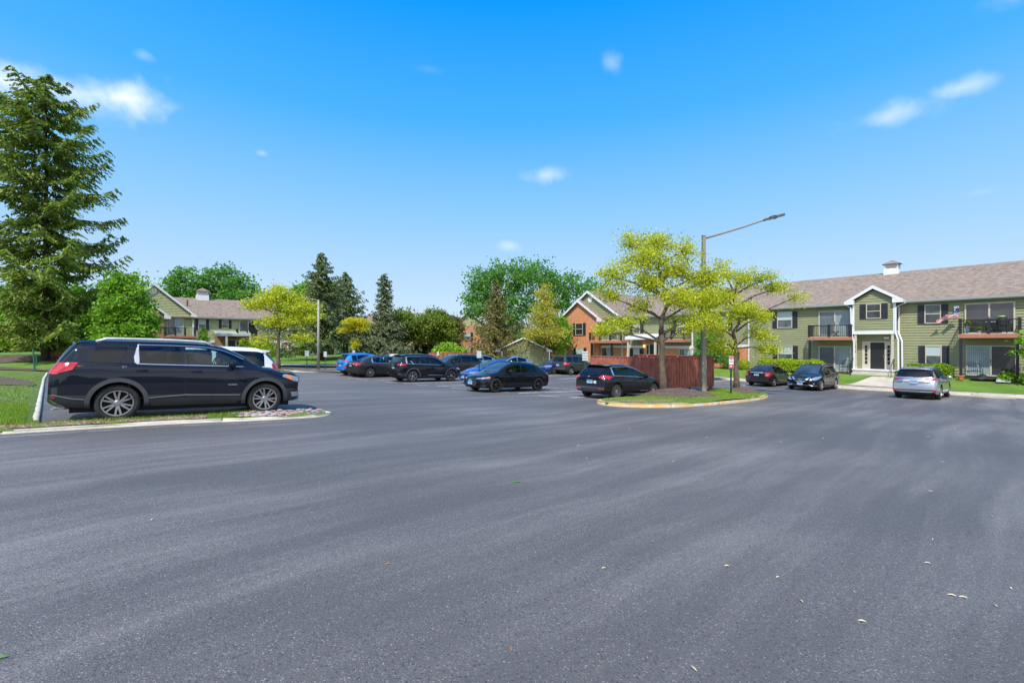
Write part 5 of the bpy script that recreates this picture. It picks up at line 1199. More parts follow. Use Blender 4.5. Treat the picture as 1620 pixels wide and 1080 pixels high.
def wheel_mesh(Rt, wdt, kind, rimf=.68):
    """tyre and rim; axis along y, outer face towards -y"""
    t = MB(); w = wdt / 2; rr_ = Rt * rimf
    t.lathe([(rr_, -w + .02), (rr_ + .03, -w), (Rt - .045, -w), (Rt - .012, -w + .025), (Rt, -w + .05), (Rt, w - .05), (Rt - .02, w - .01), (rr_, w), ], 40, (0, 0, 0), 'y')
    t.lathe([(Rt + .0015, -w + .08), (Rt - .006, -w + .085), (Rt - .006, -w + .1), (Rt + .0015, -w + .105)], 40, (0, 0, 0), 'y')
    tm = t.mesh('tyre', C_TY); tm.polygons.foreach_set('use_smooth', [True] * len(tm.polygons)); tm.set_sharp_from_angle(angle=R(40))
    r = MB(); r.cur = 1; r.lathe([(0, -w + .09), (rr_ - .01, -w + .09), (rr_ - .0, -w + .03)], 32, (0, 0, 0), 'y')
    r.cur = 0; r.lathe([(rr_ + .004, -w + .012), (rr_ + .004, -w - .004), (rr_ - .018, -w - .002), (rr_ - .026, -w + .05)], 40, (0, 0, 0), 'y')
    r.lathe([(0, -w - .0), (.045, -w - .0), (.06, -w + .01), (.075, -w + .04)], 20, (0, 0, 0), 'y')
    def spoke(a, w0, w1, r0, r1, da=0, y0=None):
        c, s = math.cos(a), math.sin(a); c2, s2 = math.cos(a + da), math.sin(a + da); y0 = -w + .012
        A = Vector((r0 * c, y0 + .004, r0 * s)); B_ = Vector((r1 * c2, y0 - .008, r1 * s2)); d = (B_ - A).normalized(); q = d.cross(Vector((0, 1, 0))).normalized()
        r.prism([A - q * w0, A + q * w0, B_ + q * w1, B_ - q * w1], (0, .035, 0))
    r1 = rr_ - .012
    if kind == 'six_split':
        for i in range(6):
            a = i * math.pi / 3 + .2
            spoke(a - .16, .020, .017, .05, r1, -.03); spoke(a + .16, .020, .017, .05, r1, .03)
    elif kind == 'ten':
        for i in range(10): spoke(i * math.pi / 5, .016, .018, .05, r1)
    elif kind == 'fifteen':
        for i in range(15): spoke(i * math.pi * 2 / 15, .010, .010, .05, r1, .12)
    elif kind == 'five_y':
        for i in range(5):
            a = i * 2 * math.pi / 5; spoke(a, .03, .022, .04, r1 * .5); spoke(a, .016, .014, r1 * .42, r1, .22); spoke(a, .016, .014, r1 * .42, r1, -.22)
    elif kind == 'five':
        for i in range(5): spoke(i * 2 * math.pi / 5, .035, .045, .04, r1)
    elif kind == 'ten_wide':
        for i in range(10): spoke(i * math.pi / 5 + .1, .014, .030, .05, r1)
    return tm, r

def build_car(name, label, S, pos, heading, paint, group, ref='rear', near='right'):
    """S: spec. local x forward (rear bumper at x = 0), y left, z up. pos = ground contact of the near-side reference wheel"""
    L, W = S['L'], S['W'] / 2; rear_ax, front_ax = S['ro'], S['ro'] + S['wb']; Rt = S['R']; tw = .225
    xs = sorted(set([0, .02, .05, .09, .14, .2, .27, .35, .45] + [i * .12 for i in range(4, int(L / .12) + 1)] + [L - v for v in (0, .02, .05, .09, .14, .2, .27, .35, .45)]))
    xs = [x for i, x in enumerate(xs) if i == 0 or x - xs[i - 1] > .012 or x == L]
    top, zh, zb, wt, wr = S['top'], S['belt'], S['bot'], S['w'], S['wr']
    def section(x):
        w = ip(x, wt) * W; b = ip(x, zb); t = ip(x, top); h = min(ip(x, zh), t - .015); r = min(ip(x, wr) * W, w * .97); H = t - h
        gh = min(1, H / .25)
        P = [(0, b), (.7 * w, b), (.92 * w, b + .02), (.975 * w, b + .09), (.995 * w, b + .30 * (h - b)), (w, b + .52 * (h - b)), (.992 * w, b + .74 * (h - b)), (.985 * w, b + .86 * (h - b)), (.955 * w, b + .955 * (h - b)), (.925 * w, h)]
        w0 = .905 * w
        k = [.10, .36, .64, .86]
        for f in k:
            P.append((w0 + (r - w0) * (f ** 1.25 if gh > .5 else f), h + (H - .06 * gh) * f))
        P += [(r - .035 * (1 + gh), t - .035 * gh - .005), (r * .78, t - .008), (r * .4, t + .008), (0, t + .012)]
        return P
    secs = [section(x) for x in xs]; m = len(secs[0]); V = []; F = []
    fb, rb = S.get('fb', .22), S.get('rb', .10)
    def warp(x, y):
        q = min(1, abs(y) / W)
        if x < .9: x = x + rb * q ** 3 * (1 - x / .9) ** 1.0
        if x > L - 1.2: x = x - fb * q ** 2.6 * (1 - (L - x) / 1.2)
        return x
    for x, P in zip(xs, secs):
        ring = [(y, z) for y, z in P] + [(-y, z) for y, z in P[-2:0:-1]]
        for y, z in ring: V.append((warp(x, y), y, z))
    n = 2 * m - 2
    for i in range(len(xs) - 1):
        for j in range(n): j2 = (j + 1) % n; F.append((i * n + j, i * n + j2, (i + 1) * n + j2, (i + 1) * n + j))
    F.append(tuple(range(n - 1, -1, -1))); F.append(tuple(range((len(xs) - 1) * n, len(xs) * n)))
    me = bpy.data.meshes.new('body'); me.from_pydata(V, [], F); bm = bmesh.new(); bm.from_mesh(me); bmesh.ops.recalc_face_normals(bm, faces=bm.faces); bm.to_mesh(me); bm.free()
    for mt in (paint, C_UND, S.get('clad', C_PL)): me.materials.append(mt)
    tmp = bpy.data.objects.new('tmp', me); COL.objects.link(tmp)
    cut = MB()
    for ax in (rear_ax, front_ax):
        for sg in (-1, 1):
            y1 = sg * (W - .34); y2 = sg * (W + .3); c = [(ax + math.cos(a) * (Rt + .055), Rt + .01 + math.sin(a) * (Rt + .055)) for a in [2 * math.pi * k / 36 for k in range(36)]]
            cut.prism([(x, y1, z) for x, z in c], (0, y2 - y1, 0))
    cm = cut.mesh('cut', [paint, C_UND]); bm = bmesh.new(); bm.from_mesh(cm); bmesh.ops.recalc_face_normals(bm, faces=bm.faces)
    for f in bm.faces: f.material_index = 1
    bm.to_mesh(cm); bm.free(); co = bpy.data.objects.new('cut', cm); COL.objects.link(co)
    md = tmp.modifiers.new('b', 'BOOLEAN'); md.operation = 'DIFFERENCE'; md.object = co; md.solver = 'EXACT'
    # window openings and cabin
    bvh = BVHTree.FromPolygons([v.co.copy() for v in me.vertices], [tuple(p.vertices) for p in me.polygons])
    def dark_cut(mb):
        q = mb.mesh('cut', [paint, C_UND, S.get('clad', C_PL)]); b3 = bmesh.new(); b3.from_mesh(q); bmesh.ops.recalc_face_normals(b3, faces=b3.faces)
        for f in b3.faces: f.material_index = 1
        b3.to_mesh(q); b3.free(); oo = bpy.data.objects.new('cut', q); COL.objects.link(oo)
        m_ = tmp.modifiers.new('b', 'BOOLEAN'); m_.operation = 'DIFFERENCE'; m_.object = oo; m_.solver = 'EXACT'; return oo
    def wlo(x): return ip(x, zh) + .035
    def whi(x): return max(wlo(x) + .012, ip(x, top) - S.get('ph', .12))
    xa_, xb_ = S['dlo'][0][0] + .02, S['dlo'][-1][1] - .10; cy = W * .56; n_ = 14
    cav = MB(); X_ = [xa_ + (xb_ - xa_) * i / n_ for i in range(n_ + 1)]
    cav.prism([(x, -cy, wlo(x) - .02) for x in X_] + [(x, -cy, max(wlo(x) + .004, whi(x) + .012)) for x in X_[::-1]], (0, 2 * cy, 0))
    extra = [dark_cut(cav)]
    for sg in (-1, 1):
        wc = MB()
        for dd in S['dlo']:
            a0, b0 = dd[0], dd[1]; la, lb2 = dd[3:5] if len(dd) > 3 else (0, 0); a0 += .012; b0 -= .03; k_ = 8
            if b0 - a0 < .12: continue
            bot_ = [(a0 + (b0 - a0) * i / k_) for i in range(k_ + 1)]; top_ = [(a0 + la + (b0 + lb2 - a0 - la) * i / k_) for i in range(k_ + 1)]
            wc.prism([(x, sg * cy * .9, wlo(x) + .008) for x in bot_] + [(x, sg * cy * .9, max(wlo(x) + .012, whi(x) - .008)) for x in top_[::-1]], (0, sg * 1.2, 0))
        extra.append(dark_cut(wc))
    dg = bpy.context.evaluated_depsgraph_get(); body = bpy.data.meshes.new_from_object(tmp.evaluated_get(dg))
    bpy.data.objects.remove(tmp); bpy.data.objects.remove(co)
    for oo in extra: bpy.data.objects.remove(oo)
    clz = S.get('cladz', 0); cs = S.get('sill', .30)
    for p in body.polygons:
        c = p.center; rdist = min(math.hypot(c.x - ax, c.z - Rt - .01) for ax in (rear_ax, front_ax))
        if rdist < Rt + .06 and abs(c.y) > W - .36 and p.material_index != 0: p.material_index = 1
        elif p.normal.z < -.6 and c.z < .6 and rdist > Rt * .2: p.material_index = 1
        elif clz and c.z < clz + (.16 if (c.x < rear_ax - Rt or c.x > front_ax + Rt) else 0) and p.material_index == 0: p.material_index = 2
    body.polygons.foreach_set('use_smooth', [True] * len(body.polygons)); body.set_sharp_from_angle(angle=R(38))
    # placement on the sloping lot
    hd = R(heading); fw = Vector((math.cos(hd), math.sin(hd), 0)); lf = Vector((-fw.y, fw.x, 0))
    ax = rear_ax if ref == 'rear' else front_ax; sy = -1 if near == 'right' else 1; tr = W - tw / 2 - .03
    p0 = Vector((pos[0], pos[1], 0)) - fw * ax - lf * sy * tr     # origin: centre of the rear bumper line
    e = .8
    cx_, cy_ = (p0 + fw * L / 2).x, (p0 + fw * L / 2).y
    nx = -(gz(cx_ + e, cy_) - gz(cx_ - e, cy_)) / (2 * e); ny = -(gz(cx_, cy_ + e) - gz(cx_, cy_ - e)) / (2 * e); up = Vector((nx, ny, 1)).normalized()
    X = (fw - up * fw.dot(up)).normalized(); Y = up.cross(X)
    mid = p0 + fw * (rear_ax + front_ax) / 2; zc = gz(mid.x, mid.y) + .008
    o3 = Vector((mid.x, mid.y, zc)) - X * (rear_ax + front_ax) / 2
    M = Matrix(((X.x, Y.x, up.x, o3.x), (X.y, Y.y, up.y, o3.y), (X.z, Y.z, up.z, o3.z), (0, 0, 0, 1)))
    root = empty(name, None, label=label, cat=S.get('cat', 'car'), group=group, M=M)
    bo = bpy.data.objects.new('body', body); COL.objects.link(bo); bo.parent = root
    def proj(o, d, off):
        h = bvh.ray_cast(Vector(o), Vector(d))
        if h[0] is None: return None
        nn = h[1]
        if nn.dot(Vector(d)) > 0: nn = -nn
        return h[0] + nn * off
    def grid_patch(nm, fn, nu, nv, mat, off=.008, parent=None, rim=True):
        vs = []; idx = {}
        for i in range(nu + 1):
            for j in range(nv + 1):
                q = fn(i / nu, j / nv)
                if q is None: continue
                p = proj(q[0], q[1], off)
                if p is not None: idx[i, j] = len(vs); vs.append(p)
        fs = []
        for i in range(nu):
            for j in range(nv):
                k = [(i, j), (i + 1, j), (i + 1, j + 1), (i, j + 1)]
                if all(c in idx for c in k): fs.append(tuple(idx[c] for c in k))
        if not fs: return None
        me = bpy.data.meshes.new(nm); me.from_pydata(vs, [], fs); me.materials.append(mat); me.update()
        dv = Vector(fn(.5, .5)[1]); s_ = sum((p.normal.dot(dv)) for p in me.polygons)
        if s_ > 0: me.flip_normals()
        me.polygons.foreach_set('use_smooth', [True] * len(me.polygons))
        o = bpy.data.objects.new(nm, me); COL.objects.link(o); o.parent = parent or root; return o
    def poly_patch(nm, pts, axis, mat, off=.01, parent=None, sub=.05, sgn=-1):
        """polygon given in (x,z) for the sides ('y'), (y,z) for front/rear ('f','r') pressed onto the body"""
        pts = [Vector(p) for p in pts]; bp = []
        for i in range(len(pts)):
            a, b = pts[i], pts[(i + 1) % len(pts)]; k = max(1, int((b - a).length / sub))
            bp += [a.lerp(b, t / k) for t in range(k)]
        nb = len(bp); ins = []; lp = [tuple(p) for p in bp]; x0 = min(p[0] for p in lp); x1 = max(p[0] for p in lp); z0 = min(p[1] for p in lp); z1 = max(p[1] for p in lp)
        z = z0 + sub / 2
        while z < z1:
            x = x0 + sub / 2
            while x < x1:
                if inside((x, z), lp) and pdist((x, z), lp + [lp[0]]) > sub * .4: ins.append(Vector((x, z)))
                x += sub
            z += sub
        v, e_, f, *_ = delaunay_2d_cdt(bp + ins, [(i, (i + 1) % nb) for i in range(nb)], [], 1, 1e-5)
        vs = []; ok = []
        for p in v:
            if axis == 'y': o_, d_ = (p.x, sgn * 3, p.y), (0, -sgn, 0)
            elif axis == 'f': o_, d_ = (L + 2, p.x, p.y), (-1, 0, 0)
            else: o_, d_ = (-2, p.x, p.y), (1, 0, 0)
            h = proj(o_, d_, off); ok.append(h is not None); vs.append(h if h is not None else Vector((0, 0, 0)))
        fs = [tuple(q) for q in f if all(ok[i] for i in q)]
        if not fs: return None
        par = list(range(len(vs)))
        def find(i):
            while par[i] != i: par[i] = par[par[i]]; i = par[i]
            return i
        for q in fs:
            for i in q[1:]: par[find(i)] = find(q[0])
        cnt = {}
        for q in fs: cnt[find(q[0])] = cnt.get(find(q[0]), 0) + 1
        big = max(cnt, key=cnt.get); fs = [q for q in fs if find(q[0]) == big]; use = sorted({i for q in fs for i in q}); rm = {i: k for k, i in enumerate(use)}; vs = [vs[i] for i in use]; fs = [tuple(rm[i] for i in q) for q in fs]
        me = bpy.data.meshes.new(nm); me.from_pydata(vs, [], fs); me.materials.append(mat); me.update()
        if sum(p.normal.dot(Vector(d_)) for p in me.polygons) > 0: me.flip_normals()
        me.polygons.foreach_set('use_smooth', [True] * len(me.polygons))
        o = bpy.data.objects.new(nm, me); COL.objects.link(o); o.parent = parent or root; return o
    # glass
    x0, x1 = S['ws']    # windscreen from cowl x0 to roof front x1 (x0 > x1)
    grid_patch('windscreen', lambda u, v: ((x0 + (x1 - x0) * v, (u * 2 - 1) * (ip(x0 + (x1 - x0) * v, wr) * W * (.93 if v > .3 else .93 + .05 * (1 - v / .3)) - .05), 3), (0, 0, -1)), 16, 12, C_GW, .008)
    r0, r1 = S['rg']    # rear glass from lower x to roof x
    z0_, z1_ = S.get('rgz', (None, None))
    if z0_: grid_patch('rear_window', lambda u, v: ((-2, (u * 2 - 1) * (W * (S.get('rgw', .78) - .08 * v)), z0_ + (z1_ - z0_) * v), (1, 0, 0)), 16, 8, C_GL if S.get('dark') else C_GW, .010)
    else: grid_patch('rear_window', lambda u, v: ((r0 + (r1 - r0) * v, (u * 2 - 1) * (ip(r0 + (r1 - r0) * v, wr) * W * .92 - .05), 3), (0, 0, -1)), 14, 10, C_GW, .008)
    for sg in (-1, 1):
        for k_, dd in enumerate(S['dlo']):
            xa, xb, dk = dd[:3]; la, lb_ = dd[3:5] if len(dd) > 3 else (.0, .0)
            def fn(u, v, xa=xa, xb=xb, la=la, lb_=lb_):
                x = (xa + la * v) + ((xb + lb_ * v) - (xa + la * v)) * u; lo = ip(x, zh) + .035; hi = max(lo + .012, ip(x, top) - S.get('ph', .12))
                cap = S.get('rake')
                if cap:    # slanted rear edge of the last window
                    xr, lean = cap
                    lim = xr + (hi - lo) * 0
                z = lo + (hi - lo) * v
                return ((x, sg * 3, z), (0, -sg, 0))
            grid_patch('side_window', fn, max(3, int((xb - xa) / .06)), 5, C_SP if dk else C_ST, .006)
        if S.get('chrome'):
            xa = S['dlo'][S['chrome'] - 1][0] if S['chrome'] > 1 else S['dlo'][0][0]; xb = S['dlo'][-1][1]
            def c1(x): return ip(x, zh) + .035
            lo = [(xa + (xb - xa) * t / 24) for t in range(25)]
            poly_patch('window_trim', [(x, c1(x) - .016) for x in lo] + [(x, c1(x) + .002) for x in lo[::-1]], 'y', C_CH, .012, sgn=sg, sub=.1)
            def c2(x): return max(c1(x) + .02, ip(x, top) - S.get('ph', .12))
            poly_patch('window_trim', [(x, c2(x) - .0) for x in lo] + [(x, c2(x) + .013) for x in lo[::-1]], 'y', C_CH, .012, sgn=sg, sub=.1)
            poly_patch('window_trim', [(xa - .05, c1(xa) + .02), (xa, c1(xa) - .02), (xa + .03, c1(xa) + .02), (xa + .0, c2(xa)), (xa + .04, c2(xa) + .02), (xa - .02, c2(xa) + .02), (xa - .07, c1(xa) + .14)], 'y', C_CH, .012, sgn=sg, sub=.1)
        # door gaps
        for xg in S.get('gaps', []):
            lo_, hi_ = cs + .06, ip(xg, zh) + (.03)
            poly_patch('door_gap', [(xg, lo_), (xg + .012, lo_), (xg + .012, hi_), (xg, hi_)], 'y', C_UND, .004, sgn=sg, sub=.15)
        poly_patch('door_gap', [(S['gaps'][0], cs + .06), (S['gaps'][-1], cs + .06), (S['gaps'][-1], cs + .072), (S['gaps'][0], cs + .072)], 'y', C_UND, .004, sgn=sg, sub=.15)
        for xh in S.get('handles', []):
            h = proj((xh, sg * 3, ip(xh, zh) - .10), (0, -sg, 0), .0)
            if h: mb = MB(); mb.tube([(h.x - .10, h.y - sg * .0, h.z), (h.x - .09, h.y + sg * .028, h.z), (h.x + .09, h.y + sg * .028, h.z), (h.x + .10, h.y, h.z)], .014, 8); mb.build('door_handle', C_CH if S.get('chandle') else paint, root, smooth=True)
        # mirror
        xm = S['mx']; h = proj((xm, sg * 3, ip(xm, zh) + .02), (0, -sg, 0), 0)
        if h:
            bm = bmesh.new(); bmesh.ops.create_icosphere(bm, subdivisions=3, radius=1)
            for v in bm.verts:
                c = v.co; c.x = c.x * .10 - (.02 if c.x > 0 else 0); c.y *= .14; c.z *= .105
                c += Vector((h.x, h.y + sg * .15, h.z + .08))
            mm = bpy.data.meshes.new('mirror'); bm.to_mesh(mm); bm.free(); mm.materials.append(paint); mm.polygons.foreach_set('use_smooth', [True] * len(mm.polygons))
            mo = bpy.data.objects.new('mirror', mm); COL.objects.link(mo); mo.parent = root
            a = MB(); a.bar((h.x, h.y - sg * .02, h.z + .02), (h.x, h.y + sg * .12, h.z + .04), .05, .03); a.build('mirror_arm', C_PL, mo)
        # arches
        if S.get('arch'):
            for axx in (rear_ax, front_ax):
                o1, o2 = Rt + .058, Rt + .058 + S['arch']; A = [math.radians(a) for a in range(-12, 193, 6)]
                poly_patch('wheel_arch', [(axx + math.cos(a) * o1, Rt + .01 + math.sin(a) * o1) for a in A] + [(axx + math.cos(a) * o2, Rt + .01 + math.sin(a) * o2) for a in A[::-1]], 'y', S.get('archm', C_PLG), .016, sgn=sg, sub=.06)
        if S.get('rails'):
            ra_, rc_ = S['rails']; yy = sg * (ip((ra_ + rc_) / 2, wr) * W - .10); pr = []
            for t in range(13):
                x = ra_ + (rc_ - ra_) * t / 12; h = proj((x, yy, 3), (0, 0, -1), 0); pr.append((x, yy, (h.z if h else 1.6) + (S.get('railh', .05) if 0 < t < 12 else .0)))
            mb = MB(); mb.tube(pr, S.get('railr', .021), 7); mb.build('roof_rail', S.get('railm', C_ALU), root, smooth=True)
        for sd_ in S.get('tail', []): poly_patch('tail_light', sd_, 'y', C_RED, .014, sgn=sg)
        for sd_ in S.get('head', []): poly_patch('headlight', sd_, 'y', C_LENS, .012, sgn=sg)
        for sd_ in S.get('amb', []): poly_patch('side_marker', sd_, 'y', C_AMB, .016, sgn=sg)
        for sd_ in S.get('sidepoly', []): poly_patch(sd_[0], sd_[1], 'y', sd_[2], .012, sgn=sg)
        for q in S.get('tailr', []): poly_patch('tail_light', [(sg * a, b) for a, b in q], 'r', C_RED, .014)
        for q in S.get('tailc', []): poly_patch('reverse_light', [(sg * a, b) for a, b in q], 'r', C_LENS, .018)
        for q in S.get('headf', []): poly_patch('headlight', [(sg * a, b) for a, b in q], 'f', C_LENS, .012)
        for nm_, q, mt in S.get('frontpoly2', []): poly_patch(nm_, [(sg * a, b) for a, b in q], 'f', mt, .014)
        for nm_, q, mt in S.get('rearpoly2', []): poly_patch(nm_, [(sg * a, b) for a, b in q], 'r', mt, .014)
    for nm_, q, mt in S.get('frontpoly', []): poly_patch(nm_, q, 'f', mt, .010)
    for nm_, q, mt in S.get('rearpoly', []): poly_patch(nm_, q, 'r', mt, .010)
    def plate(z, rear, w=.155, h=.078):
        d = (1, 0, 0) if rear else (-1, 0, 0); q = proj((-2 if rear else L + 2, S.get('ply', 0) if not rear else 0, z), d, 0)
        if q is None: return
        s_ = -1 if rear else 1; mb = MB(); mb.box(min(q.x + s_ * .004, q.x + s_ * .022), max(q.x + s_ * .004, q.x + s_ * .022), q.y - w, q.y + w, z - h, z + h); pl = mb.build('number_plate', C_PLW, root)
        m2 = MB(); xx = q.x + s_ * .0225; m2.box(min(xx, xx + s_ * .002), max(xx, xx + s_ * .002), q.y - w * .96, q.y + w * .96, z + h * .1, z + h * .92); m2.build('plate_band', C_PLB, pl)
        m3 = MB()
        for i in range(6):
            yy = q.y - w * .78 + i * w * .28; m3.box(min(xx, xx + s_ * .003), max(xx, xx + s_ * .003), yy, yy + w * .17, z - h * .7, z + h * .02)
        m3.build('plate_characters', C_PLB, pl)
    if S.get('plr'): plate(S['plr'], True)
    if S.get('plf'): plate(S['plf'], False)
    if S.get('spoiler'):
        zs, xs0, xs1, wv = S['spoiler']; mb = MB(); i0 = len(mb.v); n_ = 12
        for i in range(n_):
            for (x, dz) in ((xs0, -.02), (xs0 + .01, .012), (xs1, .03), (xs1, -.03)):
                y = -wv + 2 * wv * i / (n_ - 1); q = 1 - (abs(y) / wv) ** 4 * .5; mb.v.append((x + .09 * (abs(y) / wv) ** 3, y, zs + dz - .035 * (abs(y) / wv) ** 2.5))
        for i in range(n_ - 1):
            for j in range(4): j2 = (j + 1) % 4; mb.f.append((i * 4 + j, i * 4 + j2, i * 4 + 4 + j2, i * 4 + 4 + j)); mb.mi.append(0)
        mb.f.append((3, 2, 1, 0)); mb.mi.append(0); e = (n_ - 1) * 4; mb.f.append((e, e + 1, e + 2, e + 3)); mb.mi.append(0)
        mb.build('spoiler', paint, root, recalc=True)
    if S.get('third'): z3, x3 = S['third']; h = proj((-2, 0, z3), (1, 0, 0), 0); 
    if S.get('third') and h: mb = MB(); mb.box(h.x - .02, h.x + .01, -.12, .12, z3 - .012, z3 + .012); mb.build('brake_light', C_RED, root)
    if S.get('wiper'):
        zw = S['wiper']; h = proj((-2, 0, zw), (1, 0, 0), .02)
        if h: mb = MB(); mb.bar((h.x - .01, .02, zw), (h.x - .01 + .01, -.36, zw + .03), .02, .025); mb.build('rear_wiper', C_PL, root)
    if S.get('antenna'): xa_ = S['antenna']; h = proj((xa_, 0, 3), (0, 0, -1), 0); mb = MB(); mb.prism([(xa_ - .07, -.01, h.z - .02), (xa_ + .07, -.01, h.z - .01), (xa_ - .06, -.01, h.z + .07)], (0, .02, 0)); mb.build('antenna', paint, root)
    if S.get('mast'): xa_ = S['mast']; h = proj((xa_, 0, 3), (0, 0, -1), 0); mb = MB(); mb.tube([(xa_, 0, h.z - .01), (xa_ - .1, 0, h.z + .2)], .006, 5); mb.build('antenna', C_PL, root)
    for tx in S.get('text', []):
        s_, x, z, size, nm_ = tx
        h = proj((x, -3, z), (0, 1, 0), .006)
        if h: text_mesh(s_, size, C_CH, root, Matrix.Translation(h) @ Matrix.Rotation(R(90), 4, 'X'), nm_, .002)
    if S.get('emf'): zf, rf = S['emf']; h = proj((L + 2, 0, zf), (-1, 0, 0), .012); mb = MB(); mb.lathe([(rf * .62, 0), (rf, -.004), (rf, .012), (rf * .62, .014)], 20, (0, 0, 0), 'y', close=True); mb.box(-rf * .8, rf * .8, 0, .012, -rf * .13, rf * .13); mb.build('emblem', C_CH, root, loc=h, rot=(0, 0, R(90)))
    if S.get('emr'): zf, rf = S['emr']; h = proj((-2, 0, zf), (1, 0, 0), .004); mb = MB(); mb.prism([(-rf * 1.5, 0, 0), (0, 0, -rf * .5), (rf * 1.5, 0, 0), (0, 0, rf * .5)], (0, .012, 0)); mb.build('emblem', C_CH, root, loc=h - Vector((.012, 0, 0)), rot=(0, 0, R(-90)))
    if S.get('exh'): mb = MB(); [mb.tube([(.1, sy_ * W * .62, .30), (.35, sy_ * W * .62, .30)], .035, 10) for sy_ in S['exh']]; mb.build('exhaust', C_CH, root, smooth=True)
    # cabin
    rows = [(S['dlo'][-1][0] + .28, True)] + ([(S['dlo'][-2][0] + .25, False)] if len(S['dlo']) > 1 else [])
    for xs_, fr_ in rows:
        for sy_ in (-1, 1):
            zb_ = wlo(xs_); s_ = MB(); y0_, y1_ = sy_ * W * .36 - .22, sy_ * W * .36 + .22
            s_.prism([(xs_ - .12, y0_, zb_ - .02), (xs_ + .04, y0_, zb_ - .02), (xs_ - .04, y0_, zb_ + .13), (xs_ - .16, y0_, zb_ + .13)], (0, .44, 0)); s_.prism([(xs_ - .17, y0_ + .10, zb_ + .14), (xs_ - .07, y0_ + .10, zb_ + .14), (xs_ - .10, y0_ + .10, zb_ + .27), (xs_ - .18, y0_ + .10, zb_ + .27)], (0, .24, 0)); s_.box(xs_ - .14, xs_ - .10, y0_ + .18, y0_ + .26, zb_ + .1, zb_ + .16)
            s_.build('seat', C_SEAT, root)
    xw_ = S['dlo'][-1][0] + .70; sw = MB(); sw.tube([(xw_ + .05 * math.sin(a), W * .36 + .18 * math.cos(a), wlo(xw_) + .02 + .16 * math.sin(a)) for a in [2 * math.pi * k / 18 for k in range(19)]], .014, 5); sw.build('steering_wheel', C_INT, root, smooth=True)
    # wheels
    key = (Rt, S['rim'], S.get('dkrim', False))
    if key not in WHEELS: WHEELS[key] = wheel_mesh(Rt, tw, S['rim'], S.get('rimf', .68)) + (None,); tm, rmb, _ = WHEELS[key]; WHEELS[key] = (tm, rmb.mesh('rim', [C_ALD if S.get('dkrim') else C_ALU, C_UND]))
    tm, rm = WHEELS[key]
    for axx in (rear_ax, front_ax):
        for sg in (-1, 1):
            w_ = bpy.data.objects.new('wheel', tm); COL.objects.link(w_); w_.parent = root; w_.location = (axx, sg * tr, Rt); w_.rotation_euler = (0, random.uniform(0, 6), 0) if sg < 0 else (0, random.uniform(0, 6), math.pi)
            r_ = bpy.data.objects.new('rim', rm); COL.objects.link(r_); r_.parent = w_
    ch = MB(); ch.box(.35, L - .35, -W * .72, W * .72, .19, .4); ch.build('underbody', C_UND, root)
    return root
WHEELS = {}
def suv(L, W, H, wb, ro, Rt, hood=1.0, belt=1.05, rearz=.95, roof0=.55, wsx=(3.75, 2.75), rtaper=.08, bot=.24, hoodend=.80, tailslope=.35, cowl=None, **k):
    c = cowl or hood + .06
    top = [(0, rearz - .06), (.03, rearz), (.08, rearz + .10), (.08 + tailslope * .45, rearz + .10 + (H - rearz - .1) * .55), (.08 + tailslope, H - k.get('rd', .07)), (roof0 + .25, H - .02), (L * .42, H), (wsx[1] - .35, H - .015), (wsx[1], H - .07), ((wsx[0] + wsx[1]) / 2, (H - .07 + c) / 2 + .035), (wsx[0], c), (wsx[0] + .25, hood + .02), (L - .55, hood - .06), (L - .22, hoodend + .06), (L - .05, hoodend - .05), (L, hoodend - .15)]
    zh = [(0, rearz - .1), (.06, rearz - .03), (.4, belt + .03), (L * .35, belt), (wsx[0] - .1, belt - .05), (wsx[0] + .3, hood - .07), (L - .5, hood - .15), (L - .15, hoodend - .06), (L, hoodend - .2)]
    zb = [(0, bot + .16), (.1, bot + .08), (.5, bot + .02), (L - .8, bot), (L - .2, bot + .02), (L, bot + .12)]
    wt = [(0, .90), (.06, .945), (.3, .975), (ro, 1.0), (L * .5, .985), (ro + wb, 1.0), (L - .45, .97), (L - .12, .90), (L, .82)]
    wr = [(0, .86), (.1, .80), (.4, .70), (1.0, .70), (wsx[1], .70), (wsx[0], .80), (L - .6, .82), (L, .70)]
    d = dict(L=L, W=W, wb=wb, ro=ro, R=Rt, top=top, belt=zh, bot=zb, w=wt, wr=wr, ws=(wsx[0] - .02, wsx[1] + .06), rg=(.15, .5)); d.update(k); return d
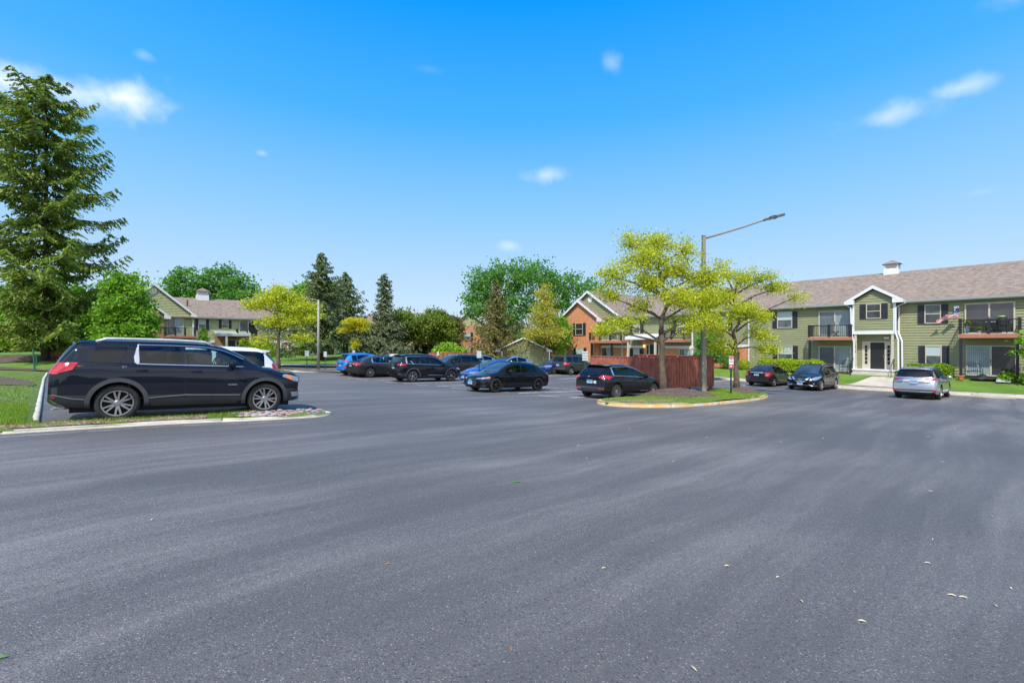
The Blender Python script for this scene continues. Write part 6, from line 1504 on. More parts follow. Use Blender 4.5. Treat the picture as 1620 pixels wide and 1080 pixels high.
def sedan(L, W, H, wb, ro, Rt, hood=.86, belt=.90, deck=1.0, decklen=.55, rgx=(.75, 1.5), wsx=(3.4, 2.55), bot=.2, hoodend=.68, rearz=.9, **k):
    top = [(0, rearz - .12), (.03, rearz - .03), (.07, rearz + .03), (.14, deck), (rgx[0], deck + .015), ((rgx[0] + rgx[1]) / 2, (deck + H) / 2 + .055), (rgx[1], H - .045), (rgx[1] + .4, H), (wsx[1] - .3, H - .01), (wsx[1], H - .07), ((wsx[0] + wsx[1]) / 2, (H - .07 + hood + .07) / 2 + .04), (wsx[0], hood + .06), (wsx[0] + .25, hood + .01), (L - .5, hood - .09), (L - .2, hoodend + .03), (L - .05, hoodend - .06), (L, hoodend - .14)]
    zh = [(0, rearz - .18), (.06, rearz - .1), (.3, min(deck - .05, belt + .03)), (L * .4, belt), (wsx[0] - .1, belt - .04), (wsx[0] + .3, hood - .08), (L - .5, hood - .16), (L - .15, hoodend - .07), (L, hoodend - .2)]
    zb = [(0, bot + .16), (.1, bot + .08), (.5, bot), (L - .8, bot - .02), (L - .2, bot - .02), (L, bot + .08)]
    wt = [(0, .86), (.06, .91), (.3, .96), (ro, 1.0), (L * .5, .985), (ro + wb, 1.0), (L - .45, .96), (L - .12, .88), (L, .78)]
    wr = [(0, .8), (.3, .8), (rgx[0], .76), (rgx[1], .66), (wsx[1], .67), (wsx[0], .80), (L - .6, .80), (L, .66)]
    d = dict(L=L, W=W, wb=wb, ro=ro, R=Rt, top=top, belt=zh, bot=zb, w=wt, wr=wr, ws=(wsx[0] - .02, wsx[1] + .05), rg=(rgx[0] + .06, rgx[1] - .04), ph=.10); d.update(k); return d

# the big near SUV
S1 = suv(4.95, 1.92, 1.76, 2.86, 1.12, .39, hood=1.14, belt=1.20, rearz=1.10, wsx=(3.95, 2.98), hoodend=1.0, tailslope=.36, roof0=.42, rd=.035, bot=.27, fb=.26, rb=.05,
    dlo=[(.62, 1.12, 1, .10, .14), (1.42, 2.19, 1, -.02, .0), (2.27, 3.48, 0)], chrome=2, gaps=[1.29, 2.30, 3.52], sill=.42, handles=[1.50, 2.50], mx=3.22, arch=.085, cladz=.50, rails=(.70, 2.85), railh=.065, railr=.03, railm=plain('satin_rail', (.62, .63, .64), .35, .3), ph=.105, dark=1,
    tail=[[(.08, 1.06), (.10, 1.25), (.46, 1.25), (.38, 1.10), (.22, 1.05)]], tailr=[[(.62, 1.03), (.90, 1.01), (.93, 1.21), (.66, 1.20)]], rgz=(1.25, 1.60), rgw=.80, plr=.82, rim='six_split', rimf=.70,
    head=[[(4.38, .94), (4.40, 1.0), (4.62, .97), (4.86, .90), (4.84, .78), (4.66, .83)]], headf=[[(.48, .80), (.84, .84), (.85, .95), (.50, .92)]], amb=[[(4.42, .96), (4.46, 1.0), (4.60, .97), (4.66, .85), (4.58, .86)]],
    frontpoly=[('grille', [(-.44, .58), (.44, .58), (.50, .86), (-.50, .86)], C_PL)], frontpoly2=[('fog_light_bezel', [(.66, .42), (.86, .42), (.88, .54), (.70, .56)], C_CH)],
    sidepoly=[('door_trim', [(1.62, .50), (2.3, .555), (3.42, .515), (3.42, .495), (2.3, .53), (1.62, .48)], C_ALU), ('bumper_trim', [(.06, .58), (.12, .60), (.40, .52), (.66, .49), (.66, .475), (.40, .50), (.12, .58)], C_ALU), ('bumper_insert', [(.06, .50), (.10, .49), (.30, .35), (.26, .34), (.14, .37)], C_ALU), ('side_marker', [(.09, .52), (.15, .52), (.15, .55), (.09, .55)], C_RED)],
    text=[('SLT', 1.20, 1.17, .055, 'trim_badge'), ('ACADIA', 3.25, .76, .052, 'door_badge')], cat='SUV', chandle=0, spoiler=(1.69, .30, .55, .64), wiper=1.27, exh=[-1, 1], antenna=None, emf=(.72, .09))
near_g = 'cars parked in the stalls'
build_car('suv', 'big glossy black SUV with chrome window trim and grey alloys, nearest car at the left', S1, (-8.62, 9.92), 39.6, CP['blackblue'], near_g, 'rear', 'right')
# silver minivan beyond it, backed the other way
S2 = suv(5.1, 1.98, 1.72, 3.0, 1.05, .34, hood=1.02, belt=1.02, rearz=1.0, wsx=(4.25, 3.05), hoodend=.80, tailslope=.48, bot=.22, fb=.32, rb=.22,
    dlo=[(.55, 1.85, 1), (1.95, 2.95, 1), (3.02, 3.85, 0)], gaps=[1.9, 2.98, 3.95], handles=[2.1, 3.1], mx=3.72, rgz=(1.15, 1.55), plr=.8, rim='ten', tail=[[(.12, .95), (.16, 1.25), (.34, 1.2), (.3, .95)]],
    head=[[(4.5, .78), (4.5, .9), (4.85, .85), (4.98, .70)]], cat='minivan', dark=1, spoiler=(1.63, .28, .62, .6), frontpoly=[('grille', [(-.5, .5), (.5, .5), (.55, .72), (-.55, .72)], C_CH)], headf=[[(.55, .64), (.9, .68), (.9, .82), (.6, .78)]])
mc = Vector((-9.95, 13.75)) 
nv = Vector((math.cos(R(39.6)), math.sin(R(39.6)))); uv = Vector((-nv.y, nv.x))
p = mc + nv * 1.5 - uv * .85
build_car('minivan', 'silver white minivan parked nose in behind the big glossy black SUV', S2, (p.x, p.y), 39.6 + 180, CP['white'], near_g, 'rear', 'left')
# centre row
S3 = suv(4.57, 1.84, 1.68, 2.70, .93, .36, hood=1.02, belt=1.04, rearz=.98, wsx=(3.42, 2.5), hoodend=.80, tailslope=.42, bot=.24, fb=.26, rb=.14,
    dlo=[(.55, .85, 1), (.93, 2.02, 1), (2.08, 3.05, 0)], chrome=1, gaps=[1.2, 2.05, 3.12], handles=[1.35, 2.28], mx=2.92, arch=.08, cladz=.36, rgz=(1.16, 1.50), rgw=.74, plr=.86, rim='five_y', cat='SUV', dark=0, ph=.14,
    tail=[[(.09, 1.0), (.1, 1.08), (.56, 1.09), (.50, 1.04), (.3, .99)]], tailr=[[(.45, 1.0), (.84, .99), (.86, 1.09), (.50, 1.07)]], sidepoly=[('door_trim', [(1.95, .44), (3.0, .42), (3.0, .40), (1.95, .41)], C_CH), ('window_accent', [(.78, 1.26), (.83, 1.27), (1.02, 1.06), (.95, 1.06)], C_CH)],
    rearpoly2=[('reflector', [(.66, .46), (.80, .46), (.80, .52), (.66, .52)], C_RED)], head=[[(4.0, .78), (4.02, .86), (4.4, .80), (4.48, .72)]], headf=[[(.42, .70), (.82, .74), (.84, .83), (.46, .79)]], frontpoly=[('grille', [(-.40, .46), (.40, .46), (.5, .74), (-.5, .74)], C_PL)], spoiler=(1.60, .24, .5, .58), antenna=.75, emr=(1.0, .05))
build_car('suv', 'black compact SUV with grey wheel arches in the middle row, rear towards the camera', S3, (-5.98, 27.2), 40, CP['black'], near_g, 'rear', 'right')
S4 = suv(4.46, 1.80, 1.44, 2.73, .85, .335, hood=.88, belt=.90, rearz=.86, wsx=(3.42, 2.45), hoodend=.68, tailslope=.95, bot=.17, fb=.26, rb=.14, roof0=1.15,
    dlo=[(.98, 1.92, 0), (2.0, 2.98, 0)], chrome=0, gaps=[1.2, 1.97, 3.1], handles=[1.3, 2.2], mx=2.85, rgz=(1.02, 1.34), rgw=.66, plf=.44, ply=-.0, rim='five_y', dkrim=True, cat='hatchback', ph=.11,
    head=[[(3.95, .66), (3.97, .70), (4.2, .685), (4.36, .64), (4.34, .61)]], headf=[[(.36, .60), (.82, .63), (.84, .68), (.40, .645)]], amb=[[(3.92, .68), (3.94, .72), (4.08, .70), (4.06, .665)]],
    frontpoly=[('grille', [(-.34, .30), (.34, .30), (.44, .46), (.36, .62), (-.36, .62), (-.44, .46)], C_PL), ('lower_lip', [(-.75, .20), (.75, .20), (.78, .235), (-.78, .235)], C_ALU)], emf=(.54, .065), frontpoly2=[('fog_vent', [(.60, .26), (.80, .28), (.80, .36), (.62, .33)], C_PLG)],
    tail=[[(.1, .84), (.12, .90), (.34, .90), (.3, .84)]], tailr=[[(.5, .84), (.8, .84), (.8, .91), (.55, .9)]], antenna=1.0, plr=.6)
build_car('hatchback', 'glossy black low hatchback facing left with dark wheels and a blue front plate', S4, (-.80, 21.2), 40.6 + 180, CP['black'], near_g, 'front', 'left')
S5 = suv(4.36, 1.82, 1.47, 2.65, .82, .325, hood=.93, belt=.93, rearz=.92, wsx=(3.25, 2.2), hoodend=.74, tailslope=.52, bot=.2, fb=.26, rb=.15, roof0=.7,
    dlo=[(.66, .98, 1), (1.04, 1.85, 1), (1.92, 2.85, 1)], chrome=1, gaps=[1.0, 1.88, 2.95], handles=[1.15, 2.1], mx=2.72, rgz=(1.00, 1.28), rgw=.74, plr=.72, rim='fifteen', cat='hatchback', ph=.11, dark=1, emr=(.93, .05),
    tail=[[(.1, .90), (.12, 1.00), (.30, .99), (.62, .95), (.42, .90), (.3, .82)]], tailr=[[(.50, .91), (.60, .84), (.80, .79), (.805, .98), (.60, .98)]], tailc=[[(.66, .88), (.74, .84), (.76, .90), (.70, .92)]],
    rearpoly=[('rear_bumper_insert', [(-.78, .42), (.78, .42), (.80, .50), (-.80, .50)], C_PLG), ('lower_diffuser', [(-.6, .28), (.6, .28), (.66, .38), (-.66, .38)], C_PL), ('bumper_sticker', [(-.36, .64), (-.22, .64), (-.22, .76), (-.36, .76)], C_PLW)], rearpoly2=[('reflector', [(.50, .375), (.76, .39), (.78, .435), (.50, .42)], C_RED)], spoiler=(1.42, .32, .68, .60), third=(1.405, .3), wiper=1.01, mast=1.0,
    amb=[[(3.95, .76), (3.97, .81), (4.12, .78), (4.1, .74)]], head=[[(3.6, .80), (3.62, .88), (3.95, .83), (3.97, .76)]], sidepoly=[('sill_sticker', [(2.4, .32), (3.0, .33), (3.0, .36), (2.4, .35)], C_ALU)])
build_car('hatchback', 'black hatchback with big red tail lights parked beside the island kerb', S5, (4.36, 19.3), 38.5, CP['black'], near_g, 'rear', 'right')
S6 = sedan(4.81, 1.82, 1.47, 2.775, 1.08, .335, hood=.92, belt=.93, deck=1.04, rgx=(.62, 1.5), wsx=(3.75, 2.8), hoodend=.7, rearz=.98, fb=.26, rb=.14,
    dlo=[(1.25, 2.18, 0), (2.26, 3.25, 0)], chrome=1, gaps=[1.4, 2.22, 3.35], handles=[1.55, 2.5], mx=3.12, rim='ten_wide', cat='sedan', plr=.80, emr=(.93, .04),
    tail=[[(.08, .86), (.10, .98), (.5, .94), (.34, .86)]], tailr=[[(.42, .84), (.82, .84), (.84, .98), (.44, .96)]], tailc=[[(.44, .88), (.6, .88), (.6, .94), (.44, .94)]], rearpoly=[('plate_garnish', [(-.4, .91), (.4, .91), (.4, .95), (-.4, .95)], C_CH)], head=[[(4.2, .72), (4.2, .82), (4.6, .76), (4.7, .68)]], exh=[1])
build_car('sedan', 'dark grey sedan with pale wheels between the bright blue crossover and black SUV', S6, (-9.44, 30.2), 40, CP['charcoal'], near_g, 'rear', 'right')
S7 = suv(4.17, 1.80, 1.56, 2.60, .77, .34, hood=.96, belt=.98, rearz=.94, wsx=(3.15, 2.2), hoodend=.76, tailslope=.45, bot=.22, fb=.26, rb=.16,
    dlo=[(.62, .95, 1), (1.0, 1.85, 1), (1.92, 2.8, 0)], gaps=[1.05, 1.88, 2.9], handles=[1.2, 2.1], mx=2.65, arch=.08, archm=C_PL, cladz=.36, rgz=(1.1, 1.36), rgw=.70, plr=.72, rim='five', cat='crossover', dark=1,
    tail=[[(.1, .96), (.1, 1.02), (.46, 1.03), (.4, .98)], [(.12, .6), (.12, .74), (.36, .72), (.4, .6)]], tailr=[[(.45, .97), (.84, .96), (.84, 1.03), (.5, 1.02)], [(.62, .60), (.84, .6), (.84, .72), (.66, .72)]], spoiler=(1.50, .22, .5, .56), emr=(.95, .04), head=[[(3.7, .7), (3.7, .8), (4.0, .76), (4.05, .66)]])
kp = Vector((-10.85, 31.4)) + Vector((-.1, .1))
build_car('crossover', 'bright blue crossover at the left end of the middle row', S7, (kp.x, kp.y), 40, CP['blue'], near_g, 'rear', 'right')
S8 = suv(4.6, 1.85, 1.70, 2.7, .95, .355, hood=1.02, belt=1.05, rearz=.98, wsx=(3.4, 2.5), hoodend=.82, tailslope=.36, bot=.24, dlo=[(.5, 1.1, 1), (1.16, 2.0, 1), (2.08, 3.0, 0)], gaps=[1.2, 2.04, 3.1], handles=[1.4, 2.3], mx=2.9, arch=.07, cladz=.36, rails=(.6, 2.4), rgz=(1.16, 1.5), rim='five', cat='SUV', dark=1,
    head=[[(3.95, .78), (3.97, .88), (4.4, .82), (4.46, .74)]], headf=[[(.45, .72), (.82, .75), (.84, .86), (.5, .84)]], frontpoly=[('grille', [(-.42, .5), (.42, .5), (.46, .76), (-.46, .76)], C_PL)], tail=[[(.08, .9), (.1, 1.1), (.36, 1.1), (.3, .94)]], plf=.44)
S8 = suv(4.6, 1.85, 1.56, 2.7, .95, .355, hood=.96, belt=.99, rearz=.94, wsx=(3.4, 2.5), hoodend=.82, tailslope=.4, bot=.22, **{k: v for k, v in S8.items() if k in ('dlo', 'gaps', 'handles', 'mx', 'arch', 'rails', 'rim', 'cat', 'dark', 'head', 'headf', 'frontpoly', 'plf')})
def ctr(c, L, h):  # near rear wheel contact from the car centre
    a = R(h); return c
def place_c(nm, lb, S, cx, cy, h, paint, g=near_g):
    a = R(h); f = Vector((math.cos(a), math.sin(a))); l = Vector((-f.y, f.x)); tr = S['W'] / 2 - .1425
    p = Vector((cx, cy)) + f * (S['ro'] - S['L'] / 2) - l * tr; return build_car(nm, lb, S, (p.x, p.y), h, paint, g, 'rear', 'right')
place_c('suv', 'dark grey SUV facing left, showing just behind the black compact SUV', S8, -4.55, 35.0, 219, CP['charcoal'])

S9 = sedan(4.63, 1.80, 1.42, 2.7, .98, .325, hood=.88, belt=.90, deck=.98, rgx=(.45, 1.5), wsx=(3.55, 2.5), hoodend=.66, rearz=.93, fb=.28, rb=.16, dlo=[(1.05, 2.05, 0), (2.12, 3.1, 0)], chrome=1, gaps=[1.25, 2.08, 3.2], handles=[1.4, 2.35], mx=2.98, rim='ten', cat='sedan',
    head=[[(4.0, .66), (4.02, .76), (4.4, .70), (4.48, .62)]], headf=[[(.42, .60), (.80, .62), (.82, .70), (.46, .68)]], frontpoly=[('grille', [(-.42, .48), (.42, .48), (.5, .62), (-.5, .62)], C_PL), ('grille_bar', [(-.5, .60), (.5, .60), (.5, .635), (-.5, .635)], C_CH)], plf=.4, tail=[[(.08, .78), (.1, .9), (.4, .88), (.3, .8)]], tailr=[[(.45, .8), (.8, .8), (.8, .9), (.45, .9)]], plr=.7)
place_c('sedan', 'white car whose roof alone shows above the dark grey sedan', dict(S9, tail=[]), -9.3, 37.0, 40, CP['white'])
place_c('sedan', 'royal blue sedan facing left, directly behind the glossy black low hatchback', S9, -1.15, 28.7, 219, CP['royal'])
place_c('sedan', 'navy blue sedan facing left, tucked against the boxy grey brown SUV', S9, 4.15, 40.4, 219, CP['navy'])
place_c('sedan', 'pale silver sedan whose roof alone shows above the glossy black low hatchback', dict(S9, tail=[]), -.2, 40.2, 219, CP['silver'])
place_c('sedan', 'pale silver sedan seen past the sign post behind the royal blue sedan', dict(S9, tail=[]), -3.3, 41.5, 219, CP['silver'])
S10 = suv(4.41, 1.76, 1.66, 2.63, .83, .345, hood=1.04, belt=1.03, rearz=1.0, wsx=(3.05, 2.45), hoodend=.92, tailslope=.16, roof0=.35, bot=.26, fb=.16, rb=.06, dlo=[(.42, 1.0, 1), (1.1, 1.85, 1), (1.95, 2.72, 0)], gaps=[1.05, 1.9, 2.85], handles=[1.2, 2.1], mx=2.6, arch=.10, cladz=.34, rgz=(1.12, 1.50), rgw=.74, plr=.82, rim='five', cat='SUV', dark=1, rails=(.5, 2.3), railm=C_PL,
    tail=[[(.06, .84), (.06, 1.08), (.16, 1.08), (.16, .84)]], tailr=[[(.68, .84), (.86, .84), (.86, 1.08), (.70, 1.08)]], tailc=[[(.72, .92), (.82, .92), (.82, 1.0), (.72, 1.0)]], third=(1.57, .2), rearpoly=[('rear_bumper', [(-.8, .46), (.8, .46), (.8, .62), (-.8, .62)], C_PLG)], wiper=1.13, head=[[(4.1, .82), (4.1, .95), (4.35, .93), (4.38, .8)]])
build_car('suv', 'boxy grey brown SUV with upright tail parked before the orange brick gable', S10, (4.94, 38.57), 40, CP['bronze'], near_g, 'rear', 'right')
# right row along the sidewalk
S11 = sedan(4.40, 1.735, 1.517, 2.525, 1.0, .32, hood=.95, belt=.97, deck=1.10, rgx=(.55, 1.25), wsx=(3.35, 2.45), hoodend=.76, rearz=1.02, fb=.22, rb=.12, dlo=[(1.05, 1.85, 1), (1.93, 2.85, 0)], gaps=[1.1, 1.89, 2.95], handles=[1.25, 2.1], mx=2.75, rim='five', cat='sedan', plr=.84,
    tail=[[(.08, .74), (.1, .98), (.26, .96), (.3, .78)]], tailr=[[(.52, .72), (.82, .72), (.84, .98), (.58, .98)]], tailc=[[(.60, .78), (.70, .76), (.72, .86), (.62, .88)]], rearpoly=[('boot_garnish', [(-.42, .955), (.42, .955), (.42, 1.0), (-.42, 1.0)], C_CH)], antenna=1.4, head=[[(3.8, .74), (3.8, .86), (4.15, .8), (4.2, .7)]])
build_car('sedan', 'small dark sedan with round red tail lights, parked before the yellow green hedge', S11, (18.39, 32.09), 39.5, CP['charcoal'], near_g, 'rear', 'right')
S12 = suv(4.89, 1.915, 1.69, 2.825, 1.05, .37, hood=1.02, belt=1.06, rearz=.98, wsx=(3.75, 2.75), hoodend=.82, tailslope=.6, bot=.2, fb=.30, rb=.2, dlo=[(.85, 1.5, 1), (1.58, 2.3, 1), (2.38, 3.3, 0)], chrome=1, gaps=[1.4, 2.34, 3.45], handles=[1.6, 2.6], mx=3.2, rgz=(1.15, 1.48), rim='ten', cat='SUV', dark=1, rails=(.9, 2.6), plf=.46, emf=(.70, .085),
    head=[[(4.0, .86), (4.02, .95), (4.5, .86), (4.76, .72), (4.6, .72)]], headf=[[(.48, .68), (.60, .66), (.90, .82), (.92, .94), (.70, .88)]], frontpoly=[('grille', [(-.38, .60), (.38, .60), (.46, .80), (-.46, .80)], C_PL), ('lower_grille', [(-.55, .28), (.55, .28), (.5, .40), (-.5, .40)], C_PL)],
    frontpoly2=[('grille_bar', [(.0, .56), (.24, .56), (.50, .80), (.56, .86), (.42, .86), (.22, .63), (.0, .62)], C_CH), ('fog_light_bezel', [(.46, .40), (.62, .33), (.86, .35), (.86, .38), (.64, .37), (.50, .43)], C_CH), ('fog_light', [(.70, .45), (.78, .45), (.78, .51), (.70, .51)], C_LENS)])
build_car('suv', 'black SUV facing the camera with a chrome V grille, before the ground floor sliding door', S12, (19.87, 29.39), 219.5, CP['blackblue'], near_g, 'front', 'left')
S13 = suv(4.86, 1.925, 1.73, 2.79, 1.05, .385, hood=1.08, belt=1.08, rearz=1.0, wsx=(3.75, 2.85), hoodend=.86, tailslope=.36, bot=.24, fb=.26, rb=.14, dlo=[(.55, 1.25, 1), (1.32, 2.15, 1), (2.22, 3.2, 0)], gaps=[1.4, 2.18, 3.35], handles=[1.6, 2.5], mx=3.1, rgz=(1.20, 1.56), rgw=.80, plr=.94, rim='ten', cat='SUV', dark=1,
    tail=[[(.1, 1.0), (.1, 1.12), (.34, 1.12), (.3, 1.0)]], tailr=[[(.50, 1.07), (.88, 1.02), (.90, 1.13), (.50, 1.12)]], tailc=[[(.80, .98), (.90, .98), (.90, 1.04), (.80, 1.04)]], rearpoly=[('plate_garnish', [(-.5, .84), (.5, .84), (.42, 1.02), (-.42, 1.02)], CP['white']), ('lower_bumper', [(-.84, .42), (.84, .42), (.86, .54), (-.86, .54)], C_PLG), ('diffuser', [(-.6, .26), (.6, .26), (.66, .38), (-.66, .38)], C_PL)],
    rearpoly2=[('reflector', [(.70, .45), (.86, .45), (.86, .53), (.72, .53)], C_RED)], spoiler=(1.64, .22, .5, .62), wiper=1.21, head=[[(4.3, .8), (4.3, .9), (4.7, .84), (4.75, .74)]])
build_car('suv', 'silver SUV seen from behind, parked before the entrance steps on the right', S13, (22.76, 24.3), 39.5, CP['silver'], near_g, 'rear', 'right')

# ---------------------------------------------------------------- lamps and signs
def tapered(mb, p, q, w0, w1):
    p = Vector(p); q = Vector(q); i = len(mb.v)
    for c, w in ((p, w0), (q, w1)): mb.v += [(c.x - w, c.y - w, c.z), (c.x + w, c.y - w, c.z), (c.x + w, c.y + w, c.z), (c.x - w, c.y + w, c.z)]
    for f in ((3, 2, 1, 0), (4, 5, 6, 7), (0, 1, 5, 4), (1, 2, 6, 5), (2, 3, 7, 6), (3, 0, 4, 7)): mb.f.append(tuple(i + k for k in f)); mb.mi.append(mb.cur)
lx, ly = 9.58, 22.75; lz = hisl(lx, ly) - .05; H_ = 6.9 - lz
r = empty('lamp_post', (lx, ly, lz), label='tall square grey lamp post with a long arm reaching right, on the island', cat='street lamp')
m = MB(); tapered(m, (0, 0, 0), (0, 0, H_), .108, .075); m.box(-.09, .09, -.09, .09, H_, H_ + .02); m.build('pole', M_POLE, r)
m = MB(); m.box(-.17, .17, -.17, .17, -.05, .05); m.build('base_plate', M_CONC, r)
m = MB(); m.tube([(.05, 0, H_ - .12), (.9, 0, H_ + .12), (2.0, 0, H_ + .45), (3.05, 0, H_ + .80)], [.055, .05, .045, .04], 10); m.build('arm', M_POLE, r, smooth=True)
m = MB(); a = Vector((3.0, 0, H_ + .78)); d = Vector((1, 0, .26)).normalized(); u_ = Vector((-.26, 0, 1)).normalized()
def hp(x, y, z): return tuple(a + d * x + Vector((0, y, 0)) + u_ * z)
for x0, x1, w, z0, z1 in ((0, .42, .06, -.05, .06), (.30, .62, .10, -.05, .07), (.58, 1.02, .15, -.06, .06)): m.prism([hp(x0, -w, z0), hp(x1, -w, z0 + .01), hp(x1, w, z0 + .01), hp(x0, w, z0)], u_ * (z1 - z0))
for i in range(6): m.prism([hp(.36 + i * .05, -.09, .06), hp(.375 + i * .05, -.09, .06), hp(.375 + i * .05, .09, .06), hp(.36 + i * .05, .09, .06)], u_ * .045)
hd_ = m.build('lamp_head', plain('lamp_grey', (.07, .08, .08), .5), r)
m = MB(); m.prism([hp(.62, -.12, -.075), hp(.98, -.12, -.065), hp(.98, .12, -.065), hp(.62, .12, -.075)], u_ * .012); m.build('lens', C_LENS, hd_)
x, y = -15.4, 36.2; z = gz(x, y) + .1; H2 = 4.95 - z
r = empty('lamp_post', (x, y, z), label='round grey lamp post with a short arm to the left, in the far left median', cat='street lamp')
m = MB(); m.tube([(0, 0, 0), (0, 0, H2)], [.11, .075], 12); m.build('pole', plain('grey_pole', (.32, .31, .28), .6), r, smooth=True)
m = MB(); m.tube([(0, 0, H2 - .06), (-.5, 0, H2 + .06), (-.75, 0, H2 + .1)], .04, 8); m.build('arm', M_POLE, r, smooth=True)
m = MB(); m.prism([(-.7, -.12, H2 + .05), (-1.2, -.14, H2 + .14), (-1.2, .14, H2 + .14), (-.7, .12, H2 + .05)], (0, 0, .09)); m.build('lamp_head', M_POLE, r)

def sign(x, y, z0, zt, w, h, label, lines, post=None, face=0, pw=.03, th=.012, tilt=0, size=None):
    r = empty('sign', (x, y, z0), face, label, 'sign', 'parking signs')
    m = MB(); m.box(-pw, pw, -.008, .012, -.1, zt - z0 - .03).box(-pw, -pw + .008, -.03, -.008, -.1, zt - z0 - .03).box(pw - .008, pw, -.03, -.008, -.1, zt - z0 - .03); m.build('post', post or M_GPOST, r)
    b = MB(); b.box(-w / 2, w / 2, -.045, -.045 + th, zt - z0 - h, zt - z0); p = b.build('board', M_SIGN, r)
    n = len(lines)
    for i, t_ in enumerate(lines):
        zz = zt - z0 - h * (i + .7) / (n + .4)
        text_mesh(t_, size or h / (n + 1.2) * .95, M_INK, p, Matrix.Translation((0, -.047, zz)) @ Matrix.Rotation(R(90), 4, 'X') @ Matrix.Scale(min(1, w * 1.35 / (len(t_) * (size or h / (n + 1.2)) * .62)) if t_ else 1, 4, (1, 0, 0)))
    return r
sign(3.95, 24.6, gz(3.95, 24.6), 1.10, .32, .50, 'white three line parking sign beside the left end of the red enclosure', ['RESERVED', 'PARKING', 'RESIDENT'])
sign(-1.95, 27.0, gz(-2, 27), 1.07, .27, .40, 'white parking sign on a dark pole above the royal blue sedan', ['RESERVED', 'PARKING', 'RESIDENT'], post=M_BLACK)
p = rk(-8.2, 1.85)
sign(p[0], p[1], hlawnR(*p) - .05, .56, .50, .50, 'white three line parking sign on a bright green post on the right lawn', ['RESIDENT', 'PARKING', 'RESERVED'], pw=.045, face=R(-8))
sign(-16.45, 36.5, gz(-16.5, 36.5), .90, .30, .42, 'pair of white sign boards on one green post left of the far lamp post', ['RESERVED', 'PARKING'], face=R(35))
sign(-14.85, 36.2, gz(-14.8, 36.2), .84, .24, .40, 'narrow white sign on a green post right of the far lamp post', ['RESERVED', 'PARKING'], face=R(15))
sign(-13.9, 40.0, gz(-13.9, 40), .85, .22, .4, 'small white sign behind the bright blue crossover roof', ['RESERVED', 'PARKING'])
sign(-6.7, 41.2, gz(-6.7, 41), .72, .2, .32, 'small white sign in front of the bright green rounded shrub', ['RESERVED', 'PARKING'])
# tow sign on the island
x, y = 10.58, 22.0; z = hisl(x, y)
r = empty('sign', (x, y, z), label='narrow red and white tow away sign on a dark green post on the island', cat='sign', group='parking signs'); zt = .93 - z
m = MB(); m.box(-.028, .028, -.006, .012, -.1, zt - .05).box(-.028, -.02, -.03, -.006, -.1, zt - .05).box(.02, .028, -.03, -.006, -.1, zt - .05); m.build('post', plain('dark_green_post', (.008, .03, .025), .5), r)
m = MB(); m.box(-.11, .11, -.045, -.033, zt - .58, zt); bd = m.build('board', plain('sign_white', (.72, .70, .74), .4), r)
for za_, zb_ in ((zt - .145, zt - .012), (zt - .57, zt - .40)): m = MB(); m.box(-.10, .10, -.049, -.0455, za_, zb_); m.build('red_panel', M_SIGNR, bd)
m = MB(); m.box(-.055, .035, -.052, -.0495, zt - .53, zt - .45); m.build('symbol', plain('sign_white2', (.8, .6, .55), .4), bd)
for t_, zz, s_, mt in (('TOW', zt - .08, .085, plain('sign_white', (.7, .7, .7))), ('NO', zt - .20, .06, M_INK), ('PARKING', zt - .28, .05, M_INK)): text_mesh(t_, s_, mt, bd, Matrix.Translation((0, -.0505, zz)) @ Matrix.Rotation(R(90), 4, 'X'))
m = MB(); m.box(-.05, .05, -.04, .0, zt - .78, zt - .60); m.build('bracket', plain('dark_blue_box', (.02, .04, .10), .5), r)
for (x, y, zt, lb, tl) in ((-34.6, 33.0, 1.15, 'leaning green metal post on the left lawn, the taller one', -.06), (-39.6, 37.9, .58, 'thin green metal post further back on the left lawn', 0)):
    zb = hill_left(x, y) if y < 36 else gz(x, y) + .3; m = MB(); m.bar((tl * 2.0, 0, zt - zb), (0, 0, -.1), .09, .05); m.box(-.12, .12, -.05, .05, -.1, .02)
    tag(m.build('sign_post', M_GPOST, loc=(x, y, zb)), lb, 'post', 'green posts on the left lawn')

# ---------------------------------------------------------------- things on balconies, patios and walls of the right building
def WB(s, d, z): p = Vector((18.69, 46.40)) + RV * s + Vector((.7716, .6361)) * d; return Vector((p.x, p.y, z))
RZ = math.atan2(RV.y, RV.x)
# flag
fx = empty('flag', WB(19.2, -.08, 3.5), RZ, 'stars and stripes flag on a pole fixed beside the upper right balcony', 'flag')
m = MB(); m.tube([(0, 0, 0), (.10, -.62, .50)], .014, 6); m.build('pole', M_TRIM, fx)
M_FR = plain('flag_red', (.50, .015, .03), .8, var=.05); M_FW = plain('flag_white', (.75, .70, .72), .8, var=.05); M_FB = NT('flag_blue_with_stars'); vf_ = M_FB.n('ShaderNodeTexVoronoi'); vf_.inputs['Scale'].default_value = 13; vf_.inputs['Randomness'].default_value = .15; M_FB.l(M_FB.co(), vf_.inputs['Vector'])
M_FB.color(M_FB.ramp(vf_.outputs['Distance'], [(.2, (.7, .7, .72)), (.32, (.02, .05, .22))])); M_FB.set(Roughness=.8); M_FB = M_FB.m
m = MB(); nu, nv = 30, 13
def fp(u, v):      # u along the fly, v up the hoist
    top_ = Vector((.10 - 1.10 * u, -.60 + .12 * math.sin(u * 9), .48 - .72 * u - .10 * u * u)); bot = Vector((.20 - 1.05 * u - .12 * u * u, -.55 + .10 * math.sin(u * 9 + 1), -.17 - .44 * u))
    k = .5 + .5 * math.cos(u * 5.5); wv = 1 - .62 * math.exp(-((u - .32) / .16) ** 2)
    c = top_.lerp(bot, .5); return c + (bot.lerp(top_, v) - c) * wv * (1 - .35 * u) + Vector((0, .06 * math.sin(u * 14 + v * 4), 0))
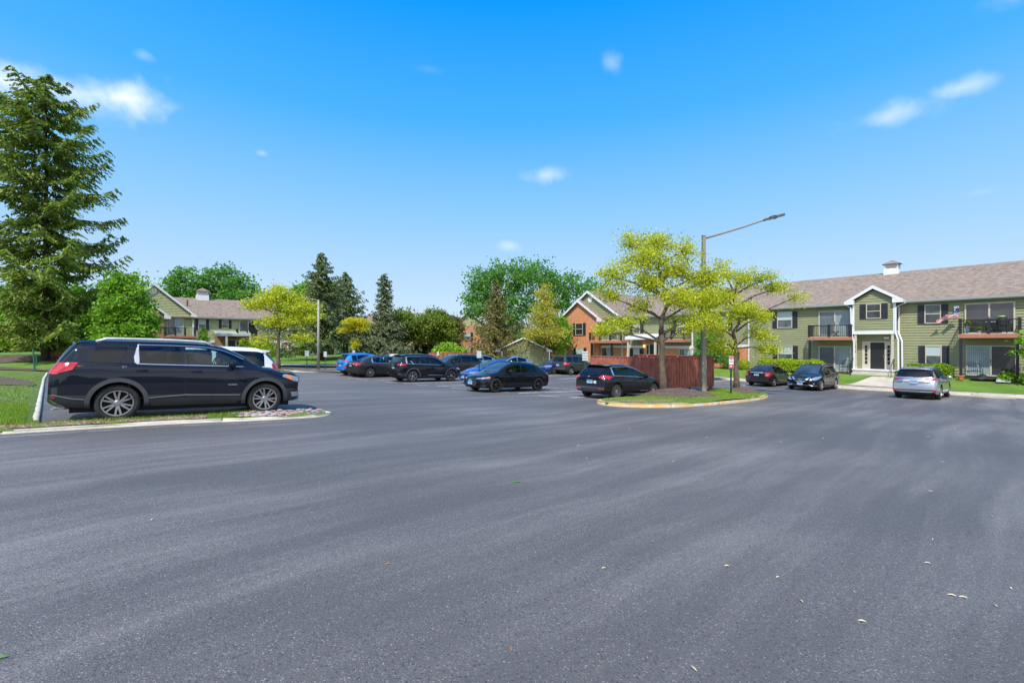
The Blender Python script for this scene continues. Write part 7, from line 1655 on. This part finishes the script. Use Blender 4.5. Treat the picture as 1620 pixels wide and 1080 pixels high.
for i in range(nu):
    for j in range(nv):
        m.cur = 2 if (i / nu < .36 and j >= 6) else (0 if j % 2 == 0 else 1)
        m.face([fp(i / nu, j / nv), fp((i + 1) / nu, j / nv), fp((i + 1) / nu, (j + 1) / nv), fp(i / nu, (j + 1) / nv)])
m.build('cloth', [M_FR, M_FW, M_FB], fx)
# grill
g = empty('grill', WB(21.35, -.7, 2.17), RZ, 'black barbecue grill with a lime green lid top on the upper right balcony', 'grill')
m = MB(); m.lathe([(.0, .45), (.24, .45), (.27, .52), (.27, .85), (.24, .95), (.14, 1.03), (0, 1.05)], 20); m.build('firebox', M_BLACK, g, smooth=False)
m = MB(); m.lathe([(0, 1.14), (.15, 1.13), (.17, 1.09), (.15, 1.05)], 20); m.build('lid_cap', plain('lime', (.30, .62, .04), .5), g)
m = MB(); [m.tube([(sx * .22, sy * .22, 0), (sx * .2, sy * .2, .5)], .02, 6) for sx in (-1, 1) for sy in (-1, 1)]; m.build('leg_frame', M_BLACK, g)
m = MB(); m.box(-.72, -.27, -.2, .2, .74, .78); m.build('side_shelf', M_GUT, g)
def ptable(s, d, z, label, w=.5, h=.45, mat=None, legs=None, name='side_table', cat='table'):
    r = empty(name, WB(s, d, z), RZ, label, cat); m = MB(); m.box(-w / 2, w / 2, -w / 2.6, w / 2.6, h - .03, h); m.build('table_top', mat or M_DECK, r)
    for sx in (-1, 1):
        for sy in (-1, 1): m = MB(); m.bar((sx * w * .45, sy * w * .33, 0), (-sx * w * .35 if legs else sx * w * .45, sy * w * .33, h - .03), .03); m.build('leg', legs or M_BLACK, r)
    return r
ptable(20.0, -.75, 2.17, 'small wooden table on the left side of the upper right balcony', .62, .45, plain('pine', (.45, .30, .14), .6))
ptable(12.3, -.8, 2.03, 'black folding table with crossed legs on the upper left balcony', .42, .42, M_BLACK, M_BLACK)
def pot(s, d, z, rr_, h, label, mat, leafy=None, name='flower_pot'):
    r = empty(name, WB(s, d, z), RZ, label, 'flower pot'); m = MB(); m.lathe([(0, 0), (rr_ * .7, 0), (rr_ * .95, h * .8), (rr_ * 1.08, h * .8), (rr_ * 1.08, h), (rr_ * .9, h), (rr_ * .85, h * .85), (0, h * .85)], 18); m.build('pot', mat, r)
    if leafy is not None: V, F = leaf_cards(rng.normal(size=(140, 3)) * rr_ * .7 + np.array([0, 0, h + rr_]), .07, 1.6); npmesh('foliage', V, F, leafy, r)
    return r
TER = plain('terracotta', (.50, .15, .05), .8)
pot(19.55, -1.75, hlawnR(*WB(19.55, -1.75, 0)[:2]) + .03, .17, .3, 'empty terracotta pot on the ground by the right deck post', TER)
pot(20.75, -1.0, 2.17, .11, .2, 'little terracotta pot with greenery in the middle of the upper right balcony', TER, L_GRN)
pot(19.8, -1.05, 2.2, .12, .5, 'tall grey blue planter at the left end of the upper right balcony', plain('bluegrey', (.16, .24, .32), .6), L_OLV, 'planter')
pot(20.35, -1.0, 2.17, .10, .16, 'white ceramic pot with a trailing plant on the upper right balcony', M_TRIM, L_OLV)
def bench(name, p, rz, w, label, cat):
    r = empty(name, p, rz, label, cat); m = MB(); m.box(-w / 2, w / 2, -.22, .22, .40, .43); m.build('seat', M_BLACK, r)
    m = MB(); m.tube([(-w / 2, .2, .42), (-w / 2, .28, .9), (0, .28, .96), (w / 2, .28, .9), (w / 2, .2, .42)], .018, 6)
    for i in range(1, 9): x = -w / 2 + w * i / 9; m.tube([(x, .2, .42), (x, .28, .92)], .009, 5)
    m.build('backrest', M_BLACK, r, smooth=True)
    for sx in (-1, 1):
        m = MB(); m.tube([(sx * w / 2, -.22, 0), (sx * w / 2, -.2, .62), (sx * w / 2, .25, .65)], .016, 6); m.build('armrest', M_BLACK, r, smooth=True); m = MB(); m.tube([(sx * w / 2, .25, 0), (sx * w / 2, .2, .42)], .016, 6); m.build('leg', M_BLACK, r)
    return r
q = WB(19.95, -.75, 0); bench('bench', (q.x, q.y, hlawnR(q.x, q.y) + .1), RZ + R(20), 1.0, 'black metal bench under the right balcony beside the deck post', 'bench')
q = WB(12.95, -.9, 0); bench('patio_chair', (q.x, q.y, hlawnR(q.x, q.y) + .1), RZ - R(15), .6, 'black wire patio chair outside the ground floor sliding door left of the porch', 'chair')
q = WB(20.75, -1.4, 0); V = []; m = MB()
for i in range(14):
    for j in range(8):
        pass
def tarp(u, v): x = (u - .5) * 1.5; h = .30 * math.exp(-((x + .25) / .35) ** 2) * math.sin(v * math.pi) + .03 + .03 * math.sin(u * 13 + v * 5); return (x, (v - .5) * .8, h)
m = MB()
for i in range(20):
    for j in range(8): m.face([tarp(i / 20, j / 8), tarp((i + 1) / 20, j / 8), tarp((i + 1) / 20, (j + 1) / 8), tarp(i / 20, (j + 1) / 8)])
o = m.build('tarp', plain('black_sheet', (.012, .012, .014), .5), loc=(q.x, q.y, hlawnR(q.x, q.y) + .08), rot=(0, 0, RZ)); tag(o, 'black plastic sheet crumpled on the ground under the right balcony', 'tarp')
q = WB(21.5, -1.9, 0); m = MB(); m.box(-.32, .32, -.22, .22, 0, .03); m.box(-.30, .30, -.20, .20, .03, .036); o = m.build('board', M_GUT, loc=(q.x, q.y, hlawnR(q.x, q.y) + .12), rot=(R(18), 0, RZ)); tag(o, 'pale grey board lying on the grass edge below the right sliding door', 'board')
# air conditioners, bin, utility box
for s, lb in ((10.4, 'beige air conditioner box at the brick part of the left building'), (11.7, 'beige air conditioner box at the green part of the left building')):
    q = lp_(s, .9); r = empty('air_conditioner', q, R(39.5), lb, 'air conditioner'); m = MB(); m.box(-.4, .4, -.35, .35, .05, .7).box(-.43, .43, -.38, .38, .7, .76).box(-.43, .43, -.38, .38, 0, .05); m.build('casing', M_BEIGE, r)
    m = MB(); [m.box(-.34, .34, -.37, -.35, .12 + i * .055, .15 + i * .055) for i in range(10)]; m.build('grille', M_BLACK, r)
q = lp_(9.6, .9); r = empty('wheeled_bin', q, R(39.5), 'black wheeled bin against the brick wall behind the median locust', 'bin'); m = MB(); tapered(m, (0, 0, .06), (0, 0, .98), .24, .31); m.build('bin_body', M_BLACK, r); m = MB(); m.box(-.34, .34, -.36, .34, .98, 1.06); m.build('lid', M_BLACK, r)
for sx in (-1, 1): m = MB(); m.lathe([(0, -.03), (.12, -.03), (.12, .03), (0, .03)], 16, (0, 0, 0), 'y'); m.build('wheel', M_BLACK, r, loc=(sx * .24, .26, .12), rot=(0, 0, R(90)))
r = empty('utility_box', (-43.2, 42.3, .75), R(10), 'dark green utility box behind the big spruce trunk', 'utility box'); m = MB(); m.box(-.5, .5, -.4, .4, 0, .55).box(-.53, .53, -.43, .43, .55, .6); m.build('cabinet', plain('box_green', (.012, .06, .035), .5), r); m = MB(); m.box(-.02, .02, -.415, -.4, .02, .53); m.build('door_seam', M_BLACK, r)
# round dark vents on the left building wall etc. stay with the siding

# ---------------------------------------------------------------- river stones at the tip of the peninsula
bm = bmesh.new(); bmesh.ops.create_icosphere(bm, subdivisions=2, radius=1)
sts = []
for k in range(5):
    rr = random.Random(40 + k); me = bpy.data.meshes.new('river_stone'); b2 = bm.copy()
    for v in b2.verts: v.co *= 1 + .16 * math.sin(v.co.x * 3 + k) * math.cos(v.co.y * 2.5 + k * 2) + rr.uniform(-.03, .03)
    b2.to_mesh(me); b2.free(); me.polygons.foreach_set('use_smooth', [True] * len(me.polygons))
    me.materials.append(mk_concrete('river_stone_%d' % k, [(.34, .20, .18), (.40, .25, .22), (.30, .28, .28), (.38, .32, .28), (.22, .20, .21)][k])); sts.append(me)
tip = [(-4.95, 11.45), (-4.88, 11.75), (-4.95, 12.0), (-5.2, 12.02), (-5.6, 11.7), (-6.55, 10.9), (-6.3, 10.5), (-5.6, 10.95)]
rr = random.Random(5); placed = []; tries = 0
while len(placed) < 120 and tries < 6000:
    tries += 1; x = rr.uniform(-6.9, -4.95); y = rr.uniform(10.5, 12.15)
    if not inside((x, y), pfront) or pdist((x, y), pfront) < .17 or x < -6.35 + rr.uniform(-.25, .1): continue
    s = rr.uniform(.045, .075)
    if any(math.hypot(x - a, (y - b)) < (s + c) * .95 for a, b, c in placed): continue
    placed.append((x, y, s))
for x, y, s in placed:
    o = bpy.data.objects.new('river_stone', rr.choice(sts)); COL.objects.link(o); o.location = (x, y, hill_left(x, y) + s * .22); o.scale = (s * rr.uniform(1, 1.5), s * rr.uniform(.8, 1.1), s * .35); o.rotation_euler = (0, 0, rr.uniform(0, 6))
    tag(o, 'pinkish grey river stone in the cobble patch at the kerb tip before the black SUV', 'stone', 'river stones at the peninsula tip')
poly_surface('gravel_bed', [(p_[0], p_[1]) for p_ in tip], lambda x, y: hill_left(x, y) + .012, M_STONE, .2)

# ---------------------------------------------------------------- grass blades
def blades(name, n, sampler, hf, h0, h1, w, mats, seed):
    rg = np.random.default_rng(seed); pts = sampler(n, rg); n = len(pts); z = np.array([hf(x, y) for x, y in pts])
    a = rg.uniform(0, 2 * np.pi, n); h = rg.uniform(h0, h1, n); ln = rg.uniform(.1, .7, n) * h; dx = np.cos(a); dy = np.sin(a); b = rg.uniform(0, 2 * np.pi, n)
    V = np.empty((n, 3, 3)); px, py = pts[:, 0], pts[:, 1]
    V[:, 0] = np.stack([px - dx * w, py - dy * w, z - .01], 1); V[:, 1] = np.stack([px + dx * w, py + dy * w, z - .01], 1); V[:, 2] = np.stack([px + np.cos(b) * ln, py + np.sin(b) * ln, z + h], 1)
    o = npmesh(name, V.reshape(-1, 3), np.arange(n * 3).reshape(n, 3), mats); o['kind'] = 'stuff'; return o
L_BLADE = mk_leaf('grass_blades', [(.075, .15, .013), (.125, .22, .018), (.19, .28, .028), (.29, .31, .09)], .4)
def patchy(x, y, s=1.0): return math.sin(x * 1.9 * s + 1.3) * math.sin(y * 2.3 * s + .7) + .5 * math.sin(x * 4.1 * s + y * 3.3 * s)
def samp_near(n, rg):
    out = []
    while len(out) < n:
        x = rg.uniform(-13.0, -5.9); y = rg.uniform(5.2, 11.6)
        if x > -6.25 + rg.uniform(-.2, .2): continue
        if not inside((x, y), left_poly): continue
        d = pdist((x, y), pfront); back = pdist((x, y), [(-5.6, 11.82), (-7.0, 10.67), (-8.33, 9.57), (-9.2, 8.85)])
        if d < .15 or pdist((x, y), left_kerb) < .2: continue
        thin = .3 if d < .24 and back > .3 else (.5 if patchy(x, y) < -.75 else 1)
        if rg.random() < thin: out.append((x, y))
    return np.array(out)
blades('grass', 34000, samp_near, hill_left, .03, .085, .006, L_BLADE, 1)
def samp_left(n, rg):
    out = []
    while len(out) < n:
        x = rg.uniform(-28, -10); y = rg.uniform(8, 26)
        if inside((x, y), left_poly) and pdist((x, y), left_kerb) > .25: out.append((x, y))
    return np.array(out)
blades('grass', 14000, samp_left, hill_left, .03, .07, .012, L_BLADE, 2)
def samp_isl(n, rg):
    out = []
    while len(out) < n:
        x = rg.uniform(3.2, 14.2); y = rg.uniform(15.9, 27)
        if not inside((x, y), isl) or pdist((x, y), isl + [isl[0]]) < .18: continue
        m_ = ((x - 7.25) ** 2 + (y - 20) ** 2) < 2.2 or ((x - 12.5) ** 2 + (y - 24.3) ** 2) < 1.5
        if m_: continue
        if pdist((x, y), isl + [isl[0]]) < .8 and x < 8.5 and rg.random() > .35: continue
        out.append((x, y))
    return np.array(out)
blades('grass', 16000, samp_isl, hisl, .03, .08, .009, L_BLADE, 3)

# ---------------------------------------------------------------- litter on the asphalt
M_STR = plain('dry_straw', (.62, .52, .30), .8, var=.2); M_LEAFG = plain('torn_green_leaf', (.10, .22, .03), .6); M_RUST = plain('brown_leaf', (.42, .16, .05), .8)
def gpt(px, py):
    dx = (px - 810) / 720; dz = -(py - 541) / 720; t = 1.
    while 1.6 + dz * t > gz(dx * t, t) and t < 200: t *= 1.004
    return dx * t, t
def samara(x, y, a, mat, label, L_=.035, name='dry_seed'):
    m = MB(); n = 6; z = gz(x, y) + .006
    for i in range(n):
        t0, t1 = i / n, (i + 1) / n; w0 = L_ * .16 * math.sin(math.pi * (.12 + .8 * t0)); w1 = L_ * .16 * math.sin(math.pi * (.12 + .8 * t1)); h0 = .006 * math.sin(t0 * 3); h1 = .006 * math.sin(t1 * 3)
        m.face([((t0 - .5) * L_, -w0, h0), ((t1 - .5) * L_, -w1, h1), ((t1 - .5) * L_, w1, h1 + .003), ((t0 - .5) * L_, w0, h0 + .003)])
    o = m.build(name, mat, loc=(x, y, z), rot=(0, 0, a)); tag(o, label, 'seed' if 'seed' in name else 'leaf', 'dry seeds and leaves scattered on the asphalt'); return o
gen = 'tiny dry seed or leaf scrap lying loose on the open asphalt'
for px, py, a, s, mt, lb in ((1150, 897, 0, .038, M_STR, 'straw coloured winged seed right of centre in the lower right asphalt'), (1364, 985, -.4, .042, M_STR, 'straw coloured winged seed lowest at the lower right'), (1506, 943, -.5, .045, M_STR, 'left one of two winged seeds lying end to end'), (1524, 947, -.4, .045, M_STR, 'right one of two winged seeds lying end to end'),
    (808, 1029, 1.9, .035, M_RUST, 'pinkish leaf scrap near the bottom centre of the asphalt'), (1097, 1060, 2.0, .045, M_STR, 'thin straw near the bottom edge right of the pinkish scrap'), (816, 763, .3, .13, M_LEAFG, 'torn green leaf on the middle of the asphalt'), (2, 1043, .6, .05, M_LEAFG, 'green leaf tip at the lower left corner')):
    x, y = gpt(px, py); samara(x, y, a, mt, lb, s, 'dry_seed' if mt is M_STR else 'fallen_leaf')
rr = random.Random(77)
for i in range(34):
    px = rr.uniform(850, 1610) if i % 4 else rr.uniform(60, 1600); py = rr.uniform(655, 960) if i % 3 else rr.uniform(640, 740)
    x, y = gpt(px, py); samara(x, y, rr.uniform(0, 6), rr.choice([M_STR] * 9 + [M_RUST]), gen, rr.uniform(.012, .024) + .0042 * y, 'dry_seed')
